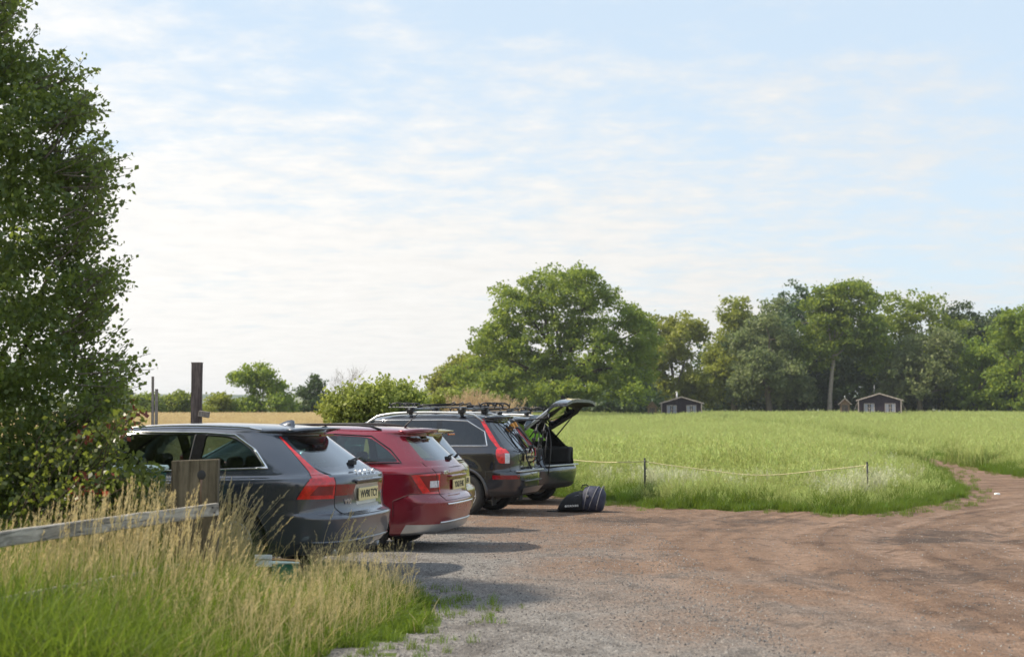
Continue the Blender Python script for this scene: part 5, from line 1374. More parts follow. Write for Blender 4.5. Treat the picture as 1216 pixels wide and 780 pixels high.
# ------------------------------------------------------------------ the red estate
def red_estate():
    L, H, sh, B = 4.66, 1.455, .955, 1.02
    R_ = dict(b0=.34, b1=.12, b2=.035, b3=.0, b4=.03, t0=.075, t1=.085, t2=.08, t3=.10, t4=.125, w0=.19, w1=.47)
    rows = std_rows(L, .905, H, B, sh, .17, R_, (.835, .655, .60), 1.30, 2.72, 3.36)
    car = Car(dict(rows=rows, L=L, axles=(1.00, 3.69), wr=.325, arch=.365, az=.33, mats={'paint': 'paint_red'}))
    shell_common(car, None, None)
    wins = [rounded([(1.36, 1.03), (.56, 1.045), (.70, 1.17), (.95, 1.325), (1.36, 1.345)], [.02, .05, .12, .10, .02], 3), rounded([(2.25, 1.025), (1.45, 1.03), (1.45, 1.347), (2.25, 1.35)], .02, 2), rounded([(3.10, 1.03), (2.33, 1.025), (2.33, 1.35), (2.62, 1.33)], [.04, .02, .02, .05], 2)]
    windows_poly(car, 'side_window', wins)
    car.side('pillar_cover#0', [(1.36, 1.03), (1.45, 1.03), (1.45, 1.345), (1.36, 1.345)], ymin=.35); car.side('pillar_cover#1', [(2.25, 1.03), (2.33, 1.03), (2.33, 1.348), (2.25, 1.348)], ymin=.35)
    for sg in (1, -1):
        sfx = '' if sg > 0 else '|r'
        car.region('tail_light' + sfx, car.prism([(-.5, .665), (.27, .680), (.40, .900), (-.5, .935)], 'y') + [((0, sg * .575, .80), (0, -sg, 0))], lambda c, n_, sg=sg: c.y * sg > .5 and c.x < .6)
        car.region('light_inset' + sfx, car.prism([(-.5, .69), (.20, .70), (.30, .885), (-.5, .90)], 'y') + [((0, sg * .60, .80), (0, -sg, 0))], lambda c, n_, sg=sg: c.y * sg > .5 and c.x < .6, only=('tail_light' + sfx,), parent='tail_light')
        car.region('reverse_light' + sfx, car.prism([(-.5, .745), (.24, .750), (.26, .825), (-.5, .835)], 'y') + [((0, sg * .59, .80), (0, -sg, 0)), ((0, sg * .73, .80), (0, sg, 0))], lambda c, n_, sg=sg: c.y * sg > .5 and c.x < .6, only=('light_inset' + sfx, 'tail_light' + sfx), parent='tail_light')
    car.rear('rear_window', rounded([(-.62, 1.055), (.62, 1.055), (.50, 1.335), (-.50, 1.335)], .05, 3), nx_=-.3)
    car.rear('plate_recess', [(-.34, .86), (.34, .86), (.28, .675), (-.28, .675)], xmax=.5)
    car.rear('tailgate', [(-.57, .60), (.57, .60), (.66, .96), (.66, 1.38), (-.66, 1.38), (-.66, .96)], xmax=.9, nx_=-.10)
    car.side('bumper', [(-.5, .33), (.58, .33), (.60, .60), (.40, .68), (-.5, .665)], ymin=-.1)
    car.side('bumper_skirt', [(-.5, .05), (.64, .05), (.45, .33), (-.5, .33)], ymin=-.1)
    car.side('rear_door', rounded([(1.42, .30), (2.29, .30), (2.29, 1.02), (1.38, 1.025), (1.34, .78)], .02, 1), ymin=.3)
    car.side('front_door', rounded([(2.30, .30), (3.28, .30), (3.34, .8), (3.2, 1.02), (2.30, 1.02)], .02, 1), ymin=.3)
    front_bits(car, L, sh); screen(car, L, 1.3, 2.72, B, H, .70, .56)
    t = empty('parked_car', label='deep red estate car parked directly behind the dark grey estate', cat='car', group='cars parked in a row')
    mm = {'tail_light': 'lens_red', 'light_inset': 'lens_dark_red', 'reverse_light': 'lens_clear', 'rear_window': 'glass_rear', 'windscreen': 'glass_green', 'headlight': 'lens_clear', 'grille': 'gloss_black', 'bumper_skirt': 'satin_silver', 'pillar_cover#0': 'gloss_black', 'pillar_cover#1': 'gloss_black', 'plate_recess': 'paint_red'}
    for i in range(3): mm['side_window#%d' % i] = 'glass_green'
    car.finish(t, mm); add_arches(car, t, 'trim_black', .008, 'paint_red'); add_wheels(car, t, 1.56, '5', .21)
    for sg in (1, -1):
        car.line('window_seal', [(3.15, 1.015), (2.62, 1.345), (1.4, 1.36), (.94, 1.338), (.68, 1.18), (.53, 1.035), (1.4, 1.015), (3.15, 1.015)], 'side', .009, 'gloss_black', sg)
        for q in ([(1.42, .30), (1.34, .78), (1.38, 1.02)], [(2.295, .30), (2.295, 1.01)], [(3.28, .30), (3.34, .8), (3.2, 1.0)]): car.line('door_seam', q, 'side', .0035, 'ink_black', sg, off=-.001)
        car.line('bumper_seam', [(.60, .42), (.60, .60), (.40, .68), (.27, .675)], 'side', .003, 'ink_black', sg)
        car.line('body_crease', [(.42, .905), (1.4, .93), (2.6, .93), (3.9, .86)], 'side', .0035, 'paint_red', sg, off=-.001)
        car.line('light_edge', [(.05, .665), (.27, .680), (.40, .900), (.06, .935)], 'side', .004, 'ink_black', sg)
    car.line('tailgate_seam', [(-.66, 1.05), (-.66, .96), (-.57, .60), (.57, .60), (.66, .96), (.66, 1.05)], 'rear', .004, 'ink_black')
    car.line('bumper_strip', [(-.55, .555), (.55, .555)], 'rear', .014, 'chrome', off=.001)
    car.line('skirt_strip', [(-.62, .345), (.62, .345)], 'rear', .014, 'satin_silver', off=.001)
    bm = bmesh.new(); p = car.on_rear(0, .865); bx(bm, (p.x - .028, -.33, .855), (p.x + .03, .33, .880), bev=.01); obj('tailgate_lip', bm, MATS['paint_red'], t)
    plate(t, car, .765, .50, .115, 'YD63 FHK', x=.068); text_part('badge', 'SKODA', .058, 'badge_silver', t, car.on_rear(.43, .915, .005), (0, -1, 0), (0, 0, 1), .006, 1.0, .001); text_part('badge', 'OCTAVIA', .045, 'badge_silver', t, car.on_rear(-.42, .915, .005), (0, -1, 0), (0, 0, 1), .006, 1.0, .001)
    sp_ = obj('spoiler', spoiler_bm(car, .66, .36, .54, .020, .032), MATS['paint_red'], t); bm = bmesh.new(); bx(bm, (.395, -.14, 1.335), (.42, .14, 1.352)); obj('brake_light', bm, MATS['lens_dark_red'], sp_)
    bm = bmesh.new(); tube(bm, [car.on_rear(0, 1.065, .03), car.on_rear(-.2, 1.085, .025), car.on_rear(-.46, 1.09, .02)], [.016, .010, .006], 6); obj('rear_wiper', bm, MATS['trim_black'], t)
    bm = bmesh.new(); q = car.on_rear(0, 1.055, .02); bx(bm, (q.x - .02, -.05, q.z - .03), (q.x + .06, .05, q.z + .02), bev=.015); obj('wiper_boss', bm, MATS['trim_black'], t)
    bm = bmesh.new(); q = car.on_top(.74, 0); tube(bm, [q, q + Vector((-.02, 0, .03)), q + Vector((-.17, 0, .17))], [.02, .010, .0035], 6); obj('aerial', bm, MATS['trim_black'], t)
    handle(t, car, 1.62, .88, 'paint_red'); handle(t, car, 2.5, .87, 'paint_red'); mirror(t, car, 3.1, .98, 'paint_red'); rail(t, car, .85, 2.75, .565, .045, .014, 'trim_black')
    seats(t, [(2.55, [-.37, .37], .5, 1.10), (1.62, [0], 1.25, 1.08)])
    place(t, 551, 17.1, .07, 13.4)
red_estate()
# ------------------------------------------------------------------ the yellow hatchback
def yellow_hatch():
    L, H, sh, B = 3.95, 1.47, .93, 1.0
    R_ = dict(b0=.30, b1=.10, b2=.03, b3=.0, b4=.03, t0=.08, t1=.09, t2=.10, t3=.13, t4=.16, w0=.20, w1=.46)
    car = Car(dict(rows=std_rows(L, .845, H, B, sh, .17, R_, (.775, .60, .55), 1.0, 2.35, 3.0), L=L, axles=(.72, 3.2), wr=.30, arch=.34, az=.31, mats={'paint': 'paint_yellow'}))
    shell_common(car, None, None)
    windows_poly(car, 'side_window', [rounded([(1.25, 1.02), (.62, 1.05), (.80, 1.30), (1.25, 1.345)], .05, 2), rounded([(2.6, 1.02), (1.33, 1.02), (1.33, 1.35), (2.2, 1.34)], .04, 2)])
    for sg in (1, -1):
        sfx = '' if sg > 0 else '|r'
        car.region('tail_light' + sfx, car.prism([(-.5, .80), (.30, .80), (.42, 1.20), (-.5, 1.20)], 'y') + [((0, sg * .585, 0), (0, -sg, 0))], lambda c, n_, sg=sg: c.y * sg > .4 and c.x < .7)
    car.rear('rear_window', rounded([(-.56, 1.02), (.56, 1.02), (.46, 1.34), (-.46, 1.34)], .06, 3), nx_=-.3)
    car.rear('tailgate', [(-.56, .56), (.56, .56), (.58, 1.38), (-.58, 1.38)], xmax=.9, nx_=-.1)
    car.side('bumper', [(-.5, .28), (.45, .28), (.5, .60), (-.5, .60)], ymin=-.1)
    car.side('front_door', [(1.28, .3), (2.7, .3), (2.75, 1.0), (1.28, 1.0)], ymin=.3)
    front_bits(car, L, sh); screen(car, L, 1.0, 2.35, B, H, .66, .52)
    t = empty('parked_car', label='small yellow hatchback almost hidden between the red estate and the black four-wheel drive', cat='car', group='cars parked in a row')
    car.finish(t, {'tail_light': 'lens_red', 'rear_window': 'glass_rear', 'windscreen': 'glass_green', 'headlight': 'lens_clear', 'grille': 'gloss_black', 'side_window#0': 'glass_green', 'side_window#1': 'glass_green'})
    add_arches(car, t, 'trim_black', .006, 'paint_yellow'); add_wheels(car, t, 1.48, '5', .19)
    sp_ = obj('spoiler', spoiler_bm(car, .60, .26, .50, .030, .04), MATS['paint_yellow'], t); bm = bmesh.new(); bx(bm, (.245, -.15, 1.352), (.262, .15, 1.378), bev=.004); obj('brake_light', bm, MATS['lens_red'], sp_)
    bm = bmesh.new(); tube(bm, [car.on_rear(0, 1.03, .03), car.on_rear(-.2, 1.06, .03), car.on_rear(-.42, 1.08, .02)], [.02, .014, .008], 6); obj('rear_wiper', bm, MATS['trim_black'], t)
    plate(t, car, .70, .50, .11, 'LC55 UEB', x=.055)
    for sg in (1, -1):
        car.line('bumper_seam', [(.5, .40), (.5, .60), (-.0, .60)], 'side', .003, 'ink_black', sg)
        car.line('door_seam', [(1.28, 1.0), (1.28, .3)], 'side', .0035, 'ink_black', sg)
    seats(t, [(2.1, [-.34, .34], .48, 1.12), (1.2, [0], 1.15, 1.05)])
    place(t, 556, 20.6, 0.01, 15.0)
yellow_hatch()
# ------------------------------------------------------------------ the black four-wheel drive
def black_suv():
    L, H, sh, B = 4.80, 1.735, 1.10, 1.17
    R_ = dict(b0=.30, b1=.10, b2=.03, b3=.0, b4=.01, t0=.09, t1=.10, t2=.10, t3=.12, t4=.15, w0=.21, w1=.52)
    car = Car(dict(rows=std_rows(L, .935, H, B, sh, .26, R_, (.875, .715, .655), 1.35, 2.95, 3.4), L=L, axles=(.99, 3.85), wr=.372, arch=.425, az=.37, mats={'paint': 'paint_black'}, flare=.02))
    shell_common(car, None, None)
    windows_poly(car, 'side_window', [rounded([(1.42, 1.19), (.60, 1.20), (.68, 1.42), (.98, 1.595), (1.42, 1.61)], [.02, .10, .12, .12, .02], 3), rounded([(2.40, 1.19), (1.52, 1.19), (1.52, 1.612), (2.40, 1.615)], .02, 2), rounded([(3.35, 1.19), (2.50, 1.19), (2.50, 1.615), (2.80, 1.60)], .04, 2)])
    car.side('pillar_cover#0', [(1.42, 1.19), (1.52, 1.19), (1.52, 1.61), (1.42, 1.61)], ymin=.35); car.side('pillar_cover#1', [(2.40, 1.19), (2.50, 1.19), (2.50, 1.612), (2.40, 1.612)], ymin=.35)
    for sg in (1, -1):
        sfx = '' if sg > 0 else '|r'
        car.region('tail_light' + sfx, car.prism(rounded([(-.5, .89), (.35, .89), (.40, 1.0), (.41, 1.165), (-.5, 1.165)], [.01, .04, .04, .03, .01], 3), 'y') + [((0, sg * .735, 0), (0, -sg, 0))], lambda c, n_, sg=sg: c.y * sg > .5 and c.x < .7)
        car.region('reverse_light' + sfx, car.prism([(-.5, .89), (.35, .89), (.35, 1.06), (-.5, 1.06)], 'y') + [((0, sg * .735, 0), (0, -sg, 0)), ((0, sg * .81, 0), (0, sg, 0))], lambda c, n_, sg=sg: c.y * sg > .5 and c.x < .4, only=('tail_light' + sfx,), parent='tail_light')
        car.region('tail_light' + sfx, car.prism([(-.5, 1.163), (.46, 1.163), (.55, 1.3), (.87, 1.64), (-.5, 1.64)], 'y') + [((0, sg * .745, 1.165), (0, -sg, -.30))], lambda c, n_, sg=sg: c.y * sg > .45 and c.x < .95)
    car.rear('rear_window', rounded([(-.70, 1.13), (.70, 1.13), (.57, 1.60), (-.57, 1.60)], .06, 3), nx_=-.3)
    car.rear('tailgate', [(-.73, .72), (.73, .72), (.73, 1.66), (-.73, 1.66)], xmax=.95, nx_=-.1)
    car.side('bumper', [(-.5, .42), (.52, .42), (.58, .75), (-.5, .75)], ymin=-.1)
    car.side('bumper_skirt', [(-.5, .1), (.58, .1), (.52, .42), (-.5, .42)], ymin=-.1)
    car.side('rear_door', rounded([(1.50, .42), (2.44, .42), (2.44, 1.17), (1.46, 1.17), (1.42, .85)], .02, 1), ymin=.3); car.side('front_door', [(2.45, .42), (3.50, .42), (3.5, 1.15), (2.45, 1.17)], ymin=.3)
    front_bits(car, L, sh); screen(car, L, 1.35, 2.95, B, H, .72, .60)
    t = empty('parked_car', label='tall black four-wheel drive with silver roof rails and bicycle carriers on roof and tailgate', cat='car', group='cars parked in a row')
    mm = {'tail_light': 'lens_red', 'reverse_light': 'lens_clear', 'rear_window': 'glass_rear', 'windscreen': 'glass_green', 'headlight': 'lens_clear', 'grille': 'gloss_black', 'bumper_skirt': 'trim_black', 'pillar_cover#0': 'gloss_black', 'pillar_cover#1': 'gloss_black'}
    for i in range(3): mm['side_window#%d' % i] = 'glass_privacy'
    mm['side_window#2'] = 'glass_green'
    car.finish(t, mm); add_arches(car, t, 'trim_black', .028, 'alloy_dark'); add_wheels(car, t, 1.64, '7', .25)
    for sg in (1, -1):
        car.line('window_trim', [(3.4, 1.175), (2.82, 1.615), (1.42, 1.627), (.97, 1.610), (.655, 1.425), (.575, 1.185), (3.4, 1.175)], 'side', .011, 'chrome', sg)
        for q in ([(1.50, .42), (1.42, .85), (1.46, 1.16)], [(2.445, .42), (2.445, 1.16)]): car.line('door_seam', q, 'side', .004, 'ink_black', sg, off=-.001)
        car.line('bumper_seam', [(.58, .5), (.58, .75), (.1, .75)], 'side', .0035, 'ink_black', sg)
        bm = bmesh.new()
        P1 = [car.on_side(.06 + .05 * k, .655, sg, .003) for k in range(9)]; P2 = [car.on_rear(sg * y, .655, .003) for y in (.78, .70, .60)]
        a = [q for q in P1 if q][::-1]; 
        for q0, q1 in zip(a, a[1:]): bm.faces.new([bm.verts.new(v) for v in (q0 + Vector((0, 0, -.035)), q1 + Vector((0, 0, -.035)), q1 + Vector((0, 0, .035)), q0 + Vector((0, 0, .035)))])
        bmesh.ops.remove_doubles(bm, verts=bm.verts[:], dist=1e-4); obj('reflector', bm, MATS['lens_dark_red'], t)
    car.line('tailgate_seam', [(-.73, 1.15), (-.73, .72), (.73, .72), (.73, 1.15)], 'rear', .004, 'ink_black')
    # bumper step and silver skid plate
    bm = bmesh.new(); bx(bm, (-.012, -.66, .735), (.12, .66, .762), bev=.01); obj('bumper_step', bm, MATS['satin_silver'], t)
    bm = bmesh.new(); V_ = [(-.012, -.62, .47), (-.012, .62, .47), (.06, .50, .36), (.06, -.50, .36), (.30, .44, .31), (.30, -.44, .31)]
    vs = [bm.verts.new(v) for v in V_]; bm.faces.new((vs[0], vs[1], vs[2], vs[3])); bm.faces.new((vs[3], vs[2], vs[4], vs[5])); bmesh.ops.solidify(bm, geom=bm.faces[:], thickness=.02); obj('skid_plate', bm, MATS['satin_silver'], t)
    bm = bmesh.new(); bx(bm, (-.02, -.52, .565), (.02, .52, .59), bev=.008); obj('bumper_strip', bm, MATS['alloy_dark'], t)
    plate(t, car, .97, .52, .12, 'AK07 NVD', x=.080); text_part('badge', 'VOLVO', .07, 'badge_silver', t, car.on_rear(.0, 1.09, .006), (0, -1, 0), (0, 0, 1), .006, 1.4, .001); text_part('badge', 'XC90', .06, 'badge_silver', t, car.on_rear(-.55, .86, .006), (0, -1, 0), (0, 0, 1), .006, 1.0, .001)
    sp_ = obj('spoiler', spoiler_bm(car, .72, .42, .60, .02, .04), MATS['paint_black'], t)
    for sg in (1, -1):
        bm = bmesh.new(); bx(bm, (.46, sg * .68, .18), (.475, sg * .90, .42)); obj('mud_flap', bm, MATS['rubber'], t)
    handle(t, car, 1.72, 1.06, 'paint_black'); handle(t, car, 2.7, 1.05, 'paint_black'); mirror(t, car, 3.25, 1.14, 'paint_black'); rail(t, car, .72, 3.0, .635, .055, .021, 'satin_silver', .3)
    seats(t, [(2.6, [-.38, .38], .52, 1.30), (1.65, [0], 1.3, 1.26)])
    place(t, 633, 25.0, -.06, 17.0)
    return t, car
suv, suv_car = black_suv()
# ------------------------------------------------------------------ the blue-grey estate with the raised tailgate
def open_suv():
    L, H, sh, B = 4.63, 1.70, 1.05, 1.12
    R_ = dict(b0=.34, b1=.14, b2=.05, b3=.0, b4=.01, t0=.07, t1=.10, t2=.12, t3=.15, t4=.18, w0=.24, w1=.62)
    car = Car(dict(rows=std_rows(L, .93, H, B, sh, .24, R_, (.865, .69, .63), 1.3, 2.75, 3.4), L=L, axles=(.98, 3.76), wr=.365, arch=.41, az=.365, mats={'paint': 'paint_bluegrey'}, flare=.016))
    shell_common(car, None, None)
    windows_poly(car, 'side_window', [rounded([(1.40, 1.16), (.80, 1.20), (.95, 1.38), (1.40, 1.56)], [.02, .06, .1, .02], 3), rounded([(2.32, 1.15), (1.50, 1.15), (1.50, 1.575), (2.32, 1.58)], .02, 2), rounded([(3.25, 1.15), (2.42, 1.15), (2.42, 1.58), (2.7, 1.56)], .04, 2)])
    for sg in (1, -1):
        sfx = '' if sg > 0 else '|r'
        car.region('tail_light' + sfx, car.prism([(-.5, .93), (.34, .93), (.30, 1.12), (-.5, 1.12)], 'y') + [((0, sg * .70, 0), (0, -sg, 0))], lambda c, n_, sg=sg: c.y * sg > .5 and c.x < .7)
        car.region('reverse_light' + sfx, car.prism([(-.5, .99), (.34, .99), (.34, 1.06), (-.5, 1.06)], 'y') + [((0, sg * .78, 0), (0, sg, 0))], lambda c, n_, sg=sg: c.y * sg > .5 and c.x < .3, only=('tail_light' + sfx,), parent='tail_light')
        car.region('tail_light' + sfx, car.prism([(-.5, 1.118), (.40, 1.118), (.85, 1.52), (-.5, 1.52)], 'y') + [((0, sg * .76, 1.12), (0, -sg, -.30))], lambda c, n_, sg=sg: c.y * sg > .45 and c.x < .95)
    car.rear('tailgate_window', rounded([(-.62, 1.13), (.62, 1.13), (.52, 1.56), (-.52, 1.56)], .06, 3), nx_=-.25)
    car.rear('tailgate', [(-.66, .74), (.66, .74), (.70, 1.12), (.56, 1.625), (-.56, 1.625), (-.70, 1.12)], xmax=1.0, nx_=-.1)
    car.side('bumper', [(-.5, .40), (.55, .40), (.55, .73), (-.5, .73)], ymin=-.1); car.side('bumper_skirt', [(-.5, .1), (.6, .1), (.52, .40), (-.5, .40)], ymin=-.1)
    car.side('rear_door', rounded([(1.46, .40), (2.36, .40), (2.36, 1.13), (1.44, 1.13), (1.40, .85)], .02, 1), ymin=.3); car.side('front_door', [(2.37, .40), (3.40, .40), (3.4, 1.10), (2.37, 1.13)], ymin=.3)
    front_bits(car, L, sh); screen(car, L, 1.3, 2.75, B, H, .70, .58)
    t = empty('parked_car', label='blue-grey car with its tailgate raised and boot open, farthest of the row beside the rucksack', cat='car', group='cars parked in a row')
    mm = {'tail_light': 'lens_dark_red', 'reverse_light': 'lens_clear', 'tailgate_window': 'glass_green', 'windscreen': 'glass_green', 'headlight': 'lens_clear', 'grille': 'gloss_black', 'bumper_skirt': 'trim_black', 'side_window#0': 'glass_bright', 'side_window#1': 'glass_green', 'side_window#2': 'glass_green'}
    # lining must leave the boot open: mark the gate as an opening
    car.tags['tailgate_opening'] = car.tags.pop('tailgate'); car.tags['tailgate_window_opening'] = car.tags.pop('tailgate_window')
    mm['tailgate_window_opening'] = 'glass_green'
    out = car.finish(t, mm); add_arches(car, t, 'trim_black', .012, 'trim_black'); add_wheels(car, t, 1.62, '5', .24)
    tg, tw = out['tailgate_opening'], out['tailgate_window_opening']; tg.name = 'tailgate'; tw.name = 'tailgate_window'; tw.parent = tg
    hinge = Vector((.62, 0, 1.63)); th = rad(80)
    Mh = Matrix.Translation(hinge) @ Matrix.Rotation(th, 4, 'Y') @ Matrix.Translation(-hinge)
    # inner trim skin of the gate, thickness included
    bm = bmesh.new(); bm.from_mesh(tg.data)
    for v in bm.verts: v.co += Vector((.06, 0, -.01))
    me = bpy.data.meshes.new('tailgate_trim'); bm.to_mesh(me); bm.free(); tr = obj('tailgate_trim', me, None, tg); tr.data.materials.clear(); tr.data.materials.append(MATS['cabin_dark'])
    bm = bmesh.new()
    for a, b_ in (((-.66, .74), (.66, .74)), ((-.66, .74), (-.70, 1.12)), ((.66, .74), (.70, 1.12)), ((-.70, 1.12), (-.56, 1.60)), ((.70, 1.12), (.56, 1.60))):
        Q_ = []
        for k in range(9):
            q = car.on_rear(a[0] + (b_[0] - a[0]) * k / 8, a[1] + (b_[1] - a[1]) * k / 8)
            if q: Q_.append((q, q + Vector((.06, 0, -.01))))
        vv_ = [(bm.verts.new(p), bm.verts.new(q)) for p, q in Q_]
        for A_, B_ in zip(vv_, vv_[1:]): bm.faces.new((A_[0], B_[0], B_[1], A_[1]))
    obj('tailgate_edge', bm, MATS['paint_bluegrey'], tg)
    text_part('badge', 'VOLVO', .08, 'badge_silver', tg, car.on_rear(0, 1.0, .006), (0, -1, 0), (.2, 0, 1), .006, 1.6, .001)
    pl = plate(t, car, .90, .52, .11, 'EO16 XRA'); pl.parent = tg
    for o_ in [tg] + list(tg.children):
        pass
    tg.matrix_local = Mh
    # boot: floor, sides, seat backs, luggage
    bm = bmesh.new(); bx(bm, (.12, -.62, .72), (1.35, .62, .745), bev=.006); obj('boot_floor', bm, MATS['cabin_dark'], t)
    bm = bmesh.new(); bx(bm, (.03, -.66, .725), (.14, .66, .750), bev=.008); obj('loading_sill', bm, MATS['satin_silver'], t)
    for sg in (1, -1):
        bm = bmesh.new(); bx(bm, (.20, sg * .58, .74), (1.3, sg * .80, 1.08), bev=.04); obj('boot_side', bm, MATS['cabin_dark'], t)
        bm = bmesh.new(); a = Mh @ car.on_rear(sg * .66, 1.00); b_ = Vector((.50, sg * .60, 1.28)); tube(bm, [b_, b_.lerp(a, .5)], .014, 6); tube(bm, [b_.lerp(a, .48), a], .008, 6); obj('gas_strut', bm, MATS['trim_black'], t)
        car.line('aperture_seal', [(sg * .66, .76), (sg * .70, 1.12), (sg * .57, 1.60)], 'rear', .016, 'rubber')
    for sg in (1, -1): car.line('window_trim', [(3.3, 1.13), (1.4, 1.135), (.76, 1.18)], 'side', .008, 'chrome', sg)
    seats(t, [(2.5, [-.38, .38], .52, 1.26), (1.42, [0], 1.25, 1.22)])
    handle(t, car, 1.66, 1.0, 'paint_bluegrey'); handle(t, car, 2.6, .99, 'paint_bluegrey'); mirror(t, car, 3.1, 1.09, 'paint_bluegrey'); rail(t, car, .80, 2.75, .60, .05, .018, 'satin_silver', .25)
    place(t, 672, 27.8, -.06, 27.0)
    return t, car
osuv, osuv_car = open_suv()
# ================================================================== fences, carriers, bags, cabins
def wood(name, c1, c2, scale=6, grain=(1, 1, .08), bm_=.5, rough=.85):
    m, nt, b = newmat(name)
    n = noise_node(nt, scale * 4, 6, .7, mapscale=grain, dist=.6); n2 = noise_node(nt, scale, 4, .6)
    c = ramp(nt, n.outputs[0], [(.32, c1), (.5, tuple((a + b_) / 2 for a, b_ in zip(c1, c2))), (.68, c2)])
    c = mixrgb(nt, .5, c, ramp(nt, n2.outputs[0], [(.35, (.6, .6, .58)), (.65, (1.15, 1.15, 1.15))]), 'MULTIPLY')
    nt.links.new(c, b.inputs['Base Color']); b.inputs['Roughness'].default_value = rough; b.inputs['Specular IOR Level'].default_value = .2
    bump(nt, b, n.outputs[0], bm_, .01); return m
wood('rail_wood', (.12, .105, .09), (.62, .575, .50), 5, (.16, 1, 1), .9); wood('post_wood', (.055, .045, .030), (.19, .160, .110), 5)
wood('dark_wood', (.045, .035, .035), (.20, .165, .155), 6); wood('stake_wood', (.12, .11, .10), (.34, .31, .28), 9)
wood('cabin_board', (.030, .022, .034), (.065, .048, .066), 3, (1, 1, .2)); wood('cabin_trim', (.36, .29, .26), (.60, .52, .48), 5); wood('roof_felt', (.05, .045, .045), (.11, .095, .09), 4)
wood('stick_wood', (.42, .22, .10), (.66, .40, .20), 9); wood('hut_wood', (.16, .10, .07), (.30, .21, .15), 5)
pmat('curtain', (.30, .31, .39), .8, var=.25, vscale=12); pmat('bin_green', (.012, .11, .07), .45, var=.2); pmat('crate_green', (.03, .20, .13), .5, var=.25); pmat('white_card', (.74, .76, .76), .7, var=.1, vscale=20)
pmat('pale_plastic', (.62, .74, .66), .5, var=.1); pmat('post_black', (.02, .02, .022), .5, var=.3); pmat('rope_cream', (.60, .52, .30), .8, var=.2, vscale=30)
pmat('bag_black', (.014, .016, .020), .75, var=.4, vscale=12, bmp=.35, bscale=25); pmat('bag_navy', (.030, .034, .062), .7, var=.35, vscale=12, bmp=.35, bscale=25); pmat('strap_grey', (.16, .16, .18), .7)
pmat('steel_black', (.020, .020, .023), .38, metal=.4, var=.2); pmat('steel_grey', (.34, .35, .37), .35, metal=.8, var=.1); pmat('strap_red', (.42, .02, .03), .6); pmat('strap_orange', (.75, .32, .05), .55); pmat('dark_glass', (.02, .022, .03), .08, coat=.3)
pmat('metal_grey', (.30, .31, .33), .45, metal=.6, var=.15); pmat('flue_white', (.78, .78, .80), .4)
def gz(x, y): return float(hgt(x, y))
# ---- the rough rail fence in the foreground
def board(name, a, b_, h, th, mat, parent=None, seed=0, seg=14, wob_=.0018, xgrain=True):
    """a split board between two points (centres of its ends): slightly wavy edges, real thickness"""
    a, b_ = Vector(a), Vector(b_); d = b_ - a; L = d.length; X = d.normalized(); Y = Vector((-X.y, X.x, 0)).normalized(); Z = X.cross(Y)
    rr = random.Random(seed); bm = bmesh.new(); R_ = []
    for k in range(seg + 1):
        c1, c2 = rr.gauss(0, wob_), rr.gauss(0, wob_); x = L * k / seg - L / 2
        R_.append([bm.verts.new(v) for v in ((x, -th / 2, -h / 2 + c1), (x, th / 2, -h / 2 + c1), (x, th / 2 - .003, h / 2 + c2), (x, -th / 2 + .003, h / 2 + c2))])
    for A, B in zip(R_, R_[1:]):
        for i in range(4): bm.faces.new((A[i], A[(i + 1) % 4], B[(i + 1) % 4], B[i]))
    bm.faces.new(R_[0]); bm.faces.new(R_[-1][::-1]); bmesh.ops.recalc_face_normals(bm, faces=bm.faces[:])
    bmesh.ops.bevel(bm, geom=[e for e in bm.edges if abs((e.verts[0].co - e.verts[1].co).normalized().x) > .9], offset=.006, segments=1, affect='EDGES')
    o = obj(name, bm, MATS[mat], parent); Mx = Matrix((X, Y, Z)).transposed().to_4x4(); Mx.translation = (a + b_) / 2
    o.matrix_local = (Matrix.Translation(-parent.location) @ Mx) if parent else Mx
    return o
def post(name, loc, w, d, h, mat, parent, seed=1, rz=0, lean=(0, 0), top=.0):
    rr = random.Random(seed); bm = bmesh.new(); R_ = []
    n = 10
    for k in range(n + 1):
        z = -.2 + (h + .2) * k / n; f = 1 + rr.gauss(0, .012); q = []
        for cx_, cy_ in ((-1, -1), (1, -1), (1, 1), (-1, 1)): q.append(bm.verts.new((cx_ * w / 2 * f + lean[0] * z / h, cy_ * d / 2 * f + lean[1] * z / h, z + (top * cx_ if k == n else 0))))
        R_.append(q)
    for A, B in zip(R_, R_[1:]):
        for i in range(4): bm.faces.new((A[i], A[(i + 1) % 4], B[(i + 1) % 4], B[i]))
    bm.faces.new(R_[-1]); bm.faces.new(R_[0][::-1]); bmesh.ops.recalc_face_normals(bm, faces=bm.faces[:])
    bmesh.ops.bevel(bm, geom=[e for e in bm.edges if abs((e.verts[0].co - e.verts[1].co).normalized().z) > .9], offset=min(w, d) * .08, segments=2, affect='EDGES')
    o = obj(name, bm, MATS[mat], parent); o.location = Vector(loc) - (parent.location if parent else Vector()); o.rotation_euler = (0, 0, rz); return o
pd = 11.35; px_ = (234 - 608) / F * pd; g = gz(px_, pd)
fence = empty('timber_fence', (px_, pd, g), 0, 'weathered timber rail fence ending in a broad square post amid the tall dry grass', 'fence')
ptop = at(234, 546, pd).z - g
p_o = post('post', (px_, pd, g), .36, .17, ptop, 'post_wood', fence, 3, .10, top=.006)
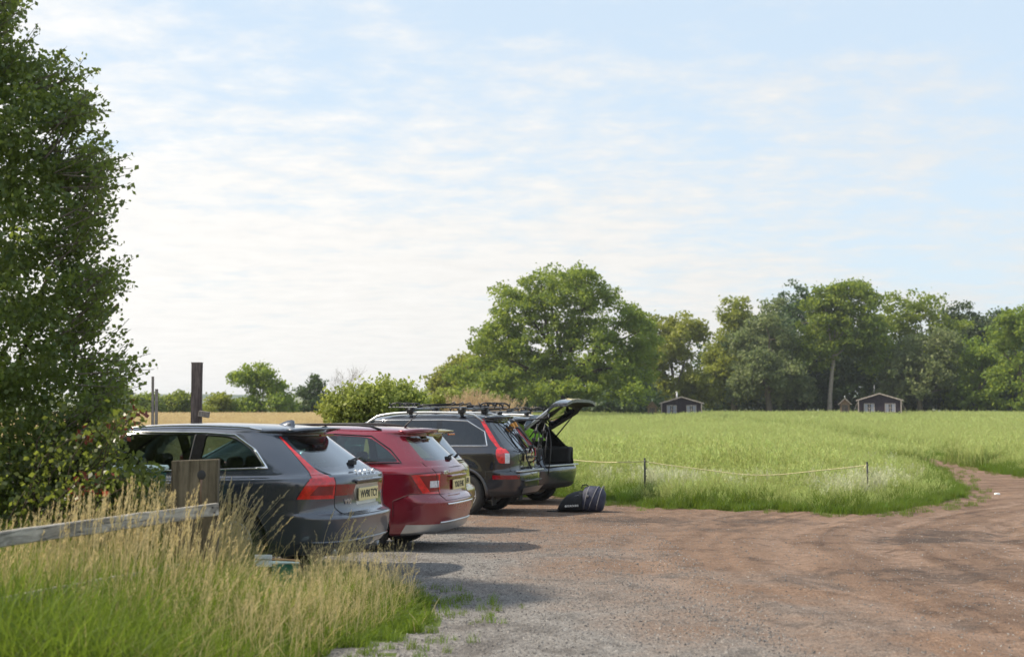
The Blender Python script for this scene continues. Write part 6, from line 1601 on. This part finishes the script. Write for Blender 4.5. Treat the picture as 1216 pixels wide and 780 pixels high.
# knot hole with a pale drip running down from it
bm = bmesh.new(); lathe(bm, [(.001, -.0005), (.022, -.0015), (.030, .001), (.034, .003)], 14, 'y'); me = bpy.data.meshes.new('knot_hole'); bm.to_mesh(me); bm.free(); me.transform(Matrix.Translation((.055, -.0895, ptop - .115)) @ Matrix.Diagonal((1, 1, 1.15, 1)))
k_ = obj('knot_hole', me, MATS['trim_black'], p_o)
bm = bmesh.new(); tube(bm, [(.055, -.083, ptop - .15), (.050, -.082, ptop - .24), (.056, -.083, ptop - .38)], [.012, .006, .004], 6); obj('resin_streak', bm, MATS['hut_wood'], p_o)
ra = at(-60, 648, 8.35); rb = at(257, 604.5, pd - .13)
rl = board('rail', ra, rb, .098, .045, 'rail_wood', fence, 5)
L_ = (rb - ra).length
for x0_, z0_ in ((L_ / 2 - .10, .022), (L_ / 2 - .07, -.020)):
    bm = bmesh.new(); tube(bm, [(x0_, -.030, z0_), (x0_, -.018, z0_)], .006, 8); obj('nail', bm, MATS['steel_black'], rl)
rr = random.Random(8)
for k in range(9):
    x0_ = rr.uniform(-L_ / 2 + .2, L_ / 2 - .4); z0_ = rr.uniform(-.035, .035); l_ = rr.uniform(.12, .4)
    bm = bmesh.new(); tube(bm, [(x0_, -.0212, z0_), (x0_ + l_ * .5, -.0218, z0_ + rr.uniform(-.006, .006)), (x0_ + l_, -.0212, z0_ + rr.uniform(-.008, .008))], [.0005, .0022, .0005], 4, caps=False); obj('split', bm, MATS['ink_black'], rl)
ra2 = at(-60, 730, 8.3); rb2 = at(225, 674, pd - .12); board('rail', ra2, rb2, .095, .045, 'rail_wood', fence, 6)
post('post', (ra.x - .1, ra.y - .05, gz(ra.x, ra.y)), .16, .14, 1.15, 'post_wood', fence, 9, .1)
# ---- dark tall post and thin stake behind the grey car
g = gz(P(234, 26), 26)
t = empty('gate_post', (P(234, 26), 26, g), 0, 'tall dark square post standing behind the grey estate car at the edge of the wheat', 'post')
post('shaft', t.location, .185, .16, at(234, 431, 26).z - g, 'dark_wood', t, 11, .05)
bm = bmesh.new(); z = at(246, 492, 26).z - g; bx(bm, (.06, -.13, z - .05), (.25, -.02, z + .06), Matrix.Rotation(.15, 3, 'Y'), bev=.01); obj('bracket', bm, MATS['stake_wood'], t)
bm = bmesh.new(); bx(bm, (-.098, -.085, at(234, 431, 26).z - g + .0), (.098, .085, at(234, 431, 26).z - g + .012), bev=.004); obj('cap', bm, MATS['stake_wood'], t)
g = gz(P(183, 25), 25)
t = empty('fence_stake', (P(183, 25), 25, g), 0, 'thin split leaning stake with a broken tip, left of the tall dark post', 'stake')
h_ = at(182, 447, 25).z - g
post('shaft', t.location, .045, .045, h_, 'stake_wood', t, 12, .2, lean=(-.02, 0)); post('splinter', t.location + Vector((.05, 0, 0)), .05, .04, h_ - .22, 'stake_wood', t, 13, .1)
# ---- rope fence at the field edge
def rope_post(px, py_top, d, lab):
    x = P(px, d); g = gz(x, d); h = at(px, py_top, d).z - g
    t = empty('rope_post', (x, d, g), 0, lab, 'post', 'thin black rope posts')
    bm = bmesh.new(); tube(bm, [(0, 0, -.2), (.004, 0, h * .5), (0, 0, h)], [.020, .019, .018], 8); obj('rod', bm, MATS['post_black'], t)
    bm = bmesh.new(); tube(bm, [(0, 0, h), (0, 0, h + .012)], [.026, .022], 8)
    obj('cap', bm, MATS['post_black'], t)
    for k in range(5):
        bm = bmesh.new(); z = h * (.25 + .17 * k); tube(bm, [(.012, -.012, z), (.034, -.022, z + .01), (.034, -.012, z + .03)], .005, 5); obj('rope_clip', bm, MATS['post_black'], t)
    return Vector((x, d, g + h - .05))
r1 = rope_post(765, 544.5, 28.0, 'left one of the two thin black rope posts, near the rucksack'); r2 = rope_post(1028, 549, 27.6, 'right one of the two thin black rope posts, near the bend of the track')
bm = bmesh.new(); P_ = []
for k in range(41):
    u = k / 40; q = r1.lerp(r2, u); q.z -= .20 * 4 * u * (1 - u) * (1 - .15 * math.sin(u * 9)); P_.append(q)
tube(bm, P_, .0085, 5); 
l0 = Vector((P(662, 29.6), 29.6, r1.z + .02)); P_ = []
for k in range(21):
    u = k / 20; q = r1.lerp(l0, u); q.z -= .05 * 4 * u * (1 - u); P_.append(q)
tube(bm, P_, .0085, 5)
tag(obj('rope', bm, MATS['rope_cream']), 'cream rope sagging between the two thin black posts at the field edge', 'rope')
bm = bmesh.new()
for q in (Vector((0, 0, 0)),): tube(bm, [r2 + Vector((-.03, -.02, 0)), r2 + Vector((-.06, -.03, -.05)), r2 + Vector((-.05, -.02, -.13))], .008, 5)
obj('rope_end', bm, MATS['rope_cream'], bpy.data.objects['rope'])
# ---- rucksack on the gravel
def rucksack():
    d = 25.4; x = P(692, d); g = gz(x, d) + .0
    t = empty('rucksack', (x, d, g), rad(-12), 'black and navy rucksack lying on the gravel beside the car with the raised tailgate', 'rucksack')
    def loft(secs, mat, name, parent, n=18, sq=2.6):
        bm = bmesh.new(); R_ = []
        for (cx_, cy_, cz, ry, rz_, tilt) in secs:
            ring = []
            for k in range(n):
                a = 2 * math.pi * k / n; ca, sa = math.cos(a), math.sin(a); r = (abs(ca) ** sq + abs(sa) ** sq) ** (-1 / sq)
                w_ = 1 + .03 * math.sin(5 * a + cx_ * 20)
                zz_ = cz + rz_ * sa * r * w_; ring.append(bm.verts.new((cx_ + tilt * (zz_ - cz), cy_ + ry * ca * r * w_, max(zz_, .002))))
            R_.append(ring)
        for A, B in zip(R_, R_[1:]):
            for k in range(n): bm.faces.new((A[k], A[(k + 1) % n], B[(k + 1) % n], B[k])).smooth = True
        bm.faces.new(R_[0]); bm.faces.new(R_[-1][::-1]); bmesh.ops.recalc_face_normals(bm, faces=bm.faces[:])
        return obj(name, bm, MATS[mat], parent)
    body = loft([(-.02, 0, .19, .10, .12, .1), (.02, 0, .195, .185, .19, .1), (.12, 0, .205, .20, .205, .12), (.24, 0, .20, .20, .20, .14), (.32, 0, .18, .18, .18, .16), (.36, 0, .16, .12, .13, .2), (.37, 0, .155, .05, .06, .2)], 'bag_navy', 'main_bag', t)
    pocket = loft([(-.42, .0, .05, .06, .05, .5), (-.40, 0, .085, .13, .085, .5), (-.33, 0, .13, .17, .13, .45), (-.2, 0, .155, .185, .155, .3), (-.06, 0, .165, .185, .165, .15), (.02, 0, .165, .17, .16, .1)], 'bag_black', 'front_bag', t)
    text_part('lettering', '\u25cf', .05, 'plate_white', pocket, (-.265, -.188, .090), (1, 0, .06), (-.05, -.25, 1), .003); text_part('lettering', 'EUROHIKE', .042, 'plate_white', pocket, (-.145, -.1905, .100), (1, 0, .06), (-.05, -.2, 1), .003, .95, .0012)
    for x0, sl in ((.05, .05), (.16, .09), (.27, .06)):
        bm = bmesh.new(); P1 = []
        for k in range(15):
            a = math.pi * (-.25 + 1.5 * k / 14); r = (abs(math.cos(a)) ** 2.6 + abs(math.sin(a)) ** 2.6) ** (-1 / 2.6)
            z = .20 + .203 * math.sin(a) * r; P1.append((x0 + sl * (z / .2 - 1) + .02, -.203 * math.cos(a) * r, max(z, .006)))
        tube(bm, P1, .009, 5); obj('strap', bm, MATS['strap_grey'], body)
    bm = bmesh.new(); bx(bm, (.085, -.222, .24), (.125, -.195, .28), bev=.005); obj('buckle', bm, MATS['steel_grey'], body)
    bm = bmesh.new(); tube(bm, [(-.02, -.03, .37), (.0, -.05, .42), (.06, -.04, .43), (.1, -.02, .40)], .010, 6); obj('handle', bm, MATS['bag_black'], body)
    bm = bmesh.new(); tube(bm, [(-.38, -.12, .03), (-.46, -.17, .012), (-.55, -.14, .010), (-.60, -.10, .010)], .010, 6); obj('loose_strap', bm, MATS['bag_black'], pocket)
    bm = bmesh.new(); tube(bm, [(-.36, -.10, .12), (-.2, -.15, .235), (-.05, -.165, .27)], .006, 5); obj('zip', bm, MATS['strap_grey'], pocket)
rucksack(); bpy.data.objects['rucksack'].scale = (1.05, 1.05, 1.12)
# ---- carriers on the black four-wheel drive
def roof_carrier(host, car, label, bars, trays, y_off=0.0, h=.11):
    t = empty('roof_bicycle_carrier', label=label, cat='bicycle carrier'); t.location = host.location; t.rotation_euler = host.rotation_euler
    zt = car.on_top((bars[0] + bars[1]) / 2, .6).z + h
    for bx_ in bars:
        bm = bmesh.new(); tube(bm, [(bx_, -.72, zt), (bx_, .72, zt)], .017, 8); bar = obj('cross_bar', bm, MATS['steel_grey'], t)
        for sg in (1, -1):
            bm = bmesh.new(); q = car.on_top(bx_, sg * .63); bx(bm, (bx_ - .06, sg * .58, q.z + .05), (bx_ + .06, sg * .70, zt + .03), bev=.02); bx(bm, (bx_ - .03, sg * .60, q.z + .01), (bx_ + .03, sg * .66, q.z + .06), bev=.008); obj('bar_foot', bm, MATS['steel_black'], bar)
    for y in trays:
        bm = bmesh.new(); z = zt + .03; x0, x1 = bars[0] - .48, bars[1] + .50
        tube(bm, [(x0, y - .02, z), (x1, y - .02, z)], .011, 6); tube(bm, [(x0, y + .02, z), (x1, y + .02, z)], .011, 6); tr = obj('wheel_tray', bm, MATS['steel_grey'], t)
        for xc_ in (x0 + .10, x1 - .16):
            bm = bmesh.new(); pts = [(xc_ + .13 * math.cos(a), y, z + .02 + .055 * abs(math.sin(a))) for a in [math.pi * k / 8 for k in range(9)]]; tube(bm, pts, .016, 6)
            tube(bm, [(xc_ - .13, y - .03, z - .02), (xc_ - .15, y - .03, z + .07)], .012, 5); tube(bm, [(xc_ + .10, y + .03, z), (xc_ + .15, y + .03, z + .08)], .012, 5); obj('wheel_holder', bm, MATS['steel_black'], tr)
            bm = bmesh.new(); tube(bm, [(xc_ - .02, y - .045, z), (xc_, y - .05, z + .075), (xc_ + .03, y + .045, z + .07), (xc_ + .02, y + .045, z)], .009, 5); obj('wheel_strap', bm, MATS['steel_black'], tr)
        bm = bmesh.new(); xm = bars[1] - .05; tube(bm, [(xm, y + .03, z), (xm - .1, y + .05, z + .035), (xm - .62, y + .05, z + .05)], [.02, .017, .015], 6); tube(bm, [(xm - .60, y + .02, z + .05), (xm - .68, y + .0, z + .085), (xm - .72, y + .06, z + .05), (xm - .64, y + .09, z + .03)], .016, 6); obj('frame_clamp', bm, MATS['steel_black'], tr)
        bm = bmesh.new(); bx(bm, (x0 + .34, y - .05, z - .015), (x0 + .46, y + .05, z + .04), bev=.012); obj('tray_bracket', bm, MATS['steel_black'], tr)
    return t
roof_carrier(suv, suv_car, 'black and silver bicycle carrier trays on the roof of the black four-wheel drive', (1.10, 2.05), (-.45, -.05, .40))
roof_carrier(osuv, osuv_car, 'bicycle carrier on the roof of the blue-grey car with the raised tailgate', (1.15, 1.95), (-.30, .30), h=.085)
def rear_carrier(host, car):
    t = empty('tailgate_bicycle_carrier', label='black folding bicycle carrier strapped to the tailgate of the black four-wheel drive', cat='bicycle carrier'); t.location = host.location; t.rotation_euler = host.rotation_euler
    def surf(y, z, o_=.03): q = car.on_rear(y, z, o_); return q if q else Vector((.1, y, z))
    bm = bmesh.new(); a = -.30
    for y in (-.42, .22):
        tube(bm, [surf(y, 1.52), surf(y, 1.35, .05), surf(y, 1.12, .06), surf(y, .95, .05), Vector((-.04, y, .78))], .014, 6)
    fr = obj('frame', bm, MATS['steel_black'], t)
    for z in (1.45, 1.10, .98, .80):
        bm = bmesh.new(); tube(bm, [surf(-.46, z, .06), surf(-.1, z, .075), surf(.26, z, .06)], .012, 6); obj('cross_tube', bm, MATS['steel_black'], fr)
    for y in (-.36, .16):
        bm = bmesh.new(); p = surf(y, 1.05, .07); tube(bm, [p, p + Vector((-.10, 0, .22)), p + Vector((-.16, 0, .50))], .015, 6)
        obj('arm', bm, MATS['steel_black'], fr)
        bm = bmesh.new(); p2 = surf(y, .86, .06); tube(bm, [p2, p2 + Vector((-.16, 0, .10)), p2 + Vector((-.20, 0, .55))], .012, 6); obj('arm', bm, MATS['steel_black'], fr)
        for k in range(3):
            bm = bmesh.new(); q = p + Vector((-.05 - .04 * k, 0, .10 + .13 * k)); bx(bm, tuple(q - Vector((.035, .03, .025))), tuple(q + Vector((.035, .03, .03))), bev=.01); obj('cradle', bm, MATS['steel_black'], fr)
    for y, z0, z1, m_ in ((-.50, 1.60, 1.05, 'steel_black'), (-.18, 1.62, 1.20, 'steel_black'), (.05, 1.62, 1.12, 'steel_black'), (.34, 1.60, 1.0, 'steel_black'), (.46, 1.58, 1.02, 'steel_black'), (-.30, 1.5, 1.0, 'strap_red'), (-.40, 1.30, .86, 'strap_red')):
        bm = bmesh.new(); P1 = [surf(y + (.18 if y < .1 else -.16) * k / 8, z0 + (z1 - z0) * k / 8, .035 + .03 * math.sin(k / 8 * 3.14)) for k in range(9)]; tube(bm, P1, .008, 5); obj('strap', bm, MATS[m_], t)
    for y, z in ((-.26, 1.50), (-.02, 1.48)):
        bm = bmesh.new(); q = surf(y, z, .06); bx(bm, tuple(q - Vector((.03, .035, .05))), tuple(q + Vector((.03, .035, .05))), Matrix.Rotation(.5, 3, 'Y'), bev=.01); obj('strap_buckle', bm, MATS['strap_orange'], t)
    # thin loop of cable hanging at the right
    bm = bmesh.new(); P1 = [Vector((-.14 - .05 * math.sin(k / 16 * 3.14), -.47 - .03 * math.sin(k / 16 * 6.28), 1.50 - .86 * k / 16)) for k in range(17)]; tube(bm, P1, .011, 5); obj('cable', bm, MATS['steel_black'], t)
    bm = bmesh.new(); tube(bm, [surf(-.50, 1.56, .05), Vector((-.10, -.50, 1.66)), Vector((-.16, -.44, 1.72)), Vector((-.2, -.30, 1.66))], .013, 6); obj('hook', bm, MATS['steel_black'], t)
rear_carrier(suv, suv_car)
# ---- crate with card and stick in the grass, green bin in the hedge
d = 12.75; x = P(341, d); g = gz(x, d)
t = empty('plastic_crate', (x, d, g), .15, 'green plastic crate half sunk in the grass beside the grey estate car', 'crate')
zt = at(341, 668, d).z - g; bm = bmesh.new(); w_ = .115
for lo, hi in (((-w_, -.10, .02), (w_, -.088, zt)), ((-w_, .088, .02), (w_, .10, zt)), ((-w_, -.088, .02), (-w_ + .012, .088, zt)), ((w_ - .012, -.088, .02), (w_, .088, zt)), ((-w_, -.10, .0), (w_, .10, .02))): bx(bm, lo, hi)
bc = obj('crate_wall', bm, MATS['crate_green'], t)
for k in range(4):
    bm = bmesh.new(); bx(bm, (-w_ + .02 + k * .052, -.106, .04), (-w_ + .032 + k * .052, -.100, zt - .02)); obj('rib', bm, MATS['crate_green'], bc)
bm = bmesh.new(); bx(bm, (-w_ - .008, -.108, zt), (w_ + .008, .108, zt + .012), bev=.003); obj('rim', bm, MATS['pale_plastic'], t)
zs = at(330, 664, d - .12).z - g
bm = bmesh.new(); tube(bm, [Vector((P(308, d - .13), d - .13, g + zs - .005)), Vector((P(330, d - .12), d - .12, g + zs)), Vector((P(358, d - .13), d - .13, g + zs - .01))], [.011, .012, .010], 7); tag(obj('wooden_stick', bm, MATS['stick_wood']), 'orange-brown wooden stick lying across the green crate in the grass', 'stick')
c_ = at(312.5, 665.5, d - .22)
bm = bmesh.new(); bx(bm, (-.075, -.01, .012), (.075, .01, .052), bev=.004); bx(bm, (-.075, -.004, -.052), (.075, .014, .006), bev=.004); o = obj('white_card', bm, MATS['white_card']); o.location = c_; o.rotation_euler = (-.15, .02, .1); tag(o, 'folded white card propped at the left end of the stick in the grass', 'card')
d = 13.05; x = P(166, d); g = gz(x, d)
t = empty('green_bin', (x, d, g), .1, 'green bin with a pale lid half hidden in the hedge beside the timber post', 'bin')
zt = at(190, 558, d).z - g; bm = bmesh.new(); bmesh.ops.create_cone(bm, cap_ends=True, segments=4, radius1=.25, radius2=.32, depth=zt, matrix=Matrix.Translation((0, 0, zt / 2)) @ Matrix.Rotation(math.pi / 4, 4, 'Z')); bmesh.ops.bevel(bm, geom=bm.edges[:], offset=.03, segments=2, affect='EDGES'); obj('tub', bm, MATS['bin_green'], t)
bm = bmesh.new(); bx(bm, (-.245, -.245, zt - .01), (.245, .245, zt + .04), bev=.02); obj('lid', bm, MATS['pale_plastic'], t)
# ---- the two dark cabins and their little gabled huts
def cabin(px0, px1, py_eave, py_ridge, d, label, flue):
    x0, x1 = P(px0, d), P(px1, d); xc = (x0 + x1) / 2; w = x1 - x0; g = gz(xc, d); he = at(px0, py_eave, d).z - g; hr = at(px0, py_ridge, d).z - g; dep = 7.0
    t = empty('cabin', (xc, d, g), -math.atan2(xc, d), label, 'cabin', 'dark timber cabins in front of the wood')
    # weatherboards one by one on the gable front
    nb = 12; bh = hr / nb
    me_rows = []
    for k in range(nb):
        z0, z1 = k * bh, (k + 1) * bh
        def half(z): return w / 2 if z <= he else max(.02, w / 2 * (hr - z) / (hr - he))
        bm = bmesh.new(); a0, a1 = half(z0), half(z1)
        vs = [bm.verts.new(v) for v in ((-a0, -.045, z0), (a0, -.045, z0), (a1, -.02, z1), (-a1, -.02, z1), (-a0, .0, z0), (a0, .0, z0), (a1, .0, z1), (-a1, .0, z1))]
        for f in ((0, 1, 2, 3), (5, 4, 7, 6), (4, 0, 3, 7), (1, 5, 6, 2), (4, 5, 1, 0), (3, 2, 6, 7)): bm.faces.new([vs[i] for i in f])
        obj('board', bm, MATS['cabin_board'], t)
    bm = bmesh.new(); bx(bm, (-w / 2, .0, 0), (w / 2, dep, he)); obj('wall', bm, MATS['cabin_board'], t)
    bm = bmesh.new(); vs = [bm.verts.new(v) for v in ((-w / 2, .001, he), (w / 2, .001, he), (0, .001, hr), (-w / 2, dep, he), (w / 2, dep, he), (0, dep, hr))]
    bm.faces.new((vs[0], vs[1], vs[2])); bm.faces.new((vs[4], vs[3], vs[5])); obj('gable', bm, MATS['cabin_board'], t)
    rf = None
    for sg in (1, -1):
        bm = bmesh.new(); o_ = .28; sl = (hr - he) / (w / 2); vs = []
        for (xx, zz_) in ((0, hr + .02), (sg * (w / 2 + o_), he - o_ * sl + .02)):
            for yy in (-.25, dep + .2):
                for dz in (0, .09): vs.append(bm.verts.new((xx, yy, zz_ + dz)))
        for f in ((0, 2, 6, 4), (1, 5, 7, 3), (0, 1, 3, 2), (4, 6, 7, 5), (0, 4, 5, 1), (2, 3, 7, 6)): bm.faces.new([vs[i] for i in f])
        bmesh.ops.recalc_face_normals(bm, faces=bm.faces[:]); rf = obj('roof', bm, MATS['roof_felt'], t)
        bm = bmesh.new(); a = Vector((0, -.30, hr + .03)); b_ = Vector((sg * (w / 2 + o_), -.30, he - o_ * sl + .03)); 
        vs = [bm.verts.new(q + Vector((0, dy, dz))) for q in (a, b_) for dy in (0, .045) for dz in (-.07, .07)]
        for f in ((0, 4, 5, 1), (2, 3, 7, 6), (0, 1, 3, 2), (4, 6, 7, 5), (1, 5, 7, 3), (0, 2, 6, 4)): bm.faces.new([vs[i] for i in f])
        bmesh.ops.recalc_face_normals(bm, faces=bm.faces[:]); obj('bargeboard', bm, MATS['cabin_trim'], t)
        bm = bmesh.new(); bx(bm, (sg * w / 2 - .06, -.28, 0), (sg * w / 2 + .06, -.16, he)); obj('corner_post', bm, MATS['cabin_trim'], t)
        bm = bmesh.new(); tube(bm, [(sg * w / 2, -.2, he - .05), (sg * (w / 2 + .95), -.2, 0)], .022, 5); obj('brace', bm, MATS['stake_wood'], t)
        # window with frame, mullion, panes and curtains
        wx = sg * w * .245; ww, wh, wz = w * .125, .52, he * .60
        bm = bmesh.new()
        for lo, hi in (((wx - ww, -.09, wz - wh), (wx - ww + .07, -.03, wz + wh)), ((wx + ww - .07, -.09, wz - wh), (wx + ww, -.03, wz + wh)), ((wx - ww + .07, -.09, wz + wh - .07), (wx + ww - .07, -.03, wz + wh)), ((wx - ww + .07, -.09, wz - wh), (wx + ww - .07, -.03, wz - wh + .07)), ((wx - .03, -.088, wz - wh + .07), (wx + .03, -.03, wz + wh - .07)), ((wx - ww + .07, -.086, wz - .02), (wx - .03, -.03, wz + .02)), ((wx + .03, -.086, wz - .02), (wx + ww - .07, -.03, wz + .02))): bx(bm, lo, hi)
        wi = obj('window', bm, MATS['cabin_trim'], t)
        for k in (0, 1):
            xa, xb = (wx - ww + .07, wx - .03) if k == 0 else (wx + .03, wx + ww - .07)
            bm = bmesh.new(); bx(bm, (xa, -.052, wz - wh + .07), (xb, -.047, wz + wh - .07)); obj('pane', bm, MATS['dark_glass'], wi)
            bm = bmesh.new(); xs_ = (xa, xa + (xb - xa) * .7) if k == 0 else (xb - (xb - xa) * .7, xb); R_ = []
            for q in range(9):
                xx = xs_[0] + (xs_[1] - xs_[0]) * q / 8; yy = -.066 + .008 * (q % 2); R_.append((bm.verts.new((xx, yy, wz - wh + .09)), bm.verts.new((xx, yy, wz + wh - .09))))
            for A_, B_ in zip(R_, R_[1:]): bm.faces.new((A_[0], B_[0], B_[1], A_[1]))
            obj('curtain', bm, MATS['curtain'], wi)
    if flue:
        bm = bmesh.new(); tube(bm, [(-.55, .9, hr - .3), (-.55, .9, hr + .55)], .085, 10); tube(bm, [(-.55, .9, hr + .52), (-.62, .86, hr + .66)], .09, 10); obj('flue', bm, MATS['flue_white'], rf)
    else:
        bm = bmesh.new(); tube(bm, [(-.6, 1.5, hr - .3), (-.6, 1.5, hr + 1.05)], .03, 6); obj('aerial_pole', bm, MATS['metal_grey'], rf)
cabin(785.5, 832.5, 478.5, 471.5, 172, 'left one of the two dark timber cabins, with a white flue on its roof', True)
cabin(1019.5, 1068.5, 475, 467.5, 168, 'right one of the two dark timber cabins, with a thin pole behind its ridge', False)
def hut(px0, px1, py_eave, py_ridge, d, label, trim):
    x0, x1 = P(px0, d), P(px1, d); xc = (x0 + x1) / 2; w = x1 - x0; g = gz(xc, d); he = at(px0, py_eave, d).z - g; hr = at(px0, py_ridge, d).z - g
    t = empty('garden_hut', (xc, d, g), -math.atan2(xc, d), label, 'hut', 'little gabled huts beside the cabins')
    bm = bmesh.new(); wi = w * .36; vs = []
    for yy in (0, 1.2): vs += [bm.verts.new(v) for v in ((-wi, yy, 0), (wi, yy, 0), (wi, yy, he), (0, yy, hr - .05), (-wi, yy, he))]
    bm.faces.new(vs[:5]); bm.faces.new(vs[5:][::-1])
    for i in range(5): bm.faces.new((vs[i], vs[5 + i], vs[5 + (i + 1) % 5], vs[(i + 1) % 5]))
    bmesh.ops.recalc_face_normals(bm, faces=bm.faces[:]); obj('wall', bm, MATS['hut_wood'], t)
    bm = bmesh.new(); bx(bm, (-wi * .62, -.04, 0), (wi * .62, -.003, he * .92), bev=.01); obj('door', bm, MATS['dark_wood'], t)
    for sg in (1, -1):
        bm = bmesh.new(); a = Vector((-sg * .03, -.25, hr)); b_ = Vector((sg * w / 2, -.25, he - (hr - he) * .28)); vs = [bm.verts.new(q + Vector((0, dy, dz))) for q in (a, b_) for dy in (0, 1.6) for dz in (0, .09)]
        for f in ((0, 4, 5, 1), (2, 3, 7, 6), (0, 1, 3, 2), (4, 6, 7, 5), (1, 5, 7, 3), (0, 2, 6, 4)): bm.faces.new([vs[i] for i in f])
        bmesh.ops.recalc_face_normals(bm, faces=bm.faces[:]); obj('roof', bm, MATS[trim], t)
    bm = bmesh.new(); tube(bm, [(0, -.22, hr), (0, -.22, hr + .32)], [.05, .03], 6); obj('finial', bm, MATS['flue_white'], t)
hut(767, 781.5, 483, 476.5, 170, 'little gabled hut with a brown roof just left of the left cabin', 'hut_wood')
hut(995, 1010.5, 479, 473, 166, 'little gabled hut with pale roof edges just left of the right cabin', 'cabin_trim')
# ---- a few stones that can be picked out on the track
rr = random.Random(5)
for px, py, s_, lab in ((1181, 586, .05, 'single pale stone lying on the bend of the dirt track'),):
    d = 1.71 * F / (py - 492); x = P(px, d); bm = bmesh.new(); bmesh.ops.create_icosphere(bm, subdivisions=2, radius=s_)
    for v in bm.verts: v.co = Vector((v.co.x * 1.3, v.co.y, v.co.z * .6)) * rr.uniform(.85, 1.12)
    o = obj('stone', bm, MATS['white_card']); o.location = (x, d, gz(x, d) + s_ * .3); tag(o, lab, 'stone')
# ---- thin summer haze: one closed box of even air
def haze_box():
    m = bpy.data.materials.new('haze'); m.use_nodes = True; nt = m.node_tree
    for n in list(nt.nodes): nt.nodes.remove(n)
    v = nn(nt, 'ShaderNodeVolumePrincipled'); v.inputs['Density'].default_value = HAZE; v.inputs['Color'].default_value = (.88, .93, 1.0, 1); v.inputs['Anisotropy'].default_value = .35
    out = nn(nt, 'ShaderNodeOutputMaterial'); nt.links.new(v.outputs[0], out.inputs['Volume'])
    bm = bmesh.new(); bx(bm, (-2800, -180, -2), (2800, 3000, 41)); o = obj('haze', bm, m); tag(o, 'thin pale summer haze over fields and hills', 'haze', kind='stuff')
HAZE = .00024
haze_box()
